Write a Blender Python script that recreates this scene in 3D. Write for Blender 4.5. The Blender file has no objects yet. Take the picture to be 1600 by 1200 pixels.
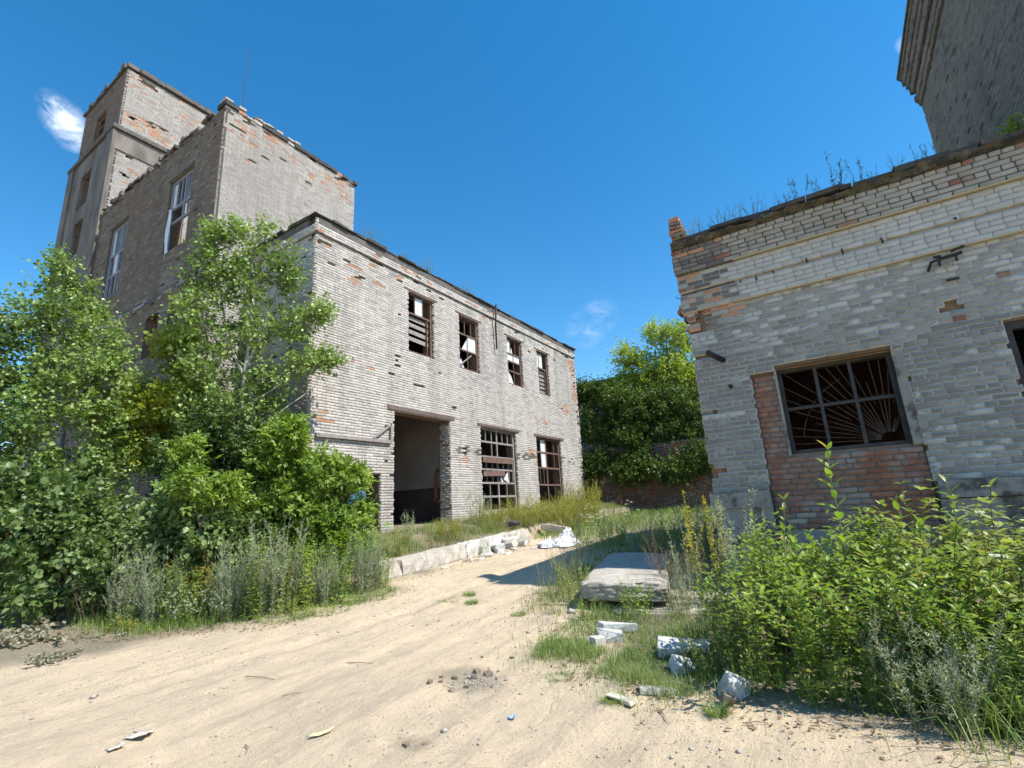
import bpy, math, random
import numpy as np
from mathutils import Vector, Matrix

random.seed(11)
RNG = np.random.default_rng(11)
scene = bpy.context.scene
COL = scene.collection

# ------------------------------------------------------------------ camera
PITCH, ROLL, YAW = math.radians(14.11), math.radians(3.15), math.radians(32.26)
CAM = Vector((0.0, 0.0, 1.6))
fwd = Vector((-math.sin(YAW) * math.cos(PITCH), math.cos(YAW) * math.cos(PITCH), math.sin(PITCH)))
rgt = Vector((math.cos(YAW), math.sin(YAW), 0.0))
upv = rgt.cross(fwd)
cr, sr = math.cos(ROLL), math.sin(ROLL)
rgt, upv = rgt * cr - upv * sr, rgt * sr + upv * cr
cam_data = bpy.data.cameras.new('camera')
cam = bpy.data.objects.new('camera', cam_data)
COL.objects.link(cam)
cam_data.sensor_fit = 'HORIZONTAL'
cam_data.sensor_width = 36.0
cam_data.lens = 36.0 * 773.6 / 1600.0
cam_data.clip_start = 0.05
cam_data.clip_end = 4000.0
M = Matrix((rgt, upv, -fwd)).transposed().to_4x4()
M.translation = CAM
cam.matrix_world = M
scene.camera = cam

# ------------------------------------------------------------------ sky and sun
SUN = Vector((3.95, 0.22, 5.45)).normalized()
SUN_EL = math.asin(SUN.z)
SUN_AZ = math.atan2(SUN.x, SUN.y)
world = bpy.data.worlds.new('World')
scene.world = world
world.use_nodes = True
wn, wl = world.node_tree.nodes, world.node_tree.links
wn.clear()
w_out = wn.new('ShaderNodeOutputWorld')
w_bg = wn.new('ShaderNodeBackground')
w_sky = wn.new('ShaderNodeTexSky')
w_sky.sky_type = 'NISHITA'
w_sky.sun_disc = False
w_sky.sun_elevation = SUN_EL
w_sky.sun_rotation = SUN_AZ
w_sky.air_density = 1.0
w_sky.dust_density = 0.0
w_sky.ozone_density = 1.0
w_hsv = wn.new('ShaderNodeHueSaturation')
w_hsv.inputs['Saturation'].default_value = 1.40
w_hsv.inputs['Hue'].default_value = 0.494
wl.new(w_sky.outputs[0], w_hsv.inputs['Color'])
w_bg.inputs['Strength'].default_value = 0.114
# thin fair-weather clouds: small wisps in a few directions of the sky
w_tc = wn.new('ShaderNodeTexCoord')
w_no = wn.new('ShaderNodeTexNoise')
w_no.inputs['Scale'].default_value = 27.0
w_no.inputs['Detail'].default_value = 9.0
w_no.inputs['Roughness'].default_value = 0.62
w_no.inputs['Distortion'].default_value = 0.6
w_map = wn.new('ShaderNodeMapping')
w_map.inputs['Scale'].default_value = (1.0, 1.0, 1.4)
w_map.inputs['Location'].default_value = (0.31, 0.17, 0.05)
wl.new(w_tc.outputs['Generated'], w_map.inputs['Vector'])
wl.new(w_map.outputs[0], w_no.inputs['Vector'])
cloud_fac = None
for d, r_in, r_out, gain in (((-0.809, 0.146, 0.570), 0.0, 0.020, 1.2), ((-0.814, 0.160, 0.558), 0.0, 0.028, 2.0), ((-0.820, 0.175, 0.546), 0.0, 0.026, 2.0),
                             ((-0.368, 0.867, 0.337), 0.0, 0.045, 0.34), ((-0.335, 0.870, 0.360), 0.0, 0.04, 0.36), ((0.184, 0.78, 0.599), 0.0, 0.012, 0.7),
                             ((0.6, -0.6, 0.5), 0.0, 0.25, 1.2), ((-0.5, -0.8, 0.35), 0.0, 0.3, 1.2)):
    vd = Vector(d).normalized()
    dist = wn.new('ShaderNodeVectorMath'); dist.operation = 'DISTANCE'
    dist.inputs[1].default_value = vd
    nrm = wn.new('ShaderNodeVectorMath'); nrm.operation = 'NORMALIZE'
    wl.new(w_tc.outputs['Generated'], nrm.inputs[0])
    wl.new(nrm.outputs[0], dist.inputs[0])
    mr = wn.new('ShaderNodeMapRange')
    mr.inputs['From Min'].default_value = r_in
    mr.inputs['From Max'].default_value = r_out
    mr.inputs['To Min'].default_value = gain
    mr.inputs['To Max'].default_value = 0.0
    wl.new(dist.outputs['Value'], mr.inputs['Value'])
    if cloud_fac is None:
        cloud_fac = mr.outputs[0]
    else:
        mx = wn.new('ShaderNodeMath'); mx.operation = 'MAXIMUM'
        wl.new(cloud_fac, mx.inputs[0]); wl.new(mr.outputs[0], mx.inputs[1])
        cloud_fac = mx.outputs[0]
c_r = wn.new('ShaderNodeMapRange')
c_r.inputs['From Min'].default_value = 0.40
c_r.inputs['From Max'].default_value = 0.78
wl.new(w_no.outputs['Fac'], c_r.inputs['Value'])
c_m = wn.new('ShaderNodeMath'); c_m.operation = 'MULTIPLY'; c_m.use_clamp = True
wl.new(c_r.outputs[0], c_m.inputs[0]); wl.new(cloud_fac, c_m.inputs[1])
c_mix = wn.new('ShaderNodeMix'); c_mix.data_type = 'RGBA'
c_mix.inputs['B'].default_value = (6.5, 6.8, 7.2, 1)
wl.new(c_m.outputs[0], c_mix.inputs['Factor'])
wl.new(w_hsv.outputs[0], c_mix.inputs['A'])
wl.new(c_mix.outputs['Result'], w_bg.inputs['Color'])
wl.new(w_bg.outputs[0], w_out.inputs['Surface'])

sun_data = bpy.data.lights.new('sun', 'SUN')
sun_data.energy = 3.7
sun_data.angle = math.radians(0.53)
sun_data.color = (1.0, 0.955, 0.89)
sun = bpy.data.objects.new('sun', sun_data)
COL.objects.link(sun)
sun.location = (12, 3, 30)
sun.rotation_euler = SUN.to_track_quat('Z', 'Y').to_euler()

scene.view_settings.view_transform = 'Standard'
scene.view_settings.look = 'None'
scene.view_settings.gamma = 1.0
scene.view_settings.use_curve_mapping = False
scene.view_settings.exposure = 1.0
scene.render.engine = 'CYCLES'
scene.cycles.max_bounces = 5
scene.cycles.diffuse_bounces = 3
scene.cycles.glossy_bounces = 2
scene.cycles.transmission_bounces = 4
scene.cycles.use_adaptive_sampling = True
scene.cycles.adaptive_threshold = 0.03
scene.cycles.caustics_reflective = False
scene.cycles.caustics_refractive = False
scene.cycles.transparent_max_bounces = 6
scene.cycles.use_denoising = True


# ------------------------------------------------------------------ helpers
def tag(o, label=None, cat=None, group=None, kind=None):
    if label: o['label'] = label
    if cat: o['category'] = cat
    if group: o['group'] = group
    if kind: o['kind'] = kind
    return o


def attach(o, parent):
    o.parent = parent
    bpy_world = WORLD.get(parent.name, Matrix.Identity(4))
    o.matrix_parent_inverse = bpy_world.inverted()


WORLD = {}


def empty(name, loc, rz=0.0):
    o = bpy.data.objects.new(name, None)
    o.empty_display_size = 0.3
    COL.objects.link(o)
    o.location = loc
    o.rotation_euler = (0, 0, rz)
    WORLD[o.name] = Matrix.Translation(loc) @ Matrix.Rotation(rz, 4, 'Z')
    return o


def np_mesh(name, V, faces, mats=(), midx=None, smooth=False):
    """V (n,3); faces: list of int arrays (m,k); midx: list of arrays or ints matching faces."""
    me = bpy.data.meshes.new(name)
    V = np.asarray(V, np.float32)
    faces = [np.asarray(f, np.int32) for f in faces if len(f)]
    nl = sum(f.size for f in faces)
    npoly = sum(len(f) for f in faces)
    me.vertices.add(len(V))
    me.vertices.foreach_set('co', V.ravel())
    me.loops.add(nl)
    me.polygons.add(npoly)
    me.loops.foreach_set('vertex_index', np.concatenate([f.ravel() for f in faces]))
    sizes = np.concatenate([np.full(len(f), f.shape[1], np.int32) for f in faces])
    starts = np.concatenate(([0], np.cumsum(sizes)[:-1])).astype(np.int32)
    me.polygons.foreach_set('loop_start', starts)
    try:
        me.polygons.foreach_set('loop_total', sizes)
    except Exception:
        pass
    for m in mats:
        me.materials.append(m)
    if midx is not None:
        mi = np.concatenate([np.broadcast_to(np.asarray(m, np.int32), (len(f),)) for m, f in zip(midx, faces)])
        me.polygons.foreach_set('material_index', np.ascontiguousarray(mi, np.int32))
    if smooth:
        me.polygons.foreach_set('use_smooth', np.ones(npoly, bool))
    me.update(calc_edges=True)
    return me


def obj(name, me, parent=None, loc=None):
    o = bpy.data.objects.new(name, me)
    COL.objects.link(o)
    if loc is not None:
        o.location = loc
    if parent is not None:
        attach(o, parent)
    return o


class MB:
    """collects boxes, bars, tubes and sheets into one mesh"""
    def __init__(s):
        s.V = []; s.F = []; s.M = []

    def add(s, V, F, m=0):
        b = len(s.V)
        s.V += [tuple(v) for v in V]
        s.F += [tuple(i + b for i in f) for f in F]
        s.M += [m] * len(F)

    def box(s, lo, hi, m=0, jit=0.0):
        x0, y0, z0 = lo; x1, y1, z1 = hi
        V = [(x0, y0, z0), (x1, y0, z0), (x1, y1, z0), (x0, y1, z0), (x0, y0, z1), (x1, y0, z1), (x1, y1, z1), (x0, y1, z1)]
        if jit:
            V = [tuple(c + random.uniform(-jit, jit) for c in v) for v in V]
        s.add(V, [(3, 2, 1, 0), (4, 5, 6, 7), (0, 1, 5, 4), (1, 2, 6, 5), (2, 3, 7, 6), (3, 0, 4, 7)], m)

    def fbox(s, fr, u0, u1, z0, z1, n0, n1, m=0, jit=0.0):
        """box in a wall frame"""
        V = [fr.p(u0, z0, n0), fr.p(u1, z0, n0), fr.p(u1, z0, n1), fr.p(u0, z0, n1),
             fr.p(u0, z1, n0), fr.p(u1, z1, n0), fr.p(u1, z1, n1), fr.p(u0, z1, n1)]
        if jit:
            V = [Vector(v) + Vector([random.uniform(-jit, jit) for _ in range(3)]) for v in V]
        s.add(V, [(0, 1, 2, 3), (7, 6, 5, 4), (4, 5, 1, 0), (5, 6, 2, 1), (6, 7, 3, 2), (7, 4, 0, 3)], m)

    def bar(s, a, b, w, h=None, m=0, up=(0, 0, 1), jit=0.0):
        a, b = Vector(a), Vector(b)
        d = (b - a).normalized()
        u = Vector(up)
        if abs(d.dot(u)) > 0.95: u = Vector((1, 0, 0))
        sx = d.cross(u).normalized() * (w / 2)
        sy = sx.cross(d).normalized() * ((h or w) / 2)
        V = [a - sx - sy, a + sx - sy, a + sx + sy, a - sx + sy, b - sx - sy, b + sx - sy, b + sx + sy, b - sx + sy]
        if jit:
            V = [v + Vector([random.uniform(-jit, jit) for _ in range(3)]) for v in V]
        s.add(V, [(3, 2, 1, 0), (4, 5, 6, 7), (0, 1, 5, 4), (1, 2, 6, 5), (2, 3, 7, 6), (3, 0, 4, 7)], m)

    def tube(s, pts, rad, n=6, m=0):
        pts = [Vector(p) for p in pts]
        if not hasattr(rad, '__len__'): rad = [rad] * len(pts)
        V = []; F = []
        for i, p in enumerate(pts):
            d = (pts[min(i + 1, len(pts) - 1)] - pts[max(i - 1, 0)]).normalized()
            a = Vector((0, 0, 1)) if abs(d.z) < 0.9 else Vector((1, 0, 0))
            x = d.cross(a).normalized(); y = d.cross(x)
            for k in range(n):
                t = 2 * math.pi * k / n
                V.append(p + (x * math.cos(t) + y * math.sin(t)) * rad[i])
        for i in range(len(pts) - 1):
            for k in range(n):
                F.append((i * n + k, i * n + (k + 1) % n, (i + 1) * n + (k + 1) % n, (i + 1) * n + k))
        F.append(tuple(range(n))[::-1]); F.append(tuple(range((len(pts) - 1) * n, len(pts) * n)))
        s.add(V, F, m)

    def build(s, name, mats, parent=None, smooth=False, bevel=0.0):
        me = bpy.data.meshes.new(name)
        me.from_pydata([tuple(v) for v in s.V], [], s.F)
        if not isinstance(mats, (list, tuple)): mats = [mats]
        for m in mats: me.materials.append(m)
        me.polygons.foreach_set('material_index', s.M)
        if smooth: me.polygons.foreach_set('use_smooth', [True] * len(s.F))
        me.update()
        o = obj(name, me, parent)
        if bevel:
            b = o.modifiers.new('bevel', 'BEVEL'); b.width = bevel; b.segments = 2; b.limit_method = 'ANGLE'
        return o


class Frame:
    """a wall plane: u along, z up, n outward"""
    def __init__(s, O, U, N):
        s.O, s.U, s.N = Vector(O), Vector(U), Vector(N)

    def p(s, u, z, n=0.0):
        return s.O + s.U * u + s.N * n + Vector((0, 0, z))

    def np(s, u, z, n):
        O, U, N = (np.array(v) for v in (s.O, s.U, s.N))
        P = O + np.multiply.outer(u, U) + np.multiply.outer(n, N)
        P[..., 2] += z
        return P


def lattice(seed):
    r = np.random.default_rng(seed).random((64, 64))

    def f(x, y):
        x = np.asarray(x, float); y = np.asarray(y, float)
        xi = np.floor(x).astype(int); yi = np.floor(y).astype(int)
        fx = x - xi; fy = y - yi
        fx = fx * fx * (3 - 2 * fx); fy = fy * fy * (3 - 2 * fy)
        g = lambda i, j: r[i % 64, j % 64]
        return (g(xi, yi) * (1 - fx) + g(xi + 1, yi) * fx) * (1 - fy) + (g(xi, yi + 1) * (1 - fx) + g(xi + 1, yi + 1) * fx) * fy
    return f


NZ1, NZ2, NZ3 = lattice(1), lattice(2), lattice(3)


def fbm(x, y, f=NZ1, o=4):
    s = 0; a = 0.5
    for i in range(o):
        s = s + a * f(x * 2 ** i + 7.3 * i, y * 2 ** i + 3.1 * i); a *= 0.5
    return s


def proj(P):
    d = np.asarray(P, float) - np.array(CAM)
    z = d @ np.array(fwd)
    z = np.where(z < 0.1, 0.1, z)
    return 800 + 773.6 * (d @ np.array(rgt)) / z, 600 - 773.6 * (d @ np.array(upv)) / z, z


# ------------------------------------------------------------------ materials
class NT:
    def __init__(s, name):
        s.m = bpy.data.materials.new(name); s.m.use_nodes = True
        s.n, s.l = s.m.node_tree.nodes, s.m.node_tree.links
        s.n.clear()
        s.out = s.n.new('ShaderNodeOutputMaterial')

    def new(s, t, **kw):
        n = s.n.new(t)
        for k, v in kw.items():
            if k in n.inputs: n.inputs[k].default_value = v
            else: setattr(n, k, v)
        return n

    def link(s, a, b): s.l.new(a, b)

    def pos(s, scale=(1, 1, 1)):
        g = s.new('ShaderNodeNewGeometry')
        m = s.new('ShaderNodeVectorMath', operation='MULTIPLY')
        m.inputs[1].default_value = scale
        s.link(g.outputs['Position'], m.inputs[0])
        return m.outputs[0]

    def noise(s, vec, scale, detail=6, rough=0.6, dist=0.0):
        n = s.new('ShaderNodeTexNoise', Scale=scale, Detail=detail, Roughness=rough, Distortion=dist)
        if vec is not None: s.link(vec, n.inputs['Vector'])
        return n.outputs['Fac']

    def ramp(s, fac, lo, hi):
        r = s.new('ShaderNodeMapRange')
        r.inputs['From Min'].default_value = lo; r.inputs['From Max'].default_value = hi
        s.link(fac, r.inputs['Value'])
        return r.outputs[0]

    def math(s, op, a, b=None, clamp=False):
        n = s.new('ShaderNodeMath', operation=op, use_clamp=clamp)
        for i, v in enumerate((a, b)):
            if v is None: continue
            if hasattr(v, 'is_linked') or hasattr(v, 'links'): s.link(v, n.inputs[i])
            else: n.inputs[i].default_value = v
        return n.outputs[0]

    def mix(s, fac, a, b, blend='MIX'):
        n = s.new('ShaderNodeMix', data_type='RGBA', blend_type=blend)
        for k, v in (('Factor', fac), ('A', a), ('B', b)):
            if hasattr(v, 'links'): s.link(v, n.inputs[k])
            elif k == 'Factor': n.inputs[k].default_value = v
            else: n.inputs[k].default_value = (*v, 1) if len(v) == 3 else v
        return n.outputs['Result']

    def rand(s):
        """one value for each brick or leaf, whether it is an object of its own or an island"""
        g = s.new('ShaderNodeNewGeometry'); oi = s.new('ShaderNodeObjectInfo')
        return s.math('FRACT', s.math('ADD', g.outputs['Random Per Island'], oi.outputs['Random']))

    def finish(s, col, rough=0.9, bump=None, bstr=0.4, bdist=0.01, metal=0.0, spec=0.3):
        p = s.new('ShaderNodeBsdfPrincipled')
        p.inputs['Specular IOR Level'].default_value = spec
        p.inputs['Metallic'].default_value = metal
        if hasattr(col, 'links'): s.link(col, p.inputs['Base Color'])
        else: p.inputs['Base Color'].default_value = (*col, 1)
        if hasattr(rough, 'links'): s.link(rough, p.inputs['Roughness'])
        else: p.inputs['Roughness'].default_value = rough
        if bump is not None:
            b = s.new('ShaderNodeBump', Strength=bstr, Distance=bdist)
            s.link(bump, b.inputs['Height'])
            s.link(b.outputs[0], p.inputs['Normal'])
        s.link(p.outputs[0], s.out.inputs['Surface'])
        return s.m


def brick_mat(name, c1, c2, stain, s_amt=0.6, patch=None, p_lo=0.56, p_hi=0.68, bstr=0.5, streak=(1.3, 1.3, 0.35)):
    t = NT(name)
    col = t.mix(t.rand(), c1, c2)
    n1 = t.noise(t.pos(streak), 0.9, 8, 0.65)
    f = t.math('MULTIPLY', t.ramp(n1, 0.45, 0.78), s_amt, True)
    col = t.mix(f, col, stain)
    n2 = t.noise(t.pos(), 26, 5, 0.7)
    col = t.mix(t.math('MULTIPLY', t.ramp(n2, 0.35, 0.75), 0.35), col, tuple(c * 0.62 for c in c1))
    if patch:
        n3 = t.noise(t.pos(), 3.1, 5, 0.6)
        col = t.mix(t.math('MULTIPLY', t.ramp(n3, p_lo, p_hi), 0.85), col, patch)
    return t.finish(col, 0.93, t.noise(t.pos(), 60, 5, 0.7), bstr, 0.006, spec=0.15)


def plain_mat(name, c1, c2, scale=3.0, lo=0.35, hi=0.7, rough=0.9, bscale=40, bstr=0.4, bdist=0.008, metal=0.0, stretch=(1, 1, 1), spec=0.25):
    t = NT(name)
    n = t.noise(t.pos(stretch), scale, 8, 0.65)
    col = t.mix(t.ramp(n, lo, hi), c1, c2)
    n2 = t.noise(t.pos(stretch), scale * 9, 5, 0.7)
    col = t.mix(t.math('MULTIPLY', t.ramp(n2, 0.4, 0.7), 0.4), col, tuple(c * 0.55 for c in c1))
    return t.finish(col, rough, t.noise(t.pos(stretch), bscale, 6, 0.7), bstr, bdist, metal, spec)


MAT = {}
MAT['brick_silicate'] = brick_mat('brick_silicate', (0.50, 0.455, 0.408), (0.59, 0.54, 0.485), (0.25, 0.225, 0.20), 0.75, streak=(2.2, 2.2, 0.22))
MAT['brick_silicate_grey'] = brick_mat('brick_silicate_grey', (0.40, 0.368, 0.333), (0.48, 0.442, 0.40), (0.20, 0.182, 0.165), 0.75, streak=(2.2, 2.2, 0.22))
MAT['brick_orange'] = brick_mat('brick_orange', (0.44, 0.20, 0.11), (0.52, 0.33, 0.22), (0.30, 0.19, 0.14), 0.7, patch=(0.42, 0.34, 0.28))
MAT['brick_red'] = brick_mat('brick_red', (0.24, 0.095, 0.06), (0.34, 0.15, 0.095), (0.22, 0.18, 0.16), 0.8, patch=(0.29, 0.25, 0.225), p_lo=0.50, p_hi=0.64)
MAT['brick_soot'] = brick_mat('brick_soot', (0.13, 0.115, 0.105), (0.24, 0.21, 0.19), (0.06, 0.055, 0.05), 0.6)
MAT['brick_limewash'] = brick_mat('brick_limewash', (0.215, 0.203, 0.187), (0.27, 0.256, 0.237), (0.17, 0.161, 0.149), 0.6, patch=(0.33, 0.313, 0.29), bstr=0.9)
MAT['brick_white'] = brick_mat('brick_white', (0.29, 0.274, 0.252), (0.34, 0.322, 0.297), (0.23, 0.217, 0.20), 0.7, patch=(0.40, 0.38, 0.35), bstr=0.9)
MAT['brick_frieze'] = brick_mat('brick_frieze', (0.45, 0.43, 0.40), (0.52, 0.497, 0.465), (0.33, 0.315, 0.295), 0.7, bstr=0.7)
MAT['brick_cream'] = brick_mat('brick_cream', (0.33, 0.30, 0.255), (0.43, 0.39, 0.335), (0.20, 0.175, 0.14), 0.7)
MAT['brick_dark_grey'] = brick_mat('brick_dark_grey', (0.225, 0.197, 0.168), (0.285, 0.25, 0.215), (0.135, 0.117, 0.10), 0.6)
MAT['brick_shaded'] = brick_mat('brick_shaded', (0.18, 0.143, 0.113), (0.245, 0.198, 0.16), (0.105, 0.084, 0.068), 0.6)  # shade of the block and tower fronts is put into this darker brick
MAT['brick_shaded_brown'] = brick_mat('brick_shaded_brown', (0.20, 0.14, 0.105), (0.26, 0.19, 0.15), (0.13, 0.10, 0.08), 0.6)  # brown mottling of those fronts, darkened to carry their shade
MAT['brick_shaded_pale'] = brick_mat('brick_shaded_pale', (0.25, 0.217, 0.183), (0.31, 0.272, 0.233), (0.15, 0.128, 0.107), 0.6)  # paler bricks of the shaded front, also darkened for its shade
MAT['brick_dull'] = brick_mat('brick_dull', (0.40, 0.365, 0.325), (0.49, 0.45, 0.405), (0.21, 0.19, 0.17), 0.8, streak=(2.0, 2.0, 0.22))
MAT['brick_dull_grey'] = brick_mat('brick_dull_grey', (0.36, 0.33, 0.295), (0.44, 0.405, 0.365), (0.20, 0.18, 0.165), 0.7)
MAT['rubble'] = plain_mat('rubble', (0.20, 0.115, 0.07), (0.27, 0.20, 0.15), 9)
MAT['mortar_red'] = plain_mat('mortar_red', (0.22, 0.19, 0.165), (0.30, 0.27, 0.24), 5)
MAT['mortar_pale'] = plain_mat('mortar_pale', (0.31, 0.283, 0.254), (0.40, 0.367, 0.333), 6)
MAT['mortar_lime'] = plain_mat('mortar_lime', (0.44, 0.42, 0.39), (0.54, 0.515, 0.48), 4, bstr=0.9)
MAT['mortar_dark'] = plain_mat('mortar_dark', (0.10, 0.09, 0.08), (0.18, 0.16, 0.145), 5)
MAT['plaster'] = plain_mat('plaster', (0.24, 0.205, 0.175), (0.12, 0.105, 0.09), 1.6, 0.38, 0.62, bstr=0.7, stretch=(1, 1, 0.35))
MAT['plaster_white'] = plain_mat('plaster_white', (0.48, 0.46, 0.435), (0.37, 0.352, 0.33), 1.6, bstr=0.8)
MAT['plaster_plinth'] = plain_mat('plaster_plinth', (0.27, 0.255, 0.237), (0.07, 0.066, 0.062), 2.4, 0.50, 0.6, bstr=0.8)
MAT['yellow_lime'] = plain_mat('yellow_lime', (0.52, 0.42, 0.25), (0.42, 0.36, 0.25), 4)
def stained(name, c1, c2, dirt, moss, lo=0.5):
    t = NT(name)
    col = t.mix(t.ramp(t.noise(t.pos(), 3.0, 8, 0.65), 0.35, 0.7), c1, c2)
    col = t.mix(t.math('MULTIPLY', t.ramp(t.noise(t.pos((1, 1, 0.5)), 5.5, 9, 0.72, 0.7), lo, lo + 0.18), 0.8), col, dirt)
    col = t.mix(t.math('MULTIPLY', t.ramp(t.noise(t.pos(), 1.9, 7, 0.7, 0.4), 0.56, 0.68), 0.7), col, moss)
    col = t.mix(t.math('MULTIPLY', t.ramp(t.noise(t.pos(), 70, 4, 0.7), 0.55, 0.72), 0.6), col, tuple(c * 0.45 for c in c1))
    crk = t.new('ShaderNodeTexVoronoi', feature='DISTANCE_TO_EDGE', Scale=2.3)
    wob = t.new('ShaderNodeVectorMath', operation='ADD')
    nz = t.new('ShaderNodeTexNoise', Scale=5.0, Detail=4.0)
    t.link(t.pos(), nz.inputs['Vector']); t.link(t.pos(), wob.inputs[0]); t.link(nz.outputs['Color'], wob.inputs[1]); t.link(wob.outputs[0], crk.inputs['Vector'])
    f = t.ramp(crk.outputs['Distance'], 0.012, 0.0)
    col = t.mix(t.math('MULTIPLY', f, 0.75), col, tuple(c * 0.3 for c in dirt))
    return t.finish(col, 0.95, t.noise(t.pos(), 22, 9, 0.75), 1.0, 0.018, spec=0.15)


MAT['concrete'] = stained('concrete', (0.43, 0.385, 0.325), (0.55, 0.50, 0.43), (0.25, 0.21, 0.16), (0.25, 0.235, 0.165))
MAT['concrete_white'] = stained('concrete_white', (0.54, 0.52, 0.485), (0.66, 0.64, 0.60), (0.33, 0.29, 0.235), (0.36, 0.33, 0.27), 0.48)
MAT['felt'] = plain_mat('felt', (0.045, 0.042, 0.04), (0.10, 0.095, 0.085), 4)
MAT['mossy_slab'] = plain_mat('mossy_slab', (0.05, 0.043, 0.033), (0.19, 0.16, 0.10), 6.5, 0.42, 0.66, bscale=14, bstr=1.0, bdist=0.04)
MAT['wood_grey'] = plain_mat('wood_grey', (0.34, 0.30, 0.27), (0.22, 0.19, 0.17), 5, bscale=30)
MAT['wood_brown'] = plain_mat('wood_brown', (0.13, 0.075, 0.055), (0.22, 0.15, 0.12), 5, bscale=30)
MAT['wood_dark'] = plain_mat('wood_dark', (0.035, 0.032, 0.032), (0.075, 0.07, 0.068), 5, bscale=30, rough=0.6)
MAT['wood_ochre'] = plain_mat('wood_ochre', (0.17, 0.10, 0.05), (0.10, 0.07, 0.04), 6)
MAT['paint_blue_grey'] = plain_mat('paint_blue_grey', (0.30, 0.33, 0.38), (0.20, 0.20, 0.21), 5, rough=0.6)
MAT['rust'] = plain_mat('rust', (0.12, 0.085, 0.07), (0.22, 0.165, 0.14), 7, rough=0.8)
MAT['iron'] = plain_mat('iron', (0.022, 0.02, 0.02), (0.06, 0.05, 0.045), 9, rough=0.6, metal=0.3)
MAT['rod'] = plain_mat('rod', (0.16, 0.125, 0.10), (0.09, 0.065, 0.05), 9, rough=0.6, metal=0.3)
MAT['door_blue'] = plain_mat('door_blue', (0.05, 0.16, 0.30), (0.09, 0.20, 0.30), 3, rough=0.6)
MAT['inner_red'] = plain_mat('inner_red', (0.16, 0.075, 0.055), (0.10, 0.055, 0.045), 1.5)
MAT['inner_plaster'] = plain_mat('inner_plaster', (0.34, 0.30, 0.28), (0.22, 0.19, 0.175), 1.1)
MAT['inner_dado'] = plain_mat('inner_dado', (0.05, 0.04, 0.038), (0.085, 0.065, 0.06), 2)
MAT['mark_red'] = plain_mat('mark_red', (0.24, 0.085, 0.06), (0.26, 0.19, 0.165), 7)
MAT['earth_floor'] = plain_mat('earth_floor', (0.10, 0.085, 0.07), (0.17, 0.15, 0.13), 2)
MAT['panel_grey'] = plain_mat('panel_grey', (0.30, 0.30, 0.30), (0.22, 0.22, 0.22), 1.2)
MAT['clod'] = plain_mat('clod', (0.21, 0.165, 0.12), (0.36, 0.29, 0.215), 12, bscale=60, bstr=0.9, bdist=0.02)
MAT['pebble'] = plain_mat('pebble', (0.36, 0.31, 0.25), (0.50, 0.45, 0.385), 14)
MAT['tarp'] = plain_mat('tarp', (0.78, 0.78, 0.79), (0.66, 0.66, 0.68), 4, rough=0.55, bscale=30)
MAT['stick'] = plain_mat('stick', (0.30, 0.25, 0.19), (0.19, 0.15, 0.115), 14)
MAT['paper'] = plain_mat('paper', (0.60, 0.54, 0.44), (0.48, 0.42, 0.34), 9)
MAT['yellow_scrap'] = plain_mat('yellow_scrap', (0.74, 0.66, 0.33), (0.66, 0.56, 0.34), 20)
MAT['blue_scrap'] = plain_mat('blue_scrap', (0.25, 0.42, 0.70), (0.35, 0.50, 0.72), 20)


def glass_mat(name, dirt, amount):
    t = NT(name)
    g = t.new('ShaderNodeBsdfGlossy', Roughness=0.12); g.inputs['Color'].default_value = (0.75, 0.78, 0.8, 1)
    tr = t.new('ShaderNodeBsdfTransparent')
    d = t.new('ShaderNodeBsdfDiffuse'); d.inputs['Color'].default_value = (*dirt, 1)
    m1 = t.new('ShaderNodeMixShader'); m1.inputs[0].default_value = 0.14
    t.link(tr.outputs[0], m1.inputs[1]); t.link(g.outputs[0], m1.inputs[2])
    m2 = t.new('ShaderNodeMixShader')
    n = t.noise(t.pos(), 5, 6, 0.7)
    t.link(t.math('ADD', t.math('MULTIPLY', t.ramp(n, 0.35, 0.7), 0.35), amount, True), m2.inputs[0])
    t.link(m1.outputs[0], m2.inputs[1]); t.link(d.outputs[0], m2.inputs[2])
    t.link(m2.outputs[0], t.out.inputs['Surface'])
    return t.m


MAT['glass_dirty'] = glass_mat('glass_dirty', (0.66, 0.66, 0.66), 0.72)
MAT['glass_thin'] = glass_mat('glass_thin', (0.42, 0.46, 0.50), 0.18)


def leaf_mat(name, c1, c2, c3, trans=0.30, rough=0.45, gain=1.25, dry=None):
    t = NT(name)
    r = t.rand()
    col = t.mix(t.ramp(r, 0.0, 0.55), c1, c2)
    col = t.mix(t.ramp(r, 0.6, 1.0), col, c3)
    big = t.noise(t.pos(), 0.9, 3, 0.5)
    col = t.mix(t.math('MULTIPLY', t.ramp(big, 0.44, 0.66), 0.6), col, c3)
    col = t.mix(t.math('MULTIPLY', t.ramp(big, 0.48, 0.34), 0.45), col, tuple(c * 0.7 for c in c1))
    if dry:
        col = t.mix(t.ramp(r, 0.965, 0.97), col, dry)
    p = t.new('ShaderNodeBsdfPrincipled', Roughness=rough)
    p.inputs['Specular IOR Level'].default_value = 0.4
    t.link(col, p.inputs['Base Color'])
    tr = t.new('ShaderNodeBsdfTranslucent')
    c2_ = t.mix(1.0, col, (gain, gain * 1.08, gain * 0.45), 'MULTIPLY')
    t.link(c2_, tr.inputs['Color'])
    m = t.new('ShaderNodeMixShader'); m.inputs[0].default_value = trans
    t.link(p.outputs[0], m.inputs[1]); t.link(tr.outputs[0], m.inputs[2])
    t.link(m.outputs[0], t.out.inputs['Surface'])
    return t.m


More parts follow.
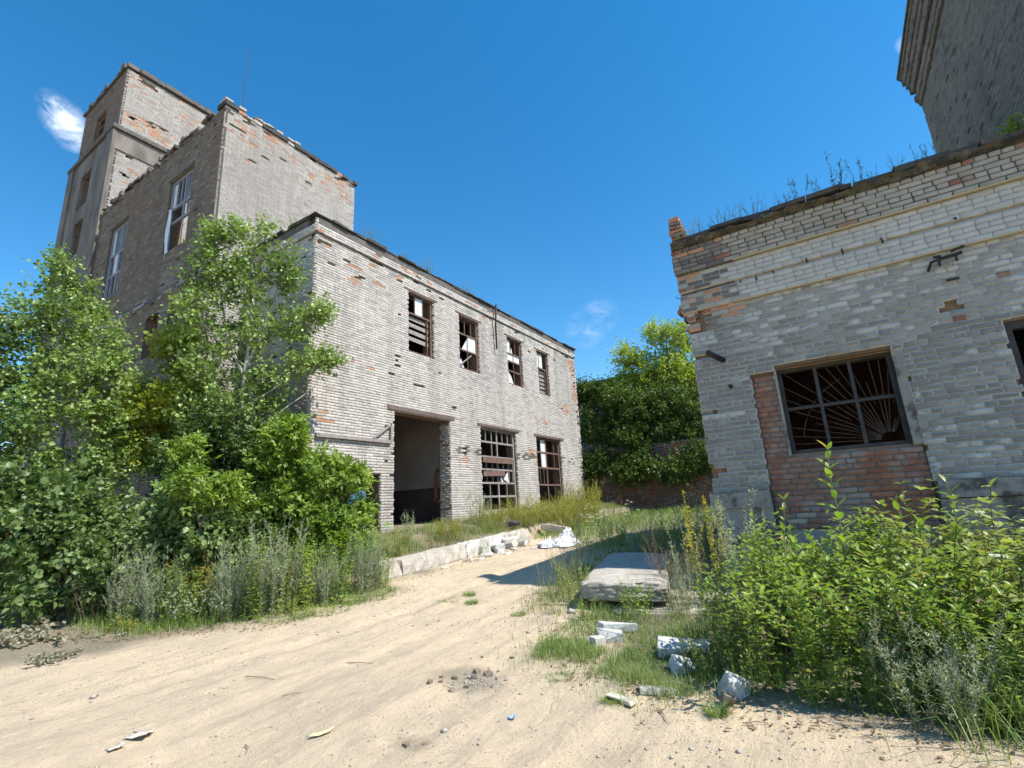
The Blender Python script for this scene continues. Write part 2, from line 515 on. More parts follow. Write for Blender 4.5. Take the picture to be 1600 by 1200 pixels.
LEAF = {}
LEAF['aspen'] = leaf_mat('leaf_aspen', (0.123, 0.204, 0.05), (0.187, 0.284, 0.069), (0.338, 0.422, 0.139), rough=0.34)
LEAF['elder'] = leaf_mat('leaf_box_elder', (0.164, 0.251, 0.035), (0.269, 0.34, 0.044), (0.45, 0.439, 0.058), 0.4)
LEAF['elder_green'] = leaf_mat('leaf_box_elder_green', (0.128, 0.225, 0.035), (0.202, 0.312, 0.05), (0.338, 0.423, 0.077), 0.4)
LEAF['dark'] = leaf_mat('leaf_dark_shrub', (0.054, 0.102, 0.028), (0.084, 0.144, 0.037), (0.132, 0.198, 0.053), 0.3)  # dark leaf, darkened further to put the thicket's deep shade into colour
LEAF['lilac'] = leaf_mat('leaf_broad_shrub', (0.093, 0.158, 0.046), (0.141, 0.215, 0.066), (0.221, 0.297, 0.11), 0.32)
LEAF['dogwood'] = leaf_mat('leaf_dogwood', (0.149, 0.246, 0.041), (0.227, 0.337, 0.058), (0.362, 0.441, 0.099), 0.4, 0.4, dry=(0.40, 0.33, 0.10))
LEAF['dogwood_pale'] = leaf_mat('leaf_dogwood_pale', (0.19, 0.27, 0.06), (0.27, 0.335, 0.085), (0.42, 0.43, 0.15), 0.36, 0.4, dry=(0.36, 0.30, 0.10))
LEAF['wormwood'] = leaf_mat('leaf_wormwood', (0.33, 0.375, 0.28), (0.43, 0.475, 0.365), (0.55, 0.58, 0.47), 0.25, 0.7)
LEAF['weed'] = leaf_mat('leaf_weed', (0.172, 0.282, 0.044), (0.263, 0.375, 0.061), (0.403, 0.469, 0.087), 0.36, 0.5)
LEAF['clover'] = leaf_mat('leaf_clover', (0.24, 0.26, 0.055), (0.34, 0.34, 0.065), (0.46, 0.4, 0.085), 0.38, 0.5)
LEAF['back'] = leaf_mat('leaf_back_tree', (0.055, 0.105, 0.022), (0.088, 0.143, 0.03), (0.138, 0.193, 0.042), 0.36)
LEAF['back_pale'] = leaf_mat('leaf_back_pale', (0.22, 0.324, 0.058), (0.329, 0.418, 0.075), (0.476, 0.511, 0.116), 0.42)
LEAF['dry'] = leaf_mat('leaf_dry', (0.28, 0.20, 0.13), (0.36, 0.27, 0.18), (0.22, 0.15, 0.10), 0.25, 0.7)
LEAF['dry_leaf'] = leaf_mat('leaf_wilted', (0.20, 0.20, 0.125), (0.28, 0.265, 0.18), (0.36, 0.32, 0.24), 0.2, 0.6)
LEAF['grass'] = leaf_mat('blade_grass', (0.118, 0.204, 0.043), (0.167, 0.258, 0.057), (0.265, 0.324, 0.104), 0.35, 0.5, dry=(0.42, 0.36, 0.20))
LEAF['grass_dry'] = leaf_mat('blade_dry_grass', (0.25, 0.24, 0.10), (0.36, 0.31, 0.16), (0.44, 0.36, 0.21), 0.3, 0.6)
LEAF['nettle'] = leaf_mat('leaf_nettle', (0.108, 0.187, 0.042), (0.157, 0.252, 0.06), (0.243, 0.331, 0.096), 0.3, 0.5)
LEAF['grass_mix'] = leaf_mat('blade_mixed_grass', (0.133, 0.209, 0.055), (0.237, 0.286, 0.1), (0.38, 0.385, 0.19), 0.3, 0.5)
LEAF['yellow'] = leaf_mat('petal_yellow', (0.62, 0.50, 0.04), (0.72, 0.60, 0.06), (0.55, 0.50, 0.10), 0.3, 0.6)
LEAF['white'] = leaf_mat('petal_white', (0.70, 0.70, 0.66), (0.80, 0.80, 0.76), (0.66, 0.70, 0.58), 0.3, 0.6, gain=1.0)
MAT['bark_pale'] = plain_mat('bark_pale', (0.36, 0.35, 0.29), (0.24, 0.235, 0.19), 4, bscale=30, stretch=(1, 1, 0.4))
MAT['bark_dark'] = plain_mat('bark_dark', (0.13, 0.10, 0.075), (0.075, 0.06, 0.048), 6, bscale=30)
MAT['stem_green'] = plain_mat('stem_green', (0.13, 0.17, 0.06), (0.19, 0.19, 0.09), 6)
MAT['stem_dry'] = plain_mat('stem_dry', (0.27, 0.20, 0.13), (0.18, 0.13, 0.09), 6)
# ------------------------------------------------------------------ ground
def terr(x, y):
    x = np.asarray(x, float); y = np.asarray(y, float)
    z = 0.06 * np.clip(y - 2.0, 0, 18.0)
    z = z + 0.10 * np.clip((y - 7) / 6, 0, 1) * 0
    # soil behind the dock kerb, climbing to the workshop wall
    top = 0.66 + 0.06 * np.clip(y - 7.6, 0, 12)
    fill = top + 0.32 * np.clip((-8.35 - x) / 1.6, 0, 1)
    k = np.clip((-8.12 - x) / 0.16, 0, 1) * np.clip((y - 7.35) / 0.5, 0, 1)
    z = z * (1 - k) + np.maximum(z, fill) * k
    # a low bank under the shrubs on the left
    z = z + 0.18 * np.clip((-9.2 - x) / 1.5, 0, 1) * np.clip((7.0 - y) / 1.2, 0, 1)
    return z


def micro(x, y):
    near = np.clip(1.5 - np.hypot(x + 3, y - 5) / 16, 0, 1)
    h = (fbm(x * 0.9, y * 0.9) - 0.47) * 0.05 + (fbm(x * 4.1, y * 4.1, NZ2) - 0.47) * 0.026 + (fbm(x * 15, y * 15, NZ3, 3) - 0.43) * 0.020
    # shallow wheel ruts following the track
    cx = -4.1 - 0.03 * (y - 3) + 0.8 * np.sin((y - 2) * 0.23)
    for off in (-0.85, 0.75, 1.05, -2.2, 2.4):
        d = x - (cx + off + 0.12 * np.sin(y * 0.7 + off))
        h = h - 0.020 * np.exp(-(d / 0.16) ** 2) + 0.010 * np.exp(-((np.abs(d) - 0.26) / 0.09) ** 2)
    return h * near


def soilmask(x, y):
    """1 where weeds have made dark soil and litter, 0 on the bare sand"""
    n = (fbm(x * 1.3 + 5, y * 1.3, NZ2) - 0.47) * 1.6
    left = np.clip((-7.4 - 0.45 * np.clip(4.6 - y, 0, 3.0) - x) / 0.8 + n, 0, 1) * (y < 9)
    dock = np.clip((-8.1 - x) / 0.3 + n * 0.6, 0, 1) * (y >= 7.0)
    ex = np.interp(y, [4.0, 4.6, 5.5, 6.5, 8.0, 10, 30], [-0.5, -1.9, -2.6, -3.2, -3.9, -4.6, -5.4])
    right = np.clip((x - ex) / 0.6 + n, 0, 1) * np.clip((y - 4.15) / 0.35 + n, 0, 1)
    far = np.clip((y - 13.5) / 2 + n, 0, 1)
    patch = np.clip(1.15 - np.hypot((x + 3.12) / 0.42, (y - 3.95) / 0.26) + n * 0.9, 0, 0.75)     # crust broken by a wheel
    patch2 = np.clip(1.0 - np.hypot((x + 2.82) / 0.2, (y - 2.9) / 0.12) + n * 0.8, 0, 0.6)
    return np.maximum.reduce([left, dock, right, far, patch, patch2])


def axis(lo, hi, step, far):
    core = np.arange(lo, hi + 1e-6, step)
    g, d, v = [], step, hi
    while v < far:
        d *= 1.28; v += d; g.append(v)
    h, d, v = [], step, lo
    while v > -far:
        d *= 1.28; v -= d; h.append(v)
    return np.array(h[::-1] + list(core) + g)


gx, gy = axis(-12, 4, 0.055, 900), axis(0.2, 14, 0.055, 900)
GX, GY = np.meshgrid(gx, gy)
GZ = terr(GX, GY) + micro(GX, GY)
nx, ny = len(gx), len(gy)
ii = np.arange((ny - 1) * (nx - 1)); rr, cc = ii // (nx - 1), ii % (nx - 1)
Q = np.stack([rr * nx + cc, rr * nx + cc + 1, (rr + 1) * nx + cc + 1, (rr + 1) * nx + cc], 1)
t = NT('ground_sand')
att = t.new('ShaderNodeAttribute', attribute_name='soil')
P = t.pos()
nA = t.noise(P, 0.55, 8, 0.62)
nB = t.noise(t.pos((3.0, 0.9, 1)), 1.5, 9, 0.70, 0.8)
nE = t.noise(P, 4.3, 8, 0.72, 0.5)
nF = t.noise(t.pos((11.0, 1.1, 1)), 1.0, 7, 0.7, 0.5)
nC = t.noise(P, 34, 6, 0.75)
nD = t.noise(P, 150, 3, 0.7)
sand = t.mix(t.ramp(nA, 0.36, 0.66), (0.68, 0.53, 0.35), (0.55, 0.44, 0.305))
sand = t.mix(t.math('MULTIPLY', t.ramp(nB, 0.48, 0.70), 0.8), sand, (0.40, 0.33, 0.245))
sand = t.mix(t.math('MULTIPLY', t.ramp(nE, 0.50, 0.68), 0.6), sand, (0.46, 0.38, 0.285))
sand = t.mix(t.math('MULTIPLY', t.ramp(nE, 0.44, 0.30), 0.5), sand, (0.74, 0.60, 0.42))
sand = t.mix(t.math('MULTIPLY', t.ramp(nC, 0.50, 0.72), 0.6), sand, (0.42, 0.345, 0.26))
sand = t.mix(t.math('MULTIPLY', t.ramp(nD, 0.60, 0.70), 0.6), sand, (0.30, 0.245, 0.185))
sand = t.mix(t.math('MULTIPLY', t.math('MULTIPLY', t.ramp(nF, 0.50, 0.66), t.ramp(nA, 0.40, 0.58)), 0.32), sand, (0.42, 0.345, 0.255))
soil = t.mix(t.ramp(nC, 0.35, 0.7), (0.20, 0.165, 0.115), (0.33, 0.28, 0.20))
col = t.mix(att.outputs['Fac'], sand, soil)
hgt = t.math('ADD', t.math('ADD', t.math('MULTIPLY', nC, 1.0), t.math('MULTIPLY', nD, 0.4)), t.math('ADD', t.math('MULTIPLY', nE, 2.2), t.math('MULTIPLY', nF, 1.0)))
t.finish(col, 0.95, hgt, 0.9, 0.02, spec=0.1)
me = np_mesh('ground', np.stack([GX, GY, GZ], -1).reshape(-1, 3), [Q], [t.m], smooth=True)
a = me.attributes.new('soil', 'FLOAT', 'POINT')
a.data.foreach_set('value', soilmask(GX, GY).astype(np.float32).ravel())
ground = obj('ground', me)
tag(ground, kind='structure')


def gz(x, y):
    return float(terr(x, y) + micro(np.array(x, float), np.array(y, float)))


# ------------------------------------------------------------------ brick walls
def slab_wall(mb, fr, u0, u1, z0, z1, openings, front, back, m=0, m_in=None, cut_u=(), cut_z=()):
    """the wall behind the bricks: grid cells round the openings, with reveals"""
    us = sorted({u0, u1, *[v for o in openings for v in o[:2]], *cut_u})
    zs = sorted({z0, z1, *[v for o in openings for v in o[2:4]], *cut_z})
    us = [u for u in us if u0 <= u <= u1]; zs = [z for z in zs if z0 <= z <= z1]
    solid = {}
    for i in range(len(us) - 1):
        for j in range(len(zs) - 1):
            cu, cz = (us[i] + us[i + 1]) / 2, (zs[j] + zs[j + 1]) / 2
            solid[i, j] = not any(o[0] < cu < o[1] and o[2] < cz < o[3] for o in openings)
    mi = m if m_in is None else m_in
    for (i, j), s in solid.items():
        if not s: continue
        a, b, c, d = us[i], us[i + 1], zs[j], zs[j + 1]
        q = lambda *p: mb.add([fr.p(*x) for x in p], [(0, 1, 2, 3)], m)
        q((a, c, front), (b, c, front), (b, d, front), (a, d, front))
        mb.add([fr.p(*x) for x in ((b, c, back), (a, c, back), (a, d, back), (b, d, back))], [(0, 1, 2, 3)], mi)
        if not solid.get((i - 1, j)): q((a, c, back), (a, c, front), (a, d, front), (a, d, back))
        if not solid.get((i + 1, j)): q((b, c, front), (b, c, back), (b, d, back), (b, d, front))
        if not solid.get((i, j - 1)): q((a, c, back), (b, c, back), (b, c, front), (a, c, front))
        if not solid.get((i, j + 1)): q((a, d, front), (b, d, front), (b, d, back), (a, d, back))


def lay(u0, u1, z0, z1, openings, catf, seed, L=0.25, h=0.065, j=0.011, header_every=5, ragged=0.0):
    """lay courses of bricks; gives arrays u, z, length, cat"""
    r = np.random.default_rng(seed)
    out = []
    row, z = 0, z0
    while z + h < z1 + 1e-6:
        zc = z + h / 2
        cuts = sorted((o[0], o[1]) for o in openings if o[2] - 0.01 < zc < o[3] + 0.01)
        spans, s = [], u0
        for a, b in cuts:
            if a > s: spans.append((s, min(a, u1)))
            s = max(s, b)
        if s < u1: spans.append((s, u1))
        hdr = header_every and row % header_every == header_every - 1
        bl = (L - j) / 2 if hdr else L
        off = (row % 2) * (bl + j) / 2 + r.uniform(-0.02, 0.02)
        for a, b in spans:
            if ragged: a, b = a + r.uniform(0, ragged) * (a != u0), b - r.uniform(0, ragged) * (b != u1)
            k = math.floor((a - u0 + off) / (bl + j))
            x = u0 - off + k * (bl + j)
            while x < b:
                lo, hi = max(x, a), min(x + bl, b)
                if hi - lo > 0.035: out.append(((lo + hi) / 2, zc, hi - lo))
                x += bl + j
        z += h + j; row += 1
    A = np.array(out)
    cat = catf(A[:, 0], A[:, 1], r.random(len(A)), r)
    keep = cat >= 0
    return A[keep, 0], A[keep, 1], A[keep, 2], cat[keep]


BRICK_Q = np.array([(0, 1, 5, 4), (1, 2, 6, 5), (2, 3, 7, 6), (3, 0, 4, 7), (4, 5, 9, 8), (5, 6, 10, 9), (6, 7, 11, 10), (7, 4, 8, 11), (8, 9, 10, 11)])


def brick_verts(fr, u, z, ln, h, out, depth, bev, jit, r):
    """chamfered bricks standing `out` proud of the frame plane, open at the back"""
    n = len(u)
    sx = np.array([-1, 1, 1, -1] * 3, float); sz = np.array([-1, -1, 1, 1] * 3, float)
    lay_ = np.repeat([0, 1, 2], 4)
    ins = np.where(lay_ == 2, bev, 0.0)
    U = u[:, None] + sx * (ln[:, None] / 2 - ins) + r.uniform(-jit, jit, (n, 12)) * (lay_ > 0)
    Z = z[:, None] + sz * (h / 2 - ins) + r.uniform(-jit, jit, (n, 12)) * 0.7 * (lay_ > 0)
    o = out[:, None] if hasattr(out, '__len__') else out
    base = np.where(lay_ == 0, -depth, np.where(lay_ == 1, -bev, 0.0))
    N = base + np.where(lay_ > 0, 1, 0) * (o + r.uniform(-jit, jit, (n, 1)) + r.uniform(-jit, jit, (n, 12)) * 0.5)
    return fr.np(U, Z, N).reshape(-1, 3)


def build_bricks(parent, sets, mats, n_single, name_stuff, view=None, mortars=()):
    """sets: list of dict(fr,u,z,ln,cat,h,out,depth,bev,jit). The n_single that show largest become parts of
    their own, the others one part of kind stuff."""
    allP, allS = [], []
    for s in sets:
        P = s['fr'].np(s['u'], s['z'], np.zeros(len(s['u'])))
        px, py, d = proj(P)
        f = np.abs((P - np.array(CAM)) / np.linalg.norm(P - np.array(CAM), axis=1)[:, None] @ np.array(s['fr'].N))
        size = s['ln'] * s['h'] * f / d ** 2
        size = np.where((px > 5) & (px < 1595) & (py > 5) & (py < 1195), size, 0)
        if view is not None: size = np.where(view(P, px, py), size, 0)
        if s.get('stuff_only'): size = size * 0
        allS.append(size)
    cat_all = np.concatenate(allS)
    thr = np.sort(cat_all)[::-1][n_single - 1] if n_single and len(cat_all) > n_single else (0 if n_single else 1e9)
    V, F, MI = [], [], []
    CV, CF, CM = [], [], []
    cbase = 0
    base = 0
    protos = {}
    r = np.random.default_rng(5)
    for s, size in zip(sets, allS):
        single = (size >= thr) & (size > 0)
        rest = ~single
        v = brick_verts(s['fr'], s['u'][rest], s['z'][rest], s['ln'][rest], s['h'], s['out'][rest] if hasattr(s['out'], '__len__') else s['out'], s['depth'], s['bev'], s['jit'], r)
        nb = int(rest.sum())
        if nb:
            V.append(v)
            F.append((np.arange(nb)[:, None, None] * 12 + BRICK_Q[None] + base).reshape(-1, 4))
            MI.append(np.repeat(s['cat'][rest], 9))
            base += nb * 12
        # mortar round every brick, a little behind its face; where a brick has dropped out the hole stays open
        nc = len(s['u']); g = s.get('joint', 0.0122) / 2 + 0.0008
        sx = np.array([-1, 1, 1, -1] * 2, float); sz = np.array([-1, -1, 1, 1] * 2, float)
        dn = np.repeat([-0.0685, -s.get('mdep', 0.012)], 4)
        cv = s['fr'].np(s['u'][:, None] + sx * (s['ln'][:, None] / 2 + g), s['z'][:, None] + sz * (s['h'] / 2 + g), np.broadcast_to(dn, (nc, 8)))
        CV.append(cv.reshape(-1, 3))
        CF.append((np.arange(nc)[:, None, None] * 8 + np.array([(0, 1, 5, 4), (1, 2, 6, 5), (2, 3, 7, 6), (3, 0, 4, 7), (4, 5, 6, 7)])[None] + cbase).reshape(-1, 4))
        CM.append(np.full(nc * 5, s.get('mmat', 0)))
        cbase += nc * 8
        fr = s['fr']
        R3 = Matrix((fr.U, -fr.N, Vector((0, 0, 1)))).transposed()
        q = R3.to_quaternion()
        for i in np.nonzero(single)[0]:
            c = int(s['cat'][i])
            lq = round(float(s['ln'][i]), 2)
            key = (c, lq, id(s), int(r.integers(3)))
            if key not in protos:
                lf = Frame((0, 0, 0), (1, 0, 0), (0, -1, 0))
                vv = brick_verts(lf, np.zeros(1), np.zeros(1), np.array([lq]), s['h'], 0.0, s['depth'], s['bev'], s['jit'], r)
                protos[key] = np_mesh('brick', vv, [BRICK_Q], [mats[c]])
            o = bpy.data.objects.new('brick', protos[key])
            COL.objects.link(o)
            out = s['out'][i] if hasattr(s['out'], '__len__') else s['out']
            o.location = fr.p(float(s['u'][i]), float(s['z'][i]), float(out) + r.uniform(-s['jit'], s['jit']))
            o.rotation_mode = 'QUATERNION'
            o.rotation_quaternion = q
            attach(o, parent)
    if V:
        me = np_mesh(name_stuff, np.concatenate(V), [np.concatenate(F)], mats, [np.concatenate(MI)])
        o = obj(name_stuff, me, parent)
        tag(o, kind='stuff')
    if mortars:
        me = np_mesh('mortar', np.concatenate(CV), [np.concatenate(CF)], mortars, [np.concatenate(CM)])
        tag(obj('mortar', me, parent), kind='stuff')


def spots(u, z, lst, r, edge=0.25):
    """True inside any of the ragged elliptical spots (u, z, ru, rz)"""
    m = np.zeros(len(u), bool)
    for a, b, ra, rb in lst:
        m |= ((u - a) / ra) ** 2 + ((z - b) / rb) ** 2 < 1 + r.uniform(-edge * 2, edge * 2, len(u))
    return m


def bset(fr, lay_out, h=0.065, out=0.0, depth=0.03, bev=0.004, jit=0.0025, **kw):
    u, z, ln, cat = lay_out
    d = dict(fr=fr, u=u, z=z, ln=ln, cat=cat, h=h, out=out, depth=depth, bev=bev, jit=jit)
    d.update(kw)
    return d


def window(parent, fr, u0, u1, z0, z1, rec, rows, mat, bar=0.07, thin=0.028, depth=0.07, panes=(), boards=(), sill=None, glass='glass_dirty', name='window', lab=None):
    """rows: list of (z fraction lo, hi, number of lights or list of fractions)"""
    mb = MB()
    W, Hh = u1 - u0, z1 - z0
    n0, n1 = -rec - depth, -rec
    mb.fbox(fr, u0, u0 + bar, z0, z1, n0, n1, jit=0.003); mb.fbox(fr, u1 - bar, u1, z0, z1, n0, n1, jit=0.003)
    mb.fbox(fr, u0 + bar, u1 - bar, z0, z0 + bar, n0, n1 - 0.003, jit=0.002); mb.fbox(fr, u0 + bar, u1 - bar, z1 - bar, z1, n0, n1 - 0.003, jit=0.002)
    iu0, iu1, iz0, iz1 = u0 + bar, u1 - bar, z0 + bar, z1 - bar
    cells = {}
    for ri, (lo, hi, cols) in enumerate(rows):
        a, b = iz0 + (iz1 - iz0) * lo, iz0 + (iz1 - iz0) * hi
        if ri: mb.fbox(fr, iu0, iu1, a - bar * 0.4, a + bar * 0.4, n0 + 0.004, n1 - 0.006, jit=0.003)
        fr_ = [k / cols for k in range(1, cols)] if isinstance(cols, int) else [c for c in cols if not isinstance(c, tuple)]
        heavy = [c[0] for c in cols if isinstance(c, tuple)] if not isinstance(cols, int) else []
        allc = sorted(fr_ + heavy)
        for c in allc:
            w = bar * 0.8 if c in heavy else thin
            x = iu0 + (iu1 - iu0) * c
            mb.fbox(fr, x - w / 2, x + w / 2, a, b, n0 + 0.01, n1 - 0.012, jit=0.002)
        e = [0] + allc + [1]
        for ci in range(len(e) - 1):
            cells[ri, ci] = (iu0 + (iu1 - iu0) * e[ci], iu0 + (iu1 - iu0) * e[ci + 1], a, b)
    w = mb.build(name, MAT[mat], parent)
    if lab: w['label'] = lab
    nm = (n0 + n1) / 2
    for (ri, ci, shape) in panes:
        a, b, c, d = cells[ri, ci]
        p = MB()
        g = 0.012
        if shape == 'full':
            pts = [(a + g, c + g), (b - g, c + g), (b - g, d - g), (a + g, d - g)]
        else:
            pts = [(a + (b - a) * x, c + (d - c) * y) for x, y in shape]
        k = len(pts)
        p.add([fr.p(x, y, nm - 0.003) for x, y in pts] + [fr.p(x, y, nm + 0.003) for x, y in pts],
              [tuple(range(k))[::-1], tuple(range(k, 2 * k))] + [(i, (i + 1) % k, k + (i + 1) % k, k + i) for i in range(k)])
        p.build('pane', MAT[glass], w)
    for (a, b, wd, th, mname) in boards:
        p = MB()
        A = fr.p(u0 + W * a[0], z0 + Hh * a[1], a[2]); B = fr.p(u0 + W * b[0], z0 + Hh * b[1], b[2])
        p.bar(A, B, th, wd, up=(0, 0, 1), jit=0.006)
        p.build('board', MAT[mname], w)
    return w


# ------------------------------------------------------------------ workshop (the sunlit wall)
XS, Y0, Y1, ZT = -10.506, 7.288, 22.887, 9.30
shop = empty('workshop_building', (XS, Y0, 0.3))
tag(shop, 'two-storey pale brick workshop with a tall dark doorway in its sunlit wall', 'building')
FS = Frame((XS, 0, 0), (0, 1, 0), (1, 0, 0))
UW = [(10.743, 11.917, 6.547, 8.59), (13.299, 14.473, 6.547, 8.59), (16.448, 17.597, 6.547, 8.59), (18.884, 19.948, 6.547, 8.59)]
LW = [(14.371, 16.721, 1.52, 4.556), (18.353, 20.579, 1.6, 4.556)]
DOOR = (10.144, 12.647, 0.3, 4.556)
SIDE = (8.55, 9.64, 0.3, 2.69)
S_OPEN = UW + LW + [DOOR, SIDE]
mb = MB()
slab_wall(mb, FS, Y0 + 0.07, Y1, 0.3, ZT, S_OPEN, -0.07, -0.50, 0, 1)
FSL = Frame((-16.5, Y0, 0), (1, 0, 0), (0, -1, 0))
slab_wall(mb, FSL, 0.0, 16.5 + XS - 0.07, 0.3, ZT, [], -0.07, -0.45, 0, 1)
FSB = Frame((XS, Y1, 0), (-1, 0, 0), (0, 1, 0))
slab_wall(mb, FSB, 0.08, 6.0, 0.3, ZT, [], 0.0, -0.45, 0, 1)
mb.build('wall', [MAT['rubble'], MAT['inner_plaster']], shop)
# inside: back wall with dado, floors, ceiling
mb = MB()
mb.box((-16.75, Y0 + 0.46, 2.3), (-16.55, Y1 - 0.46, 9.2), 0)
mb.box((-16.75, Y0 + 0.46, 0.3), (-16.53, Y1 - 0.46, 2.3), 1)
mb.box((-16.5, Y0 + 0.46, 0.72), (XS - 0.5, Y1 - 0.46, 0.98), 2)
mb.box((-16.5, Y0 + 0.46, 5.35), (XS - 0.51, Y1 - 0.46, 5.6), 0)
mb.box((-16.5, 13.3, 0.98), (XS - 0.51, 13.5, 2.45), 1)
mb.box((-16.5, 13.3, 2.45), (XS - 0.51, 13.48, 5.35), 0)
mb.build('inner_walls', [MAT['inner_plaster'], MAT['inner_dado'], MAT['earth_floor']], shop)
# faded red strokes on the inner wall beside the doorway
mb = MB()
Ym = 13.295
for pts in (((-11.75, 2.0), (-11.75, 2.95), (-11.62, 3.08), (-11.5, 2.95), (-11.5, 2.55)),
            ((-11.5, 2.6), (-11.3, 2.35), (-11.3, 2.0), (-11.75, 2.0))):
    for (a, b), (c, d) in zip(pts[:-1], pts[1:]):
        mb.bar((a, Ym, b), (c, Ym, d), 0.15, 0.006, up=(0, 1, 0))
wm = mb.build('wall_marks', MAT['mark_red'], shop); tag(wm, kind='stuff')
# roof and its ragged felt edge
mb = MB()
mb.box((-16.7, Y0 + 0.02, 9.305), (XS + 0.0, Y1 - 0.02, 9.50))
mb.build('roof', MAT['felt'], shop)
mb = MB()
y = Y0 - 0.12
while y < Y1:
    l = random.uniform(0.25, 0.9)
    o_ = random.uniform(0.05, 0.13)
    mb.box((XS - 0.3, y, 9.505 + random.uniform(-.0, .03)), (XS + o_, min(y + l, Y1 + 0.1), 9.55 + random.uniform(0, 0.045)), jit=0.012)
    y += l + 0.004
x = XS - 0.32
while x > -13.4:
    l = random.uniform(0.2, 0.6)
    mb.box((x - l, Y0 - random.uniform(0.03, 0.13), 9.51), (x, Y0 + 0.3, 9.55 + random.uniform(0, 0.07)), jit=0.015)
    x -= l + 0.004
mb.build('roof_edge', MAT['felt'], shop)

S_ORANGE = [(7.9, 9.05, .35, .1), (7.45, 8.75, .45, .11), (9.29, 8.95, .3, .12), (8.48, 8.5, .22, .12), (8.62, 8.2, .2, .2), (9.43, 8.25, .3, .12), (8.78, 5.75, .2, .06),
            (9.97, 5.66, .6, .05), (7.72, 4.26, .2, .1), (7.82, 4.03, .25, .12), (21.48, 6.14, .3, .3), (13.45, 3.37, .14, .3), (17.85, 3.75, .5, .18), (22.55, 8.4, .35, .5),
            (22.6, 6.9, .3, .7), (15.0, 8.95, .5, .06), (20.2, 8.7, .5, .06), (9.9, 7.8, .4, .08), (19.0, 5.3, .7, .12)]
S_HOLE = [(7.45, 8.83, .3, .06), (8.36, 8.63, .14, .05), (8.83, 8.27, .14, .06), (10.29, 8.75, .14, .05), (11.19, 9.0, .1, .05), (11.69, 8.9, .1, .05), (12.42, 8.85, .1, .05),
          (11.18, 5.49, .14, .05), (9.35, 9.0, .16, .06), (22.0, 8.95, .14, .08), (21.6, 9.0, .1, .06), (21.0, 6.1, .1, .05), (21.5, 6.05, .1, .05), (12.9, 5.0, .08, .08), (13.4, 3.55, .1, .15),
          (18.3, 8.3, .12, .05), (19.5, 8.75, .1, .05), (20.6, 8.45, .1, .05), (17.2, 8.95, .3, .05), (14.9, 9.1, .4, .05)]


def catS(u, z, rnd, r):
    c = np.where(rnd < 0.16, 1, 0)
    c = np.where((rnd < 0.16 + 1.6 * (fbm(u * 0.35, z * 0.9, NZ2) - 0.45)), 1, c)
    c = np.where(spots(u, z, S_ORANGE, r, .5) & (r.random(len(u)) < 0.62), 2, c)
    c = np.where((z > 8.2) & (r.random(len(u)) < 0.02), 2, c)
    # black soot and missing faces in a ragged line over the lower windows
    c = np.where((np.abs(z - 3.62 - 0.03 * np.sin(u * 7)) < 0.13) & (u > 13.0) & (u < 22) & (r.random(len(u)) < 0.42), 3, c)
    c = np.where(spots(u, z, S_HOLE, r), -1, c)
    c = np.where((u > 22.55) & (r.random(len(u)) < 0.10 + 0.12 * (z > 5)), -1, c)
    c = np.where((np.abs(u - 10.0) < 0.2) & (z < 4.5) & (r.random(len(u)) < 0.06), -1, c)
    c = np.where(r.random(len(u)) < 0.0015, -1, c)
    # the crack climbing from the doorway corner
    cu = 9.62 + (z - 4.75) * 0.48 + 0.06 * np.sin(z * 11)
    c = np.where((z > 4.7) & (z < 6.3) & (np.abs(u - cu) < 0.05) & (r.random(len(u)) < 0.3), -1, c)
    return c


SL = lay(Y0, Y1, 0.45, 9.05, S_OPEN, catS, 3, ragged=0.035)
S_MATS = [MAT['brick_silicate'], MAT['brick_silicate_grey'], MAT['brick_orange'], MAT['brick_soot']]
outS = np.where(SL[3] == 2, -0.007, 0.0)
setsS = [bset(FS, SL, out=outS)]
# cornice: three courses stepped out, then the parapet courses
catC = lambda u, z, rnd, r: np.where(r.random(len(u)) < 0.035, -1, np.where(rnd < 0.10, 2, np.where(rnd < 0.34, 1, 0)))
FSC = Frame((XS + 0.055, 0, 0), (0, 1, 0), (1, 0, 0))
setsS.append(bset(FSC, lay(Y0 - 0.05, Y1, 9.06, 9.32, [], catC, 4), depth=0.08))
FSC2 = Frame((XS + 0.025, 0, 0), (0, 1, 0), (1, 0, 0))
setsS.append(bset(FSC2, lay(Y0 - 0.02, Y1, 9.335, 9.50, [], catC, 6), depth=0.08))
# return wall in shade
setsS.append(bset(FSL, lay(0.0, 16.5 + XS, 0.45, 9.05, [], lambda u, z, rnd, r: np.where(r.random(len(u)) < 0.03, -1, np.where(rnd < 0.5, 1, 0)), 8)))
FSLC = Frame((-16.5, Y0 - 0.055, 0), (1, 0, 0), (0, -1, 0))
setsS.append(bset(FSLC, lay(0.0, 16.5 + XS + 0.05, 9.06, 9.32, [], catC, 9), depth=0.08))
# jamb of the doorway
FJ = Frame((XS - 0.5, DOOR[1], 0), (1, 0, 0), (0, -1, 0))
setsS.append(bset(FJ, lay(0.03, 0.485, 0.45, 4.5, [], lambda u, z, rnd, r: np.where(r.random(len(u)) < 0.14, -1, np.where(rnd < 0.4, 1, 0)), 12), stuff_only=True, depth=0.01, out=0.006))
build_bricks(shop, setsS, S_MATS, 300, 'brickwork', mortars=[MAT['mortar_pale']], view=lambda P, px, py: (px > 500) & (py < 690) & (P[:, 0] > XS - 0.1))
mb = MB()
mb.box((XS - 0.3, Y0 + 0.05, 9.055), (XS + 0.04, Y1, 9.50))
mb.box((-16.5, Y0 - 0.04, 9.055), (XS - 0.302, Y0 + 0.3, 9.50))
mb.build('cornice', MAT['mortar_dark'], shop)
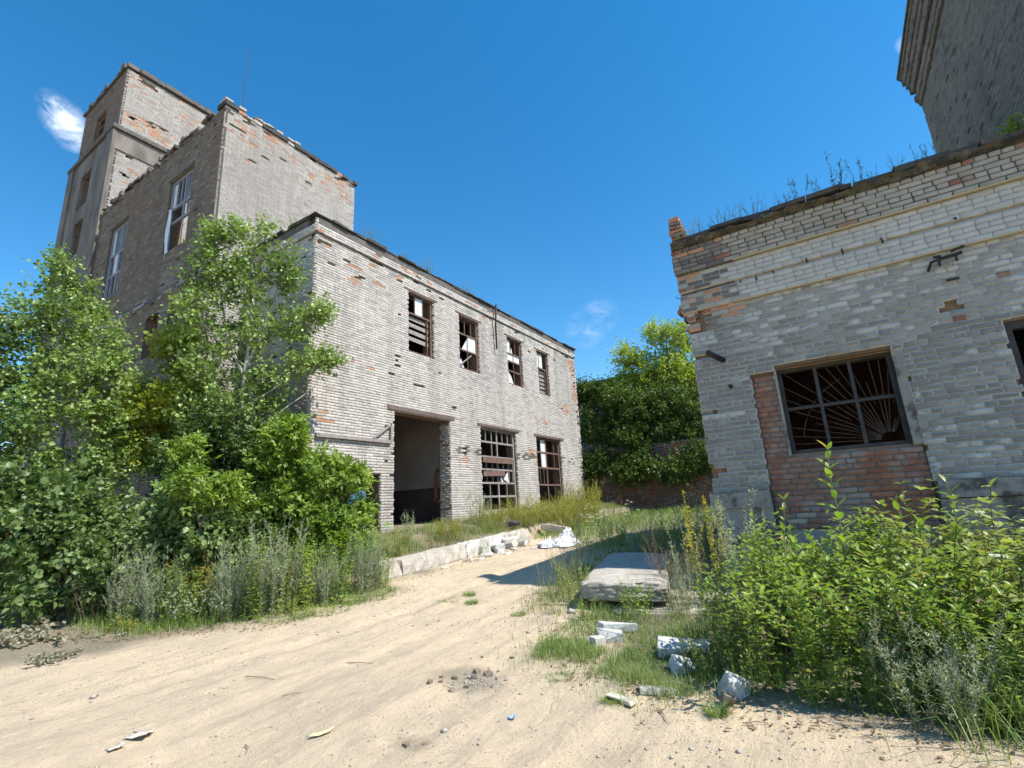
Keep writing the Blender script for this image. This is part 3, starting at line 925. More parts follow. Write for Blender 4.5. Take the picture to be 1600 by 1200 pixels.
# lintels: rusty steel over the openings
mb = MB(); mb.fbox(FS, 9.86, 12.85, 4.575, 4.70, -0.3, 0.035, jit=0.008); mb.build('lintel', MAT['rust'], shop)
for a, b in ((14.15, 16.95), (18.15, 20.85)):
    mb = MB(); mb.fbox(FS, a, b, 4.575, 4.66, -0.3, 0.04, jit=0.008); mb.build('lintel', MAT['rust'], shop)
for u0, u1, z0, z1 in UW:
    mb = MB(); mb.fbox(FS, u0 - 0.22, u1 + 0.18, 8.60, 8.655, -0.3, 0.012, jit=0.004); mb.build('lintel', MAT['wood_brown'], shop)
# downpipe stub, fixed under the cornice
mb = MB(); mb.tube([FS.p(15.45, 9.6, 0.20), FS.p(15.46, 8.7, 0.13), FS.p(15.5, 7.75, 0.10)], [0.04, 0.036, 0.03], 7); mb.build('downpipe', MAT['iron'], shop, smooth=True)
# rail and bracket beside the doorway
mb = MB()
mb.bar(FS.p(7.5, 3.60, 0.05), FS.p(9.98, 3.62, 0.05), 0.07, 0.09)
mb.bar(FS.p(9.30, 3.66, 0.06), FS.p(9.95, 4.12, 0.06), 0.05)
mb.bar(FS.p(9.95, 3.66, 0.06), FS.p(9.95, 4.14, 0.06), 0.05)
mb.build('wall_bracket', MAT['wood_grey'], shop)
# blue door in the low side opening
mb = MB(); mb.fbox(FS, 8.56, 9.42, 0.5, 2.66, -0.36, -0.32); mb.build('door', MAT['door_blue'], shop)
# windows
window(shop, FS, *UW[0], 0.10, [(0, .67, [0.86]), (.67, 1, [.30, .66])], 'wood_brown', panes=[(1, 1, 'full')],
       boards=[((.04, .60 - .115 * k, -.20), (.93, .585 - .115 * k, -.20), 0.135, 0.025, 'wood_grey') for k in range(4)])
window(shop, FS, *UW[1], 0.10, [(0, .36, 2), (.36, .68, [.5]), (.68, 1, [.36, .72])], 'wood_brown',
       panes=[(1, 1, 'full'), (1, 0, [(.35, .02), (.97, .02), (.97, .75), (.7, .45)]), (0, 0, [(.02, .02), (.6, .02), (.25, .5)])],
       boards=[((.05, .06, -.06), (.62, .30, -.06), .05, .025, 'wood_grey')])
window(shop, FS, *UW[2], 0.10, [(0, .28, 2), (.28, .50, 2), (.50, .68, 2), (.68, 1, [.30, .68])], 'wood_brown',
       panes=[(2, 0, 'full'), (2, 1, 'full'), (0, 0, [(.02, .02), (.9, .02), (.6, .6), (.1, .98)]), (3, 0, 'full'), (3, 1, [(.02, .02), (.5, .02), (.3, .5)])], glass='glass_dirty')
window(shop, FS, *UW[3], 0.10, [(0, .62, [.22, .85]), (.62, 1, [.3, .66])], 'wood_brown', panes=[(1, 0, 'full'), (1, 1, 'full'), (0, 0, 'full')],
       boards=[((.25, .56 - .095 * k, -.2), (.9, .555 - .095 * k, -.2), .12, .025, 'wood_grey') for k in range(6)])
window(shop, FS, *LW[0], 0.12, [(0, .16, [.25, (.5,), .75]), (.16, .33, [.25, (.5,), .75]), (.33, .50, [.17, .34, (.5,), .67, .84]), (.50, .66, [.17, .34, (.5,), .67, .84]), (.66, .85, [.34, (.5,)]), (.85, 1, [.17, .34, (.5,), .67, .84])],
       'wood_grey', bar=0.085, thin=0.032,
       panes=[(2, 4, [(.02, .3), (.8, .9), (.97, .02)]), (2, 3, [(.3, .02), (.98, .02), (.5, .6)])], glass='glass_dirty',
       boards=[((.02, .605, .0), (.84, .612, .0), .20, .03, 'wood_brown'), ((.02, .44, .0), (.60, .455, .0), .17, .03, 'wood_brown'), ((.85, .64, .0), (.83, .36, .02), .04, .03, 'wood_grey')])
window(shop, FS, *LW[1], 0.12, [(0, .30, [(.45,)]), (.30, .56, [.15, .3, (.45,)]), (.56, .80, [.22, (.45,), .8]), (.80, 1, [.22, (.45,), .8])], 'wood_brown', bar=0.085, thin=0.032,
       panes=[(3, 1, 'full'), (2, 1, [(.02, .1), (.95, .0), (.9, .98), (.05, .98)])], glass='glass_dirty')

# ------------------------------------------------------------------ tall roofless block behind it
XT, YT, YT2, ZTT = -13.506, 6.099, 10.92, 14.02
XW = -22.70
block = empty('tall_brick_block', (XT, YT, 0.0))
tag(block, 'tall roofless brick block with ragged top between the tower and the workshop', 'building')
FT = Frame((XT, 0, 0), (0, 1, 0), (1, 0, 0))
FF = Frame((XT, YT, 0), (-1, 0, 0), (0, -1, 0))
FF = Frame((0, YT, 0), (1, 0, 0), (0, -1, 0))
BW = [(-16.711, -15.189, 9.95, 12.612), (-21.40, -19.889, 9.70, 12.612)]
SWN = [(-15.75, -14.94, 6.6, 7.99), (-17.24, -16.367, 6.6, 7.99)]
mb = MB()
slab_wall(mb, FT, YT + 0.07, YT2, 0.0, ZTT - 0.1, [], -0.07, -0.5, 0, 1)
slab_wall(mb, FF, XW, XT - 0.07, 0.0, ZTT - 0.1, BW + SWN, -0.07, -0.5, 0, 1)
FB = Frame((XT, YT2, 0), (-1, 0, 0), (0, 1, 0))
slab_wall(mb, FB, 0.08, 9.2, 0.0, ZTT - 0.3, [], 0.0, -0.45, 0, 1)
mb.build('wall', [MAT['rubble'], MAT['plaster_white']], block)
mb = MB()
mb.box((XW, YT + 0.5, 8.2), (XT - 0.5, YT2 - 0.46, 8.45))
mb.box((XW + 0.002, YT + 0.51, 8.46), (XW + 0.2, YT2 - 0.47, 13.2), 1)
mb.build('inner_floor', [MAT['earth_floor'], MAT['plaster_white']], block)


def catT(u, z, rnd, r):
    c = np.where(rnd < 0.2, 1, 0)
    top = np.clip((z - 12.6) / 1.4, 0, 1)
    c = np.where(r.random(len(u)) < np.clip((fbm(u * 1.6, z * 5.0, NZ3) - 0.44) * 2.2, 0, 0.5) * top, 2, c)
    c = np.where(spots(u, z, [(6.6, 13.5, .4, .2), (7.6, 13.4, .35, .08), (6.96, 12.5, .14, .08), (6.7, 13.1, .3, .08), (8.2, 13.35, .3, .07), (10.6, 13.3, .35, .2), (9.9, 13.5, .4, .1)], r, .5) & (r.random(len(u)) < 0.6), 2, c)
    c = np.where(spots(u, z, [(6.96, 12.52, .1, .06), (8.0, 13.2, .12, .05), (9.0, 12.9, .1, .05), (6.5, 13.32, .2, .05), (7.4, 12.9, .1, .05)], r), -1, c)
    c = np.where((z > 13.7) & (r.random(len(u)) < 0.22), -1, c)
    return c


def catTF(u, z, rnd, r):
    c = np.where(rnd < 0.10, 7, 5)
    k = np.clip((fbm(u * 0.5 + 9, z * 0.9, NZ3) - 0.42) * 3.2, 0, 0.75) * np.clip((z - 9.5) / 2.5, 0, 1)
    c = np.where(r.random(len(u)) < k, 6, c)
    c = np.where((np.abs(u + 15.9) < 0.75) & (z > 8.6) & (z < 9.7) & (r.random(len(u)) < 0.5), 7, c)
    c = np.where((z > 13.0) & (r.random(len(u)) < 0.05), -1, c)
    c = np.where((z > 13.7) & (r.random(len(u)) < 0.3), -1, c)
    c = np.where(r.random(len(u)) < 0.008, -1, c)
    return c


T_MATS = [MAT['brick_dull'], MAT['brick_dull_grey'], MAT['brick_orange'], MAT['brick_soot'], MAT['brick_red'], MAT['brick_shaded'], MAT['brick_shaded_brown'], MAT['brick_shaded_pale']]
lt = lay(YT, YT2, 0.3, 13.9, [], catT, 21)
setsT = [bset(FT, lt, out=np.where(lt[3] == 2, -0.007, 0.0))]
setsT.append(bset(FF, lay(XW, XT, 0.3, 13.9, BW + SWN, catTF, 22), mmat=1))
# belt courses on the shaded front
FFB = Frame((0, YT - 0.06, 0), (1, 0, 0), (0, -1, 0))
setsT.append(bset(FFB, lay(XW, XT, 8.36, 8.60, [], lambda u, z, rnd, r: np.where(rnd < 0.1, -1, np.where(rnd < 0.5, 1, 3)), 23), depth=0.07))
build_bricks(block, setsT, T_MATS, 300, 'brickwork', mortars=[MAT['mortar_pale'], MAT['mortar_dark']], view=lambda P, px, py: (py < 340) & (px > 345) & (P[:, 0] > XT - 0.1))
mb = MB()
mb.box((XW, YT - 0.05, 8.355), (XT - 0.02, YT + 0.05, 8.61))
mb.build('belt_course', MAT['mortar_dark'], block)
# loose ragged bricks and felt along the wall tops
mb = MB()
y = YT - 0.05
while y < YT2:
    k = random.random()
    l = random.uniform(0.15, 0.5) if k < 0.72 else 0.25
    mb.box((XT - 0.42, y, 13.9), (XT + (0.06 if k < 0.72 else 0.02), y + l, (14.0 if k < 0.72 else 13.965) + random.uniform(0.0, 0.05)), m=0 if k < 0.72 else random.choice((1, 2, 2, 3)), jit=0.014)
    if y < 8.4 and random.random() < 0.6: mb.box((XT - 0.3, y, 14.07), (XT + 0.04, y + 0.22, 14.13), m=2, jit=0.02)
    y += l + 0.004
x = XT - 0.45
while x > XW:
    l = random.uniform(0.10, 0.3)
    if random.random() < 0.9:
        mb.box((x - l, YT - random.uniform(0.0, 0.08), 13.9), (x, YT + 0.4, 13.9 + random.uniform(0.03, 0.2)), m=random.choice((0, 3, 3)), jit=0.015)
    x -= l + 0.004
mb.build('wall_top', [MAT['felt'], MAT['brick_orange'], MAT['brick_dull'], MAT['brick_soot']], block)['kind'] = 'stuff'
for u0, u1, z0, z1 in BW:
    mb = MB(); mb.fbox(FF, u0 - 0.1, u1 + 0.05, z1 + 0.003, z1 + 0.10, -0.3, 0.05, jit=0.005); mb.build('lintel', MAT['brick_soot'], block)
window(block, FF, *BW[0], 0.08, [(0, .40, [.985]), (.40, .62, [(.6,), .8]), (.62, 1, [.2, .4, (.6,), .74, .87])], 'paint_blue_grey', bar=0.10, thin=0.04, panes=[(2, 0, 'full')])
window(block, FF, *BW[1], 0.08, [(0, .3, [.25, (.55,), .78]), (.3, .62, [.25, (.55,), .78]), (.62, 1, [.2, .38, (.55,), .7, .85])], 'paint_blue_grey', bar=0.10, thin=0.04, panes=[(2, 0, 'full'), (1, 1, 'full')])
window(block, FF, *SWN[0], 0.25, [(0, .45, [(.5,)]), (.45, 1, [(.5,)])], 'wood_brown', bar=0.08, panes=[(1, 0, 'full')], glass='glass_thin')
window(block, FF, *SWN[1], 0.25, [(0, .5, [(.5,)]), (.5, 1, [(.5,)])], 'wood_brown', bar=0.08, panes=[(0, 0, 'full')], glass='glass_thin')
# white curtain hanging in the tall window
mb = MB()
prev = None
for k in range(12):
    zz = 11.55 - k * 0.165
    w = 0.10 + 0.24 * (k / 11) ** 1.3
    row = [FF.p(-16.62 + w * q / 5 + 0.015 * math.sin(k * 0.9 + q), zz, -0.03 + 0.035 * math.sin(q * 2.2 + k * 0.35)) for q in range(6)]
    if prev:
        for q in range(5): mb.add([prev[q], prev[q + 1], row[q + 1], row[q]], [(0, 1, 2, 3)])
    prev = row
mb.build('torn_curtain', MAT['tarp'], block)
# lightning rod
rod = MB(); rod.tube([(-13.9, 6.75, 13.95), (-13.88, 6.75, 15.4), (-13.82, 6.75, 16.9)], [0.014, 0.011, 0.006], 5)
rod.build('lightning_rod', MAT['iron'], block)

# ------------------------------------------------------------------ stair tower
tower = empty('brick_tower', (-25.1, 6.2, 0.0))
tag(tower, 'tall square brick tower with stacked empty windows at the far left', 'building')
YW, XW2, ZW = 6.16, -27.4, 21.2
TW = [(-25.73, -24.55, 18.72, 20.02), (-25.9, -24.72, 15.2, 16.92), (-25.7, -24.69, 12.8, 14.47)]
FW = Frame((0, YW, 0), (1, 0, 0), (0, -1, 0))
FWX = Frame((XW, 0, 0), (0, 1, 0), (1, 0, 0))
mb = MB()
slab_wall(mb, FW, XW2, XW - 0.07, 0.0, ZW, TW, -0.07, -0.5, 0, 1)
slab_wall(mb, FWX, YW + 0.07, 11.2, 12.0, ZW, [], -0.07, -0.5, 0, 1)
FWL = Frame((XW2, 11.2, 0), (0, -1, 0), (-1, 0, 0))
slab_wall(mb, FWL, 0, 11.2 - YW - 0.5, 0.0, ZW, [], 0.0, -0.5, 0, 1)
FWB = Frame((XW - 0.5, 11.2, 0), (-1, 0, 0), (0, 1, 0))
slab_wall(mb, FWB, 0, 3.7, 0.0, ZW, [(1.3, 2.6, 12.5, 14.4), (1.3, 2.6, 15.0, 17.0)], 0.0, -0.5, 0, 1)
for z in (11.8, 14.9, 18.0): mb.box((XW2 + 0.5, YW + 0.5, z), (XW - 0.5, 10.7, z + 0.2), 1)
mb.build('wall', [MAT['rubble'], MAT['plaster']], tower)


def catW(u, z, rnd, r):
    c = np.where(rnd < 0.4, 1, 0)
    c = np.where(r.random(len(u)) < np.clip((fbm(u * 1.2, z * 5.0, NZ3) - 0.45) * 3.0, 0, 0.6) * ((z > 19.6) | ((z > 18.0) & (z < 19.0)) | ((z > 15.4) & (z < 16.6))), 2, c)
    c = np.where(spots(u, z, [(6.95, 20.75, .35, .12), (6.62, 18.75, .12, .1), (7.25, 18.85, .14, .12), (6.64, 16.85, .15, .08), (6.63, 15.95, .12, .12), (7.6, 19.0, .3, .05)], r, .15), -1, c)
    c = np.where(r.random(len(u)) < 0.004, -1, c)
    return c


wf = lay(XW2, XW, 9.0, 21.1, TW, lambda u, z, rnd, r: np.where(r.random(len(u)) < 0.012, -1, np.where(rnd < 0.75, 5, 6)), 31)  # the tower front takes the bricks with shade in their colour
wx = lay(YW, 11.2, 12.0, 21.1, [], catW, 32)
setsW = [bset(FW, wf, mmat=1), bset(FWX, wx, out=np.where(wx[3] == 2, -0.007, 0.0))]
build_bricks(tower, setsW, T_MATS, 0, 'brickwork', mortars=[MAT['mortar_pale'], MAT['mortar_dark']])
mb = MB()
# belt that rings the tower and the plastered shaft below it
mb.box((XW2 - 0.30, YW - 0.22, 17.85), (XW + 0.16, YW - 0.003, 18.02), jit=0.01)
mb.box((XW + 0.003, YW - 0.218, 17.853), (XW + 0.16, 11.2, 18.02), jit=0.01)
mb.build('belt_course', MAT['mortar_dark'], tower)
mb = MB()
FW3 = Frame((0, YW - 0.12, 0), (1, 0, 0), (0, -1, 0))
slab_wall(mb, FW3, XW2 - 0.22, XW + 0.06, 0.0, 17.84, TW[1:], 0.0, -0.105, 0)
mb.fbox(FW3, XW - 0.62, XW + 0.08, 0.0, 17.83, 0.003, 0.06)
mb.fbox(FW3, XW2 - 0.24, XW2 + 0.4, 0.0, 17.83, 0.003, 0.06)
mb.box((XW + 0.003, YW - 0.11, 16.95), (XW + 0.05, 11.2, 17.83))
mb.build('plaster_shaft', MAT['plaster'], tower)
mb = MB()
x = XW2 - 0.1
while x < XW - 0.1:
    l = min(random.uniform(0.15, 0.5), XW + 0.06 - x)
    mb.box((x, YW - random.uniform(0.04, 0.14), 21.1), (x + l, YW + 0.4, 21.2 + random.uniform(0.0, 0.14)), jit=0.02)
    x += l + 0.005
y = YW + 0.41
while y < 11.2:
    l = random.uniform(0.3, 0.8)
    mb.box((XW - 0.4, y, 21.1), (XW + random.uniform(0.08, 0.14), y + l, 21.26 + random.uniform(0.0, 0.05)), jit=0.015)
    y += l + 0.005
mb.build('wall_top', MAT['mortar_dark'], tower)['kind'] = 'stuff'
for i, wq in enumerate(TW):
    window(tower, FW, *wq, 0.12, [(0, .5, [(.5,)]), (.5, 1, [(.5,)])] if i else [(0, .62, [.97]), (.62, 1, [.97])], 'wood_brown', bar=0.09, panes=[(0, 0, 'full')] if i == 1 else [])

# ------------------------------------------------------------------ low annex on the right
XR, YR, XR2 = -1.635, 8.263, 3.50
annex = empty('annex_building', (XR, YR, 0.35))
tag(annex, 'low grey limewashed brick annex with a barred window on the right', 'building')
FR = Frame((0, YR, 0), (1, 0, 0), (0, -1, 0))
WR = (-0.502, 0.908, 2.153, 3.447)
DR = (2.06, 3.2, 0.9, 3.54)
RED = (-0.857, 1.02, 1.10, 3.42)      # old opening bricked up in red
R_OPEN = [WR, DR]
mb = MB()
slab_wall(mb, FR, XR + 0.07, XR2, 0.2, 5.62, [RED, DR], -0.07, -0.45, 0, 1)
slab_wall(mb, FR, RED[0], RED[1], RED[2], RED[3], [(WR[0], WR[1], WR[2], RED[3] + 0.02)], -0.12, -0.449, 2, 1)
FRL = Frame((XR, 14.5, 0), (0, -1, 0), (-1, 0, 0))
slab_wall(mb, FRL, 0, 14.5 - YR - 0.08, 0.2, 5.62, [], 0.0, -0.45, 0, 1)
mb.box((XR + 0.45, 14.0, 0.2), (XR2, 14.5, 5.6), 1)
mb.box((XR + 0.45, YR + 0.46, 0.2), (XR2, 14.0, 0.85), 3)
mb.build('wall', [MAT['rubble'], MAT['inner_red'], MAT['rubble'], MAT['earth_floor']], annex)


def catR(u, z, rnd, r):
    c = np.zeros(len(u), int)
    pw = np.clip((fbm(u * 0.8, z * 1.0, NZ3) - 0.36) * 3.0, 0, 1) * np.clip((u + 0.9) / 1.6, 0, 1) + 0.08 + 0.75 * np.clip((z - 3.6) / 0.8, 0, 1)
    c = np.where(r.random(len(u)) < pw, 1, c)
    c = np.where(r.random(len(u)) < np.clip((z - 4.0) / 0.9, 0, 0.55), 6, c)
    # bare corner: soot, orange and grey bricks
    edge = -0.86 + 0.06 * np.sin(z * 17) - 1.3 * np.clip(4.55 - z, 0, 1)
    bare = (u < edge) & (z > 4.25)
    kk = r.random(len(u))
    c = np.where(bare, np.where(kk < 0.34, 3, np.where(kk < 0.58, 2, np.where(kk < 0.72, 5, 4))), c)
    c = np.where(bare & (u > -1.22) & (u < -0.86) & (z > 4.25) & (z < 4.75) & (kk < 0.75), 2, c)
    c = np.where((u < -1.05 - 0.3 * r.random(len(u))) & (z > 4.9) & (kk < 0.7), 3, c)
    c = np.where(spots(u, z, [(-1.32, 4.75, .18, .10), (-1.45, 4.42, .10, .2), (1.67, 3.86, .13, .05)], r, .2), -1, c)
    c = np.where((u < XR + 0.16) & (r.random(len(u)) < 0.12), -1, c)
    c = np.where(spots(u, z, [(1.68, 3.66, .1, .035), (2.16, 4.14, .07, .04), (-1.1, 3.1, .1, .03), (-1.3, 2.35, .12, .03)], r, .1), 5, c)
    return c


LR = lay(XR - 0.01, XR2, 1.66, 4.636, [RED, DR, (WR[0], WR[1], WR[2], WR[3])], catR, 41, L=0.25, h=0.064, j=0.0125, header_every=3)
R_MATS = [MAT['brick_limewash'], MAT['brick_white'], MAT['brick_orange'], MAT['brick_soot'], MAT['brick_cream'], MAT['brick_red'], MAT['brick_frieze']]
outR = np.where((LR[3] >= 2) & (LR[3] < 6), 0.006, -0.001)
outR = np.where((LR[3] == 1) | (LR[3] == 6), -0.004, outR)
setsR = [bset(FR, LR, h=0.064, out=outR, depth=0.05, bev=0.0095, jit=0.004, mdep=0.0065, joint=0.0135)]
# frieze: two faces each stepping out over the one below
catF = lambda u, z, rnd, r: np.where(u < -0.84 + 0.08 * np.sin(z * 23), np.where(rnd < .34, 3, np.where(rnd < .56, 2, np.where(rnd < .68, 5, 4))), 6)
FRF = Frame((0, YR - 0.045, 0), (1, 0, 0), (0, -1, 0))
setsR.append(bset(FRF, lay(XR - 0.07, XR2, 4.64, 4.99, [], catF, 42, h=0.064, j=0.0125, header_every=3), h=0.064, depth=0.07, bev=0.004, jit=0.0015, mdep=0.003, joint=0.0135))
FRG = Frame((0, YR - 0.062, 0), (1, 0, 0), (0, -1, 0))
setsR.append(bset(FRG, lay(XR - 0.07, XR2, 5.00, 5.31, [], catF, 43, h=0.064, j=0.0125, header_every=3), h=0.064, depth=0.07, bev=0.004, jit=0.0015, mdep=0.003, joint=0.0135))
catH = lambda u, z, rnd, r: np.where(u < -0.9, np.where(rnd < .15, 2, np.where(rnd < .75, 3, 5)), np.where(rnd < 0.05, 5, 4))
FRH = Frame((0, YR - 0.115, 0), (1, 0, 0), (0, -1, 0))
setsR.append(bset(FRH, lay(XR - 0.10, XR2, 5.32, 5.785, [], catH, 44, h=0.064, j=0.0125, header_every=3), h=0.064, depth=0.1, bev=0.008, jit=0.006, mmat=2))
# the red infill round the window
FRD = Frame((0, YR + 0.05, 0), (1, 0, 0), (0, -1, 0))
catD = lambda u, z, rnd, r: np.where(rnd < 0.06, 4, 5)
setsR.append(bset(FRD, lay(RED[0] + 0.012, RED[1] - 0.012, RED[2], RED[3] - 0.03, [(WR[0] - 0.01, WR[1] + 0.01, WR[2] - 0.03, WR[3] + 0.1)], catD, 45, h=0.062, j=0.016, header_every=4), h=0.062, depth=0.04, bev=0.009, jit=0.006, mmat=1, joint=0.017))
build_bricks(annex, setsR, R_MATS, 300, 'brickwork', mortars=[MAT['mortar_lime'], MAT['mortar_red'], MAT['mortar_dark']], view=lambda P, px, py: (py > 380) & (py < 745) & ((py < 690) | (px < 1150)))
# lime slurry of the frieze faces
mb = MB()
mb.fbox(FR, -0.84, XR2, 4.632, 4.995, -0.02, -0.01); mb.fbox(FR, -0.80, XR2, 4.998, 5.314, -0.02, 0.0)
mb.fbox(FR, XR - 0.05, -0.842, 4.632, 5.314, -0.02, -0.015, 1)
mb.fbox(FR, XR - 0.07, XR2, 5.317, 5.764, -0.02, 0.05, 1)
mb.fbox(FR, -0.86, XR2, 4.617, 4.635, 0.0, 0.055, 2, jit=0.004); mb.fbox(FR, -0.8, XR2, 5.302, 5.32, 0.03, 0.122, 2, jit=0.004)
mb.build('frieze', [MAT['plaster_white'], MAT['mortar_dark'], MAT['yellow_lime']], annex)
# broken corner bricks sticking out to the left, and the stub of the side parapet
for k in range(46):
    z = 2.3 + k * 0.0765
    if random.random() < 0.62:
        e = random.uniform(0.0, 0.035) + (0.07 if z > 4.3 else 0) + (0.06 if 4.62 < z < 4.85 else 0)
        mb = MB()
        mb.box((XR - e, YR + 0.012, z), (XR + 0.16, YR + random.uniform(0.15, 0.3), z + 0.062), jit=0.008)
        mb.build('brick', random.choice((MAT['brick_orange'], MAT['brick_soot'], MAT['brick_red'], MAT['brick_cream'])) if z > 4.2 else MAT['brick_limewash'], annex)
for k in range(8):
    w = 0.30 - 0.018 * k
    mb = MB()
    mb.box((XR - 0.10 + random.uniform(-.02, .02), YR + 0.0, 5.86 + k * 0.076), (XR - 0.10 + w, YR + 0.3, 5.92 + k * 0.076), jit=0.014)
    mb.build('brick', MAT[random.choice(('brick_orange', 'brick_soot', 'brick_red'))], annex)
# roof slab with a crumbling lip
prof = [(-0.10, 5.765), (-0.15, 5.785), (-0.19, 5.82), (-0.18, 5.865), (0.3, 5.92), (6.2, 5.95), (6.2, 5.765), (0.0, 5.765)]
us = np.arange(XR - 0.08, XR2 + 0.01, 0.045)
mb = MB()
V = []
for i, u in enumerate(us):
    for k, (n, z) in enumerate(prof):
        jn = (fbm(u * 5.1 + k * 4.7, k * 1.3, NZ2) - 0.47) * 0.22 if k in (1, 2, 3) else 0
        jz = (fbm(u * 6.3 + k * 2.7, 5 + k, NZ3) - 0.47) * 0.12 if k in (1, 2, 3, 4) else 0
        V.append((u, YR + n + jn, z + jz))
K = len(prof)
F = [(i * K + k, i * K + (k + 1) % K, (i + 1) * K + (k + 1) % K, (i + 1) * K + k) for i in range(len(us) - 1) for k in range(K)]
F += [tuple(range(K))[::-1], tuple(range((len(us) - 1) * K, len(us) * K))]
mb.add(V, F)
mb.build('roof', MAT['mossy_slab'], annex)
mb = MB()
u = XR - 0.05
while u < XR2:
    l = random.uniform(0.12, 0.5)
    mb.box((u, YR - 0.15 - random.uniform(-0.03, 0.07), 5.875), (u + l, YR + 0.4, 5.93 + random.uniform(0, 0.03)), jit=0.016)
    u += l + 0.003
mb.build('roof_felt', MAT['felt'], annex)
# plinth with belt
mb = MB()
mb.fbox(FR, XR - 0.03, RED[0] - 0.002, 0.2, 1.43, -0.02, 0.06, 0); mb.fbox(FR, RED[1] + 0.002, DR[0] - 0.002, 0.2, 1.43, -0.02, 0.06, 0)
mb.fbox(FR, RED[0], RED[1], 0.2, 1.095, -0.3, 0.02, 0)
mb.fbox(FR, XR - 0.06, RED[0] - 0.004, 1.435, 1.655, -0.02, 0.10, 1, jit=0.012); mb.fbox(FR, RED[1] + 0.004, DR[0] - 0.004, 1.435, 1.655, -0.02, 0.10, 1, jit=0.012)
mb.build('plinth', [MAT['plaster_plinth'], MAT['plaster_plinth']], annex)
# window lining: limewashed reveal, ochre lintel board
mb = MB()
mb.fbox(FR, WR[0] - 0.035, WR[0], WR[2] - 0.02, WR[3], -0.35, -0.02, 0)
mb.build('window_lining', [MAT['plaster_plinth']], annex)
mb = MB()
mb.fbox(FR, WR[1], WR[1] + 0.11, WR[2] - 0.02, WR[3] + 0.02, -0.35, -0.012, 0)
mb.build('window_lining', [MAT['plaster_plinth']], annex)
mb = MB()
mb.fbox(FR, WR[0] - 0.02, WR[1] + 0.02, WR[3] - 0.005, WR[3] + 0.045, -0.35, -0.02, 0, jit=0.006)
mb.fbox(FR, WR[0] + 0.1, WR[1] - 0.2, WR[3] + 0.048, WR[3] + 0.075, -0.3, -0.03, 0, jit=0.008)
mb.build('lintel', [MAT['wood_ochre']], annex)
wnd = window(annex, FR, WR[0], WR[1], WR[2], WR[3] - 0.005, 0.16, [(0, .52, [(.335,), (.665,)]), (.52, 1, [(.335,), (.665,)])], 'wood_dark', bar=0.055, depth=0.06)
wnd['label'] = 'dark wooden six-light window frame with a sunburst grille'
# sunburst grille of thin rods behind the frame
ctr = (0.70, 2.25)
mb = MB()
lo_u, hi_u, lo_z, hi_z = WR[0] + 0.06, WR[1] - 0.06, WR[2] + 0.05, WR[3] - 0.05
for k in range(21):
    a = math.radians(3 + k * 6.0 + random.uniform(-0.6, 0.6))
    dx, dz = -math.cos(a), math.sin(a)
    tmax = min(((lo_u - ctr[0]) / dx) if dx < 0 else ((hi_u - ctr[0]) / dx if dx > 1e-6 else 9), (hi_z - ctr[1]) / dz if dz > 1e-6 else 9)
    t0 = 0.10
    if k in (6, 13, 17): t0 = 0.5
    if k % 5 == 3: tmax *= 0.72
    mb.tube([FR.p(ctr[0] + dx * t0, ctr[1] + dz * t0, -0.24), FR.p(ctr[0] + dx * tmax, ctr[1] + dz * tmax, -0.24)], 0.004, 5)
for rad, a0, a1 in ((1.02, 8, 66), (0.62, 60, 118), (0.14, 5, 120)):
    pts = []
    for q in range(13):
        a = math.radians(a0 + (a1 - a0) * q / 12)
        uu, zz = ctr[0] - math.cos(a) * rad, ctr[1] + math.sin(a) * rad
        if lo_u < uu < hi_u and zz < hi_z: pts.append(FR.p(uu, zz, -0.252))
    if len(pts) > 2: mb.tube(pts, 0.004, 5)
mb.build('grille', MAT['rod'], annex)
# door leaf frame at the right edge
mb = MB()
mb.fbox(FR, DR[0], DR[0] + 0.09, 0.9, DR[3], -0.22, -0.10, 0); mb.fbox(FR, DR[0] + 0.09, DR[1], DR[3] - 0.10, DR[3], -0.22, -0.103, 0); mb.fbox(FR, DR[1] - 0.09, DR[1], 0.9, DR[3] - 0.1, -0.22, -0.10, 0)
mb.build('door_frame', MAT['wood_dark'], annex)
# iron stubs, hooks and the broken lamp bracket on the wall
for (u, z, l) in ((-0.52, 4.905, .09), (-0.28, 4.93, .05), (0.18, 4.97, .09), (0.63, 4.955, .10), (1.10, 4.97, .10), (1.9, 5.0, .05), (-0.75, 4.91, .05)):
    mb = MB(); mb.tube([FR.p(u, z + l / 2, 0.07), FR.p(u, z, 0.12), FR.p(u + 0.005, z - l / 2, 0.11)], 0.012, 5); mb.build('iron_stub', MAT['iron'], annex)
mb = MB()
mb.tube([FR.p(1.50, 4.38, 0.05), FR.p(1.54, 4.47, 0.12), FR.p(1.68, 4.49, 0.13)], 0.018, 6); mb.bar(FR.p(1.66, 4.49, 0.12), FR.p(1.86, 4.51, 0.13), 0.05, 0.03)
mb.bar(FR.p(1.76, 4.56, 0.12), FR.p(1.90, 4.585, 0.13), 0.03, 0.03); mb.bar(FR.p(1.80, 4.50, 0.1), FR.p(1.80, 4.42, 0.1), 0.025); mb.bar(FR.p(1.58, 4.54, 0.1), FR.p(1.66, 4.53, 0.1), 0.03); mb.bar(FR.p(1.63, 4.48, 0.1), FR.p(1.62, 4.40, 0.1), 0.025)
mb.build('lamp_bracket', MAT['iron'], annex)
mb = MB(); mb.fbox(FR, 1.66, 1.79, 4.20, 4.225, -0.01, 0.03); mb.build('iron_bracket', MAT['iron'], annex)
mb = MB(); mb.tube([FR.p(-1.20, 3.72, -0.02), FR.p(-1.36, 3.80, 0.32)], 0.042, 10); mb.build('pipe_stub', MAT['iron'], annex, smooth=True)
mb = MB(); mb.tube([FR.p(-1.15, 3.27, -0.02), FR.p(-1.155, 3.275, 0.06)], 0.03, 8); mb.build('pipe_stub', MAT['iron'], annex, smooth=True)
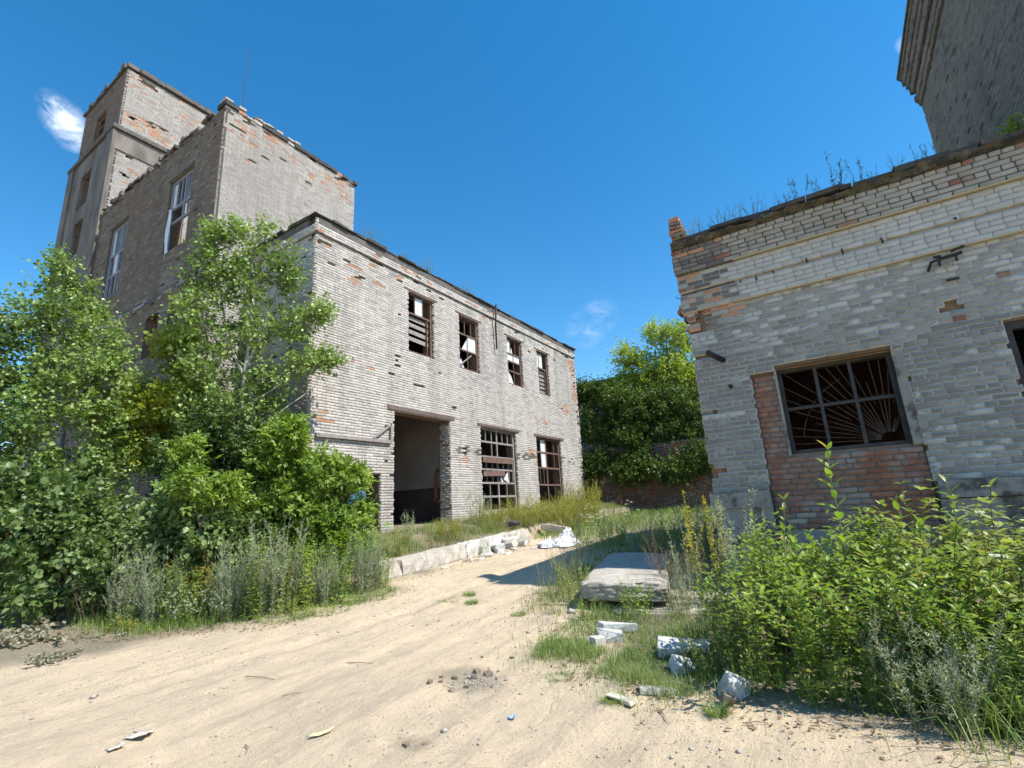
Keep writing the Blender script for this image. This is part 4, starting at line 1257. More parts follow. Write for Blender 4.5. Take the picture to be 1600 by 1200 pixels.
mb = MB(); mb.tube([FR.p(XR + 0.02, 4.98, -0.08), FR.p(XR - 0.16, 4.97, -0.08), FR.p(XR - 0.165, 5.03, -0.08)], 0.006, 5); mb.build('iron_hook', MAT['iron'], annex)

# ------------------------------------------------------------------ tall building at the right edge
rear = empty('tall_grey_building', (3.5, 8.4, 0.3))
tag(rear, 'tall dark grey brick building with a stepped cornice above the annex roof', 'building')
X2, YA, YB, Z2 = 3.51, 8.40, 15.0, 11.15
FR2 = Frame((X2, YB, 0), (0, -1, 0), (-1, 0, 0))
mb = MB()
slab_wall(mb, FR2, 0, YB - YA, 0.2, Z2, [], -0.07, -0.5)
mb.box((X2 + 0.51, YA + 0.012, 0.2), (9.5, YA + 0.5, 12.5)); mb.box((X2 + 0.51, YB - 0.5, 0.2), (9.5, YB - 0.012, 12.5)); mb.box((9.0, YA + 0.51, 0.2), (9.5, YB - 0.51, 12.5))
mb.box((X2 + 0.1, YA + 0.1, 12.5), (9.5, YB - 0.1, 12.7))
mb.build('wall', MAT['mortar_dark'], rear)
cat2 = lambda u, z, rnd, r: np.where(r.random(len(u)) < 0.012, -1, np.where(rnd < 0.14, 1, 0))
FR2F = Frame((0, YA, 0), (1, 0, 0), (0, -1, 0))
sets2 = [bset(FR2, lay(0, YB - YA, 5.4, Z2, [], cat2, 51)), bset(FR2F, lay(X2 + 0.02, 9.5, 0.4, Z2, [], cat2, 52), stuff_only=True)]
zc = Z2
for k, (n, o_) in enumerate(((2, 0.04), (2, 0.07), (2, 0.03), (3, 0.11), (2, 0.15), (3, 0.19), (1, 0.23))):
    f = Frame((X2 - o_, YB + o_, 0), (0, -1, 0), (-1, 0, 0))
    z1 = zc + n * 0.076
    sets2.append(bset(f, lay(0, YB - YA + o_, zc, z1, [], cat2, 60 + k), depth=0.12, jit=0.006, stuff_only=True))
    f = Frame((9.5, YB + o_, 0), (-1, 0, 0), (0, 1, 0))
    sets2.append(bset(f, lay(0, 6.0 + o_, zc, z1, [], cat2, 70 + k), depth=0.12, jit=0.006, stuff_only=True))
    zc = z1
mb = MB()
zc = Z2
for n, o_ in ((2, 0.04), (2, 0.07), (2, 0.03), (3, 0.11), (2, 0.15), (3, 0.19), (1, 0.23)):
    z1 = zc + n * 0.076
    mb.box((X2 - o_ + 0.012, YA - o_, zc), (X2 + 0.5, YB + o_ - 0.012, z1 - 0.002)); mb.box((X2 + 0.503, YB - 0.5, zc), (9.5, YB + o_ - 0.013, z1 - 0.003))
    zc = z1
mb.box((X2 - 0.27, YA - 0.3, zc), (9.6, YB + 0.27, zc + 0.06))
mb.build('cornice', MAT['mortar_dark'], rear)
build_bricks(rear, sets2, [MAT['brick_dark_grey'], MAT['brick_soot']], 300, 'brickwork', mortars=[MAT['mortar_dark']], view=lambda P, px, py: (px > 1440) & (py < 240))

# ------------------------------------------------------------------ yard wall and grey building at the back
yard = empty('yard_wall', (-6.0, 23.6, 1.1))
tag(yard, 'shaded red brick yard wall under the overhanging trees between the buildings', 'wall', kind='thing')
FY = Frame((0, 23.6, 0), (1, 0, 0), (0, -1, 0))
mb = MB(); slab_wall(mb, FY, XS - 1.0, 3.4, 0.6, 4.3, [], -0.07, -0.4); mb.build('wall', MAT['mortar_dark'], yard)
setsY = [bset(FY, lay(XS - 1.0, 3.4, 0.9, 4.28, [], lambda u, z, rnd, r: np.where(r.random(len(u)) < 0.01, -1, np.where(rnd < 0.5, 0, 1)), 81))]
build_bricks(yard, setsY, [MAT['brick_red'], MAT['brick_soot']], 0, 'brickwork', mortars=[MAT['mortar_dark']])
far = empty('grey_shed', (-7.0, 27.5, 1.0))
tag(far, 'grey flat-roofed shed seen over the trees behind the yard wall', 'building')
mb = MB(); mb.box((-15.0, 27.5, 0.5), (6.0, 34.0, 8.55)); mb.build('wall', MAT['panel_grey'], far)
mb = MB(); mb.box((-15.3, 27.2, 8.555), (6.3, 34.3, 8.80)); mb.build('roof', MAT['felt'], far)
# ------------------------------------------------------------------ vegetation
def norm(a):
    return a / np.maximum(np.linalg.norm(a, axis=-1, keepdims=True), 1e-9)


def leaf_small(B, D, N, L, W, fold=0.25):
    """four-corner leaf folded along its midrib"""
    S = norm(np.cross(D, N)); N = norm(np.cross(S, D))
    L = L[:, None]; W = W[:, None]
    mid = B + D * L * 0.45
    l = mid + S * W * 0.5 + N * W * fold; r = mid - S * W * 0.5 + N * W * fold
    tip = B + D * L - N * L * 0.12
    V = np.stack([B, r, tip, l], 1).reshape(-1, 3)
    k = np.arange(len(B))[:, None] * 4
    return V, np.concatenate([k + np.array([0, 1, 2]), k + np.array([0, 2, 3])])


def leaf_round(B, D, N, L, W, fold=0.15, droop=0.18):
    """eight-corner leaf with a curved midrib"""
    S = norm(np.cross(D, N)); N = norm(np.cross(S, D))
    L = L[:, None]; W = W[:, None]
    m1 = B + D * L * 0.30 - N * L * droop * 0.05; m2 = B + D * L * 0.66 - N * L * droop * 0.45
    t = B + D * L - N * L * droop
    l1 = m1 + S * W * 0.46 + N * W * fold; r1 = m1 - S * W * 0.46 + N * W * fold
    l2 = m2 + S * W * 0.40 + N * W * fold; r2 = m2 - S * W * 0.40 + N * W * fold
    V = np.stack([B, m1, m2, t, l1, r1, l2, r2], 1).reshape(-1, 3)
    k = np.arange(len(B))[:, None] * 8
    T = np.concatenate([k + np.array(q) for q in ((0, 1, 4), (0, 5, 1), (6, 2, 3), (2, 7, 3), (4, 1, 2), (4, 2, 6), (1, 5, 7), (1, 7, 2))])
    return V, T


class Plant:
    """collects wood tubes and leaves for one plant"""
    def __init__(s, seed):
        s.r = np.random.default_rng(seed)
        s.wV, s.wF, s.nw = [], [], 0
        s.lV, s.lF, s.nl = {}, {}, {}

    def tube(s, pts, r0, r1, n=4):
        pts = np.asarray(pts, float); k = len(pts)
        d = np.gradient(pts, axis=0); d = norm(d)
        a = np.where(np.abs(d[:, 2:3]) < 0.9, np.array([[0, 0, 1.0]]), np.array([[1.0, 0, 0]]))
        x = norm(np.cross(d, a)); y = np.cross(d, x)
        rad = np.linspace(r0, r1, k)[:, None, None]
        th = np.arange(n) * 2 * np.pi / n
        V = pts[:, None] + rad * (x[:, None] * np.cos(th)[None, :, None] + y[:, None] * np.sin(th)[None, :, None])
        i, j = np.meshgrid(np.arange(k - 1), np.arange(n), indexing='ij')
        F = np.stack([i * n + j, i * n + (j + 1) % n, (i + 1) * n + (j + 1) % n, (i + 1) * n + j], -1).reshape(-1, 4)
        s.wV.append(V.reshape(-1, 3)); s.wF.append(F + s.nw); s.nw += k * n

    def leaves(s, key, B, D, N, L, W, kind='small', **kw):
        if not len(B): return
        V, F = (leaf_small if kind == 'small' else leaf_round)(np.asarray(B), norm(np.asarray(D)), norm(np.asarray(N)), np.asarray(L), np.asarray(W), **kw)
        s.lV.setdefault(key, []).append(V); s.lF.setdefault(key, []).append(F + s.nl.get(key, 0))
        s.nl[key] = s.nl.get(key, 0) + len(V)

    def meshes(s, wood_name, wood_mat, names):
        out = []
        if s.wV: out.append((wood_name, np_mesh(wood_name, np.concatenate(s.wV), [np.concatenate(s.wF)], [wood_mat], smooth=True)))
        for key in s.lV:
            nm, mat = names[key]
            out.append((nm, np_mesh(nm, np.concatenate(s.lV[key]), [np.concatenate(s.lF[key])], [mat])))
        return out


def place(name, meshes, loc, label, cat, group=None, rz=0.0, sc=1.0):
    e = empty(name, loc, 0.0)
    e.rotation_euler = (0, 0, rz); e.scale = (sc, sc, sc)
    for nm, me in meshes:
        o = bpy.data.objects.new(nm, me); COL.objects.link(o); o.parent = e
    tag(e, label, cat, group)
    return e


def rand_dir(r, n):
    return norm(r.normal(size=(n, 3)))


def tree(seed, trunk, r0, r1, blobs, leaf, twig_n=5, twig_l=0.45, per=7, L=0.06, W=0.05, kind='round', compound=0, up=0.5, wood=None, forks=(), lower=0.0, branch_r=0.014, cl=1.0):
    """trunk: points; blobs: (x,y,z,rx,ry,rz,clusters). Clusters of leafy twigs fill the blobs, each on a branch from the trunk."""
    p = Plant(seed); r = p.r
    trunk = np.array(trunk, float)
    tt = np.linspace(0, 1, 4 * len(trunk))
    ti = np.linspace(0, 1, len(trunk))
    tr = np.stack([np.interp(tt, ti, trunk[:, k]) for k in range(3)], 1)
    p.tube(tr, r0, r1, 8)
    sk = [tr]
    for f in forks:
        f = np.array(f, float)
        q = np.stack([np.interp(np.linspace(0, 1, 10), np.linspace(0, 1, len(f)), f[:, k]) for k in range(3)], 1)
        p.tube(q, r0 * 0.55, r1 * 0.8, 6); sk.append(q)
    # a limb into the heart of every part of the crown
    for b_ in blobs:
        c = np.array(b_[:3])
        hd = np.hypot(tr[:, 0] - c[0], tr[:, 1] - c[1])
        s_ = tr[np.argmin(hd * 0.3 + np.abs(tr[:, 2] - (c[2] - 0.9 * hd - 0.2)))]
        dist = np.linalg.norm(c - s_)
        if dist < 0.25: continue
        u = np.linspace(0, 1, 9)[:, None]
        ctrl = s_ * 0.45 + c * 0.55 + np.array([0, 0, -0.10 * dist]) + r.normal(size=3) * 0.07 * dist
        lb = (1 - u) ** 2 * s_ + 2 * u * (1 - u) * ctrl + u ** 2 * c + r.normal(size=(9, 3)) * 0.018 * dist * u * (1 - u) * 4
        p.tube(lb, min(branch_r * (0.7 + 0.55 * dist), r0 * 0.6), 0.005, 5); sk.append(lb)
    sk = np.concatenate(sk)
    cen = np.array(blobs)[:, :3].mean(0)
    TB, TD = [], []
    for (x, y, z, rx, ry, rz, n) in blobs:
        n = int(n * cl)
        d = rand_dir(r, n); rad = r.uniform(0.2, 1.0, n) ** 0.5
        C = np.array([x, y, z]) + d * rad[:, None] * np.array([rx, ry, rz])
        for c in C:
            hd = np.hypot(sk[:, 0] - c[0], sk[:, 1] - c[1])
            cost = hd + np.abs(sk[:, 2] - (c[2] - 0.4 * hd - 0.05)) * 0.9
            s_ = sk[np.argmin(cost)]
            dist = np.linalg.norm(c - s_)
            ctrl = (s_ + c) / 2 + np.array([0, 0, 0.12 * dist]) + r.normal(size=3) * 0.08 * dist
            u = np.linspace(0, 1, 5)[:, None]
            br = (1 - u) ** 2 * s_ + 2 * u * (1 - u) * ctrl + u ** 2 * c
            rb = branch_r * min(0.55, 0.22 + 0.3 * dist)
            p.tube(br, rb, 0.004, 4)
            outw = norm((c - np.array([cen[0], cen[1], c[2] - 0.4]))[None])[0]
            bd = norm((br[-1] - br[-2])[None])[0]
            for k in range(twig_n):
                dr = norm((bd * 0.7 + outw * 0.5 + np.array([0, 0, up]) + r.normal(size=3) * 0.75)[None])[0]
                b = br[3] * (1 - k / twig_n) + c * (k / twig_n)
                TB.append(b); TD.append(dr * twig_l * r.uniform(0.5, 1.25))
    TB, TD = np.array(TB), np.array(TD)
    n = len(TB)
    # thin twigs
    V3 = np.stack([TB + np.array([0.003, 0, 0]), TB - np.array([0.003, 0, 0]), TB + TD], 1).reshape(-1, 3)
    k3 = np.arange(n)[:, None] * 3
    p.wV.append(V3)
    tri = (k3 + np.array([0, 1, 2])) + p.nw
    p.nw += 3 * n
    p.wF.append(np.concatenate([tri, tri[:, 2:3]], 1)[:, [0, 1, 2, 2]])
    m = n * per
    t_ = r.uniform(0.12, 1.05, m)
    idx = np.repeat(np.arange(n), per)
    B = TB[idx] + TD[idx] * t_[:, None] + r.normal(size=(m, 3)) * 0.035
    td = norm(TD[idx])
    D = norm(td * 0.5 + rand_dir(r, m) * 0.9 + np.array([0, 0, -0.15]))
    N = norm(rand_dir(r, m) * 0.75 + np.array([0.1, 0.0, 0.75]))
    LL = L * r.uniform(0.5, 1.4, m)
    if not compound:
        p.leaves(0, B + D * 0.02, D, N, LL, LL * (W / L), kind)
    else:
        S = norm(np.cross(D, N))
        for q in range(compound):
            if q == 0: b, d = B + D * LL[:, None] * 1.1, D
            else:
                sd = 1 if q % 2 else -1
                st = 0.35 + 0.4 * ((q - 1) // 2)
                b = B + D * LL[:, None] * st; d = norm(D * 0.5 + S * sd)
            p.leaves(0, b, d, N, LL, LL * (W / L), kind)
    if wood is None: wood = MAT['bark_dark']
    # faces with a doubled corner are triangles: split them off
    q4 = np.concatenate(p.wF); istri = q4[:, 2] == q4[:, 3]
    me_w = np_mesh('trunk', np.concatenate(p.wV), [q4[~istri], q4[istri][:, :3]], [wood], smooth=True)
    me_l = np_mesh('crown', np.concatenate(p.lV[0]), [np.concatenate(p.lF[0])], [leaf])
    return [('trunk', me_w), ('crown', me_l)]


def herb(seed, n, h, spread, lean=0.25, nodes=18, per=1, L=0.07, W=0.03, elev=35, leaf='weed', kind='round', t0=0.1, taper=0.6, droop=0.2, stem_r=0.004,
         branch=0, branch_l=0.2, flower=None, fl_n=30, fl_size=0.012, fl_zone=0.25, curve=0.3, opposite=False, stem_mat='stem_green', umbel=0):
    """a tuft of leafy stems"""
    p = Plant(seed); r = p.r
    FB = []
    for i in range(n):
        az = r.uniform(0, 2 * np.pi); rad = spread * 0.45 * math.sqrt(r.random())
        hh = h * r.uniform(0.6, 1.1)
        ln = lean * r.uniform(0.3, 1.2)
        base = np.array([math.cos(az) * rad, math.sin(az) * rad, -0.03])
        a2 = az + r.normal() * 0.6
        out = np.array([math.cos(a2), math.sin(a2), 0])
        u = np.linspace(0, 1, 7)[:, None]
        st = base + np.array([0, 0, hh]) * u * (1 - 0.12 * ln * u) + out * hh * ln * (u * (1 - curve) + u ** 2 * curve) + r.normal(size=(7, 3)) * 0.012 * u
        p.tube(st, stem_r, stem_r * 0.35, 4)
        lines = [(st, t0, nodes, 1.0)]
        for b in range(branch):
            tb = r.uniform(0.25, 0.92)
            s0 = np.array([np.interp(tb * 6, range(7), st[:, k]) for k in range(3)])
            ab = r.uniform(0, 2 * np.pi)
            bl = branch_l * r.uniform(0.5, 1.2) * (1.15 - 0.7 * tb)
            v = np.array([math.cos(ab) * 0.7, math.sin(ab) * 0.7, 0.75])
            q = s0 + v * bl * u[:5] / u[4] + np.array([0, 0, 0.15 * bl]) * (u[:5] / u[4]) ** 2
            p.tube(q, stem_r * 0.5, stem_r * 0.25, 3)
            lines.append((q, 0.15, max(4, int(nodes * bl / hh * 1.3)), 0.75))
        for q, ta, nn, scl in lines:
            m = nn * per * (2 if opposite else 1)
            nd = np.linspace(ta, 1.0, nn)
            t_ = np.repeat(nd, per * (2 if opposite else 1)) + (0 if opposite else r.uniform(-0.5, 0.5, m) / nn)
            t_ = np.clip(t_, 0, 1)
            kk = np.linspace(0, 1, len(q))
            B = np.stack([np.interp(t_, kk, q[:, k]) for k in range(3)], 1)
            if opposite:
                phi = np.repeat(np.arange(nn) * np.pi / 2 + r.uniform(0, 6), 2) + np.tile([0, np.pi], nn) + r.normal(size=m) * 0.25
            else:
                phi = np.arange(m) * 2.4 + r.normal(size=m) * 0.4
            e = np.radians(elev + 32 * (t_ - 0.5)) + r.normal(size=m) * 0.22
            D = np.stack([np.cos(phi) * np.cos(e), np.sin(phi) * np.cos(e), np.sin(e)], 1)
            N = norm(np.stack([-np.cos(phi) * np.sin(e), -np.sin(phi) * np.sin(e), np.cos(e)], 1) + r.normal(size=(m, 3)) * 0.28)
            LL = L * scl * r.uniform(0.7, 1.2, m) * (1 - (1 - taper) * t_ ** 1.5)
            kw = {} if kind == 'small' else dict(droop=droop)
            p.leaves(0, B, D, N, LL, LL * (W / L) * r.uniform(0.85, 1.15, m), kind, **kw)
            if flower:
                sel = np.interp(r.uniform(1 - fl_zone, 1.0, fl_n), kk, kk)
                FB.append(np.stack([np.interp(sel, kk, q[:, k]) for k in range(3)], 1) + r.normal(size=(fl_n, 3)) * (0.012 if not umbel else 0.0))
        if umbel:
            top = st[-1]
            a = r.uniform(0, 6.28, umbel * 6); rr = 0.045 * np.sqrt(r.random(umbel * 6))
            FB.append(top + np.stack([np.cos(a) * rr, np.sin(a) * rr, r.normal(size=umbel * 6) * 0.004], 1))
    names = {0: ('foliage', LEAF[leaf])}
    if FB:
        FB = np.concatenate(FB); m = len(FB)
        for q in range(2):
            D = rand_dir(r, m) * np.array([1, 1, 0.35]); N = norm(np.array([0, 0, 1.0]) + rand_dir(r, m) * 0.6)
            s_ = fl_size * r.uniform(0.7, 1.3, m)
            p.leaves(1, FB - norm(D) * s_[:, None] * 0.5, D, N, s_, s_ * 0.9, 'small', fold=0.1)
        names[1] = ('flowers', LEAF[flower])
    return p.meshes('stems', MAT[stem_mat], names)


def blades(seed, pts, h, w, lean=0.5, zs=None):
    """grass blades at ground points (n,2)"""
    r = np.random.default_rng(seed)
    n = len(pts)
    z = terr(pts[:, 0], pts[:, 1]) + micro(pts[:, 0], pts[:, 1]) - 0.01 if zs is None else zs
    B = np.stack([pts[:, 0], pts[:, 1], z], 1)
    az = r.uniform(0, 2 * np.pi, n); hh = h * r.uniform(0.3, 1.0, n) * np.clip(0.25 + 2.2 * (fbm(pts[:, 0] * 1.9 + 3, pts[:, 1] * 1.9, NZ1) - 0.22), 0.3, 1.5); ln = lean * r.uniform(0.2, 2.0, n)
    out = np.stack([np.cos(az), np.sin(az), np.zeros(n)], 1)
    sd = np.stack([-np.sin(az), np.cos(az), np.zeros(n)], 1) * (w * r.uniform(0.6, 1.2, n))[:, None] * 0.5
    up = np.array([0, 0, 1.0])
    m = B + up * (hh * 0.6)[:, None] + out * (hh * ln * 0.35)[:, None]
    t = B + up * (hh * (1 - 0.25 * ln))[:, None] + out * (hh * ln)[:, None]
    V = np.stack([B - sd, B + sd, m - sd * 0.7, m + sd * 0.7, t], 1).reshape(-1, 3)
    k = np.arange(n)[:, None] * 5
    return V, k + np.array([0, 1, 3, 2]), k + np.array([2, 3, 4])


def scatter(seed, n, poly, clump=0.0):
    """random points in a polygon, optionally clumped"""
    r = np.random.default_rng(seed)
    P = np.array(poly, float); lo, hi = P.min(0), P.max(0)
    out = []
    need = n
    while need > 0:
        q = r.uniform(lo, hi, (need * 3 + 50, 2))
        ins = np.zeros(len(q), bool)
        for i in range(len(P)):
            a, b = P[i], P[(i + 1) % len(P)]
            c = (a[1] > q[:, 1]) != (b[1] > q[:, 1])
            xx = (b[0] - a[0]) * (q[:, 1] - a[1]) / (b[1] - a[1] + 1e-12) + a[0]
            ins ^= c & (q[:, 0] < xx)
        if clump: ins &= fbm(q[:, 0] * 2.2 + seed, q[:, 1] * 2.2, NZ2) > clump + r.uniform(-0.06, 0.06, len(q))
        q = q[ins][:need]; out.append(q); need -= len(q)
        if not len(q): break
    return np.concatenate(out)


def grass(name, seed, n, poly, h, w, label, mat='grass', clump=0.0, lean=0.5):
    pts = scatter(seed, n, poly, clump)
    rj = np.random.default_rng(seed + 900)
    pts = pts + rj.normal(size=pts.shape) * np.where(rj.random((len(pts), 1)) < 0.35, 0.22, 0.03)
    V, Q4, T3 = blades(seed, pts, h, w, lean)
    o = obj(name, np_mesh(name, V, [Q4, T3], [LEAF[mat]]))
    tag(o, label, 'grass', kind='stuff')


def G(x, y, dz=0.0):
    return (x, y, gz(x, y) + dz)


# --- trees on the left
place('aspen_tree', tree(101, [(0, 0, -0.1), (0.03, 0.0, 1.4), (0.0, -0.05, 2.8), (-0.1, -0.35, 4.6), (-0.28, -0.75, 6.6)], 0.085, 0.02,
      [(-0.34, -0.97, 6.88, 0.3, 0.28, 0.51, 8), (-0.28, -0.43, 6.5, 0.3, 0.29, 0.42, 8), (-0.28, -1.39, 5.93, 0.49, 0.46, 0.46, 8), (-0.26, -0.82, 5.77, 0.59, 0.56, 0.56, 12), (-0.35, -0.19, 5.6, 0.55, 0.52, 0.52, 10), (-0.66, -1.21, 4.86, 0.56, 0.54, 0.54, 11), (0.08, -0.63, 4.71, 0.72, 0.68, 0.62, 17), (0.22, 0.03, 4.66, 0.55, 0.52, 0.58, 12), (-0.0, -1.07, 3.74, 0.68, 0.65, 0.59, 15), (-0.01, -0.16, 3.67, 0.72, 0.69, 0.56, 15), (0.0, -1.1, 2.64, 0.6, 0.57, 0.52, 11), (0.1, 0.23, 2.77, 0.59, 0.56, 0.5, 11), (-0.2, -0.28, 2.64, 0.63, 0.6, 0.48, 11), (-0.1, -0.86, 1.81, 0.6, 0.57, 0.45, 10), (-0.04, 0.28, 1.87, 0.58, 0.55, 0.43, 9)],
      LEAF['aspen'], 6, 0.48, 9, 0.072, 0.066, wood=MAT['bark_pale'], cl=2.4), G(-12.6, 3.9), 'pale-trunked aspen with loose twin-tipped crown at the far left', 'tree', None, 0.0, 0.93)
place('aspen_tree', tree(102, [(0, 0, -0.1), (-0.05, 0.02, 1.6), (-0.02, 0.0, 3.2), (0.03, 0.0, 4.7), (0.05, 0.1, 6.0), (0.1, -0.1, 7.4)], 0.085, 0.02,
      [(-0.4, -0.56, 7.81, 0.33, 0.31, 0.43, 8), (0.27, -0.2, 7.78, 0.54, 0.51, 0.47, 9), (-0.49, -0.76, 6.88, 0.46, 0.44, 0.52, 9), (0.06, -0.24, 6.68, 0.67, 0.64, 0.64, 16), (0.36, 0.51, 7.15, 0.5, 0.47, 0.66, 12), (-0.34, -0.89, 5.79, 0.45, 0.43, 0.54, 9), (-0.2, -0.07, 5.43, 0.65, 0.62, 0.62, 15), (0.41, 0.64, 5.85, 0.53, 0.5, 0.58, 11), (0.93, 1.13, 6.15, 0.25, 0.24, 0.21, 8), (-0.39, -0.61, 4.63, 0.49, 0.46, 0.53, 9), (-0.02, 0.35, 4.41, 0.65, 0.62, 0.55, 13), (0.69, 0.93, 4.93, 0.42, 0.4, 0.37, 8), (1.01, 1.36, 4.93, 0.25, 0.23, 0.18, 8), (-0.08, -0.29, 3.65, 0.55, 0.53, 0.46, 9), (0.07, 0.73, 3.54, 0.52, 0.49, 0.55, 10), (-0.73, -0.6, 3.63, 0.41, 0.38, 0.45, 8)],
      LEAF['aspen'], 6, 0.45, 9, 0.072, 0.066, wood=MAT['bark_pale'], cl=2.3, forks=[[(0.03, 0, 4.7), (0.2, 0.25, 5.6), (0.35, 0.45, 6.8)], [(0.02, 0, 4.5), (-0.25, -0.3, 5.4), (-0.4, -0.6, 7.0)]]),
      G(-10.6, 5.72), 'white-barked forked aspen standing at the shaded corner of the workshop', 'tree', None, 0.0, 0.96)
elder = dict(compound=5, kind='small', up=0.25, cl=3.0)
place('box_elder_tree', tree(103, [(0, 0, -0.1), (0.1, 0, 1.6), (-0.05, 0, 3.4), (-0.15, -0.1, 5.4)], 0.07, 0.02,
      [(-0.17, -0.1, 5.3, 0.32, 0.3, 0.38, 8), (-0.16, 0.25, 4.6, 0.5, 0.48, 0.5, 10), (-0.26, -0.84, 3.7, 0.6, 0.58, 0.5, 12), (0.21, -0.25, 3.8, 0.62, 0.6, 0.52, 13), (0.14, 0.61, 4.0, 0.5, 0.48, 0.55, 11), (-0.21, -0.39, 2.9, 0.63, 0.6, 0.47, 11), (0.24, 0.32, 3.0, 0.59, 0.56, 0.49, 10)],
      LEAF['elder'], 6, 0.42, 5, 0.08, 0.038, **elder), G(-12.4, 5.2), 'yellow-green box elder between the two aspens', 'tree')
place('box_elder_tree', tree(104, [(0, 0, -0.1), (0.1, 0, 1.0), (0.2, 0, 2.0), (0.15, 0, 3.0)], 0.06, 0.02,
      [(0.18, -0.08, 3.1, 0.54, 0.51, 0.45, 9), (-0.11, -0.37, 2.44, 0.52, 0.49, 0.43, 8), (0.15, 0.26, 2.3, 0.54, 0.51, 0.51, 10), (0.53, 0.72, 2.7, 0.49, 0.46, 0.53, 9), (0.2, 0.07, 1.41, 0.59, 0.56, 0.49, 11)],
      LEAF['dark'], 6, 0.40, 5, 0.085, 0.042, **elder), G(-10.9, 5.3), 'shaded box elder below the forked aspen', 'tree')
place('leafy_tree', tree(105, [(0, 0, -0.1), (0.05, 0, 1.4), (-0.15, -0.2, 2.8), (-0.15, -0.5, 4.8)], 0.06, 0.02,
      [(-0.11, -0.67, 5.0, 0.65, 0.61, 0.61, 15), (-0.3, -0.2, 3.99, 0.65, 0.62, 0.62, 15), (-0.14, -0.36, 2.95, 0.75, 0.71, 0.6, 16), (0.17, 0.07, 1.96, 0.76, 0.72, 0.54, 15)],
      LEAF['lilac'], 6, 0.42, 8, 0.085, 0.06, kind='round', cl=2.6), G(-13.8, 3.0), 'leafy young tree at the left picture edge beside the aspen', 'tree')
place('box_elder_shrub', tree(106, [(0, 0, -0.1), (0.05, 0, 0.7), (0.1, 0, 1.4), (0.1, 0.0, 2.1)], 0.04, 0.012,
      [(-0.05, -0.3, 2.05, 0.32, 0.3, 0.36, 8), (0.12, 0.05, 2.0, 0.25, 0.24, 0.25, 7), (-0.1, -0.45, 1.35, 0.36, 0.34, 0.4, 8), (0.08, 0.05, 1.3, 0.34, 0.32, 0.34, 8), (0.0, -0.35, 0.75, 0.42, 0.4, 0.34, 8), (0.12, 0.1, 0.7, 0.30, 0.3, 0.3, 8)],
      LEAF['elder_green'], 6, 0.34, 6, 0.09, 0.042, **elder), G(-8.4, 6.7), 'bright green box elder shrub before the low blue-doored opening', 'shrub')
place('box_elder_shrub', tree(107, [(0, 0, -0.1), (-0.05, 0, 0.9), (-0.1, 0, 1.8), (0.0, 0.0, 2.8)], 0.04, 0.012,
      [(0.05, -0.1, 2.92, 0.34, 0.32, 0.35, 8), (-0.36, -0.28, 2.41, 0.36, 0.34, 0.36, 8), (-0.02, 0.28, 2.27, 0.39, 0.37, 0.4, 8), (-0.2, -0.06, 1.65, 0.45, 0.43, 0.42, 8), (-0.45, -0.43, 1.55, 0.37, 0.35, 0.41, 8), (0.13, 0.04, 0.91, 0.45, 0.43, 0.36, 8)],
      LEAF['elder_green'], 6, 0.34, 6, 0.09, 0.042, **elder), G(-9.2, 6.1), 'green box elder shrub under the forked aspen', 'shrub')
place('box_elder_sapling', tree(108, [(-0.1, -0.3, -0.1), (-0.15, -0.4, 0.8), (-0.25, -0.6, 1.6), (-0.5, -0.72, 2.5)], 0.025, 0.008,
      [(-0.54, -0.74, 2.55, 0.14, 0.14, 0.21, 8), (-0.28, -0.73, 2.11, 0.22, 0.21, 0.21, 8), (-0.27, -0.38, 1.73, 0.24, 0.23, 0.19, 8), (-0.03, -0.31, 1.94, 0.2, 0.19, 0.17, 8)],
      LEAF['elder_green'], 5, 0.28, 5, 0.08, 0.036, compound=5, kind='small', up=0.25, cl=1.2), G(-8.9, 4.95), 'slim pale green sapling standing against the dark thicket', 'sapling')


def thicket(seed, leaf, L, W, blobs, hgt=1.6, kind='round', **kw):
    return tree(seed, [(0, 0, -0.1), (0.03, 0, hgt * 0.4), (0, 0.02, hgt * 0.75), (0.03, 0, hgt)], 0.035, 0.01, blobs, leaf, 6, 0.34, 7, L, W, kind=kind, branch_r=0.010, **kw)


B1 = [(0.0, 0, 1.5, 0.5, 0.45, 0.4, 30), (-0.4, 0, 1.1, 0.55, 0.5, 0.4, 32), (0.45, 0, 1.0, 0.55, 0.5, 0.4, 32), (0.0, -.1, 0.5, 0.8, 0.55, 0.4, 40)]
th_a = thicket(110, LEAF['lilac'], 0.085, 0.075, B1)
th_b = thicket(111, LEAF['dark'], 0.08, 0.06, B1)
for i, (x, y, s, rz, m, lab) in enumerate([
        (-9.9, 4.5, 1.05, 0.3, th_a, 'round-leaved shrub at the foot of the left aspen'),
        (-11.1, 3.2, 1.15, 1.9, th_a, 'large-leaved shrub left of the left aspen trunk'),
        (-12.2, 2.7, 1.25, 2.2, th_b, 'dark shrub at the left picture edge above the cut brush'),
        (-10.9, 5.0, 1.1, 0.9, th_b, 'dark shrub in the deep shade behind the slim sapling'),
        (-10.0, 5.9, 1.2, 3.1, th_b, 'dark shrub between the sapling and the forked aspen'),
        (-9.3, 5.2, 0.8, 4.0, th_b, 'small dark shrub behind the silvery wormwood'),
        (-10.4, 3.9, 0.9, 5.2, th_a, 'broad-leaved low shrub behind the left wormwood clump')]):
    place('leafy_shrub', m, G(x, y), lab, 'shrub', 'shrubs along the left of the track', rz, s)
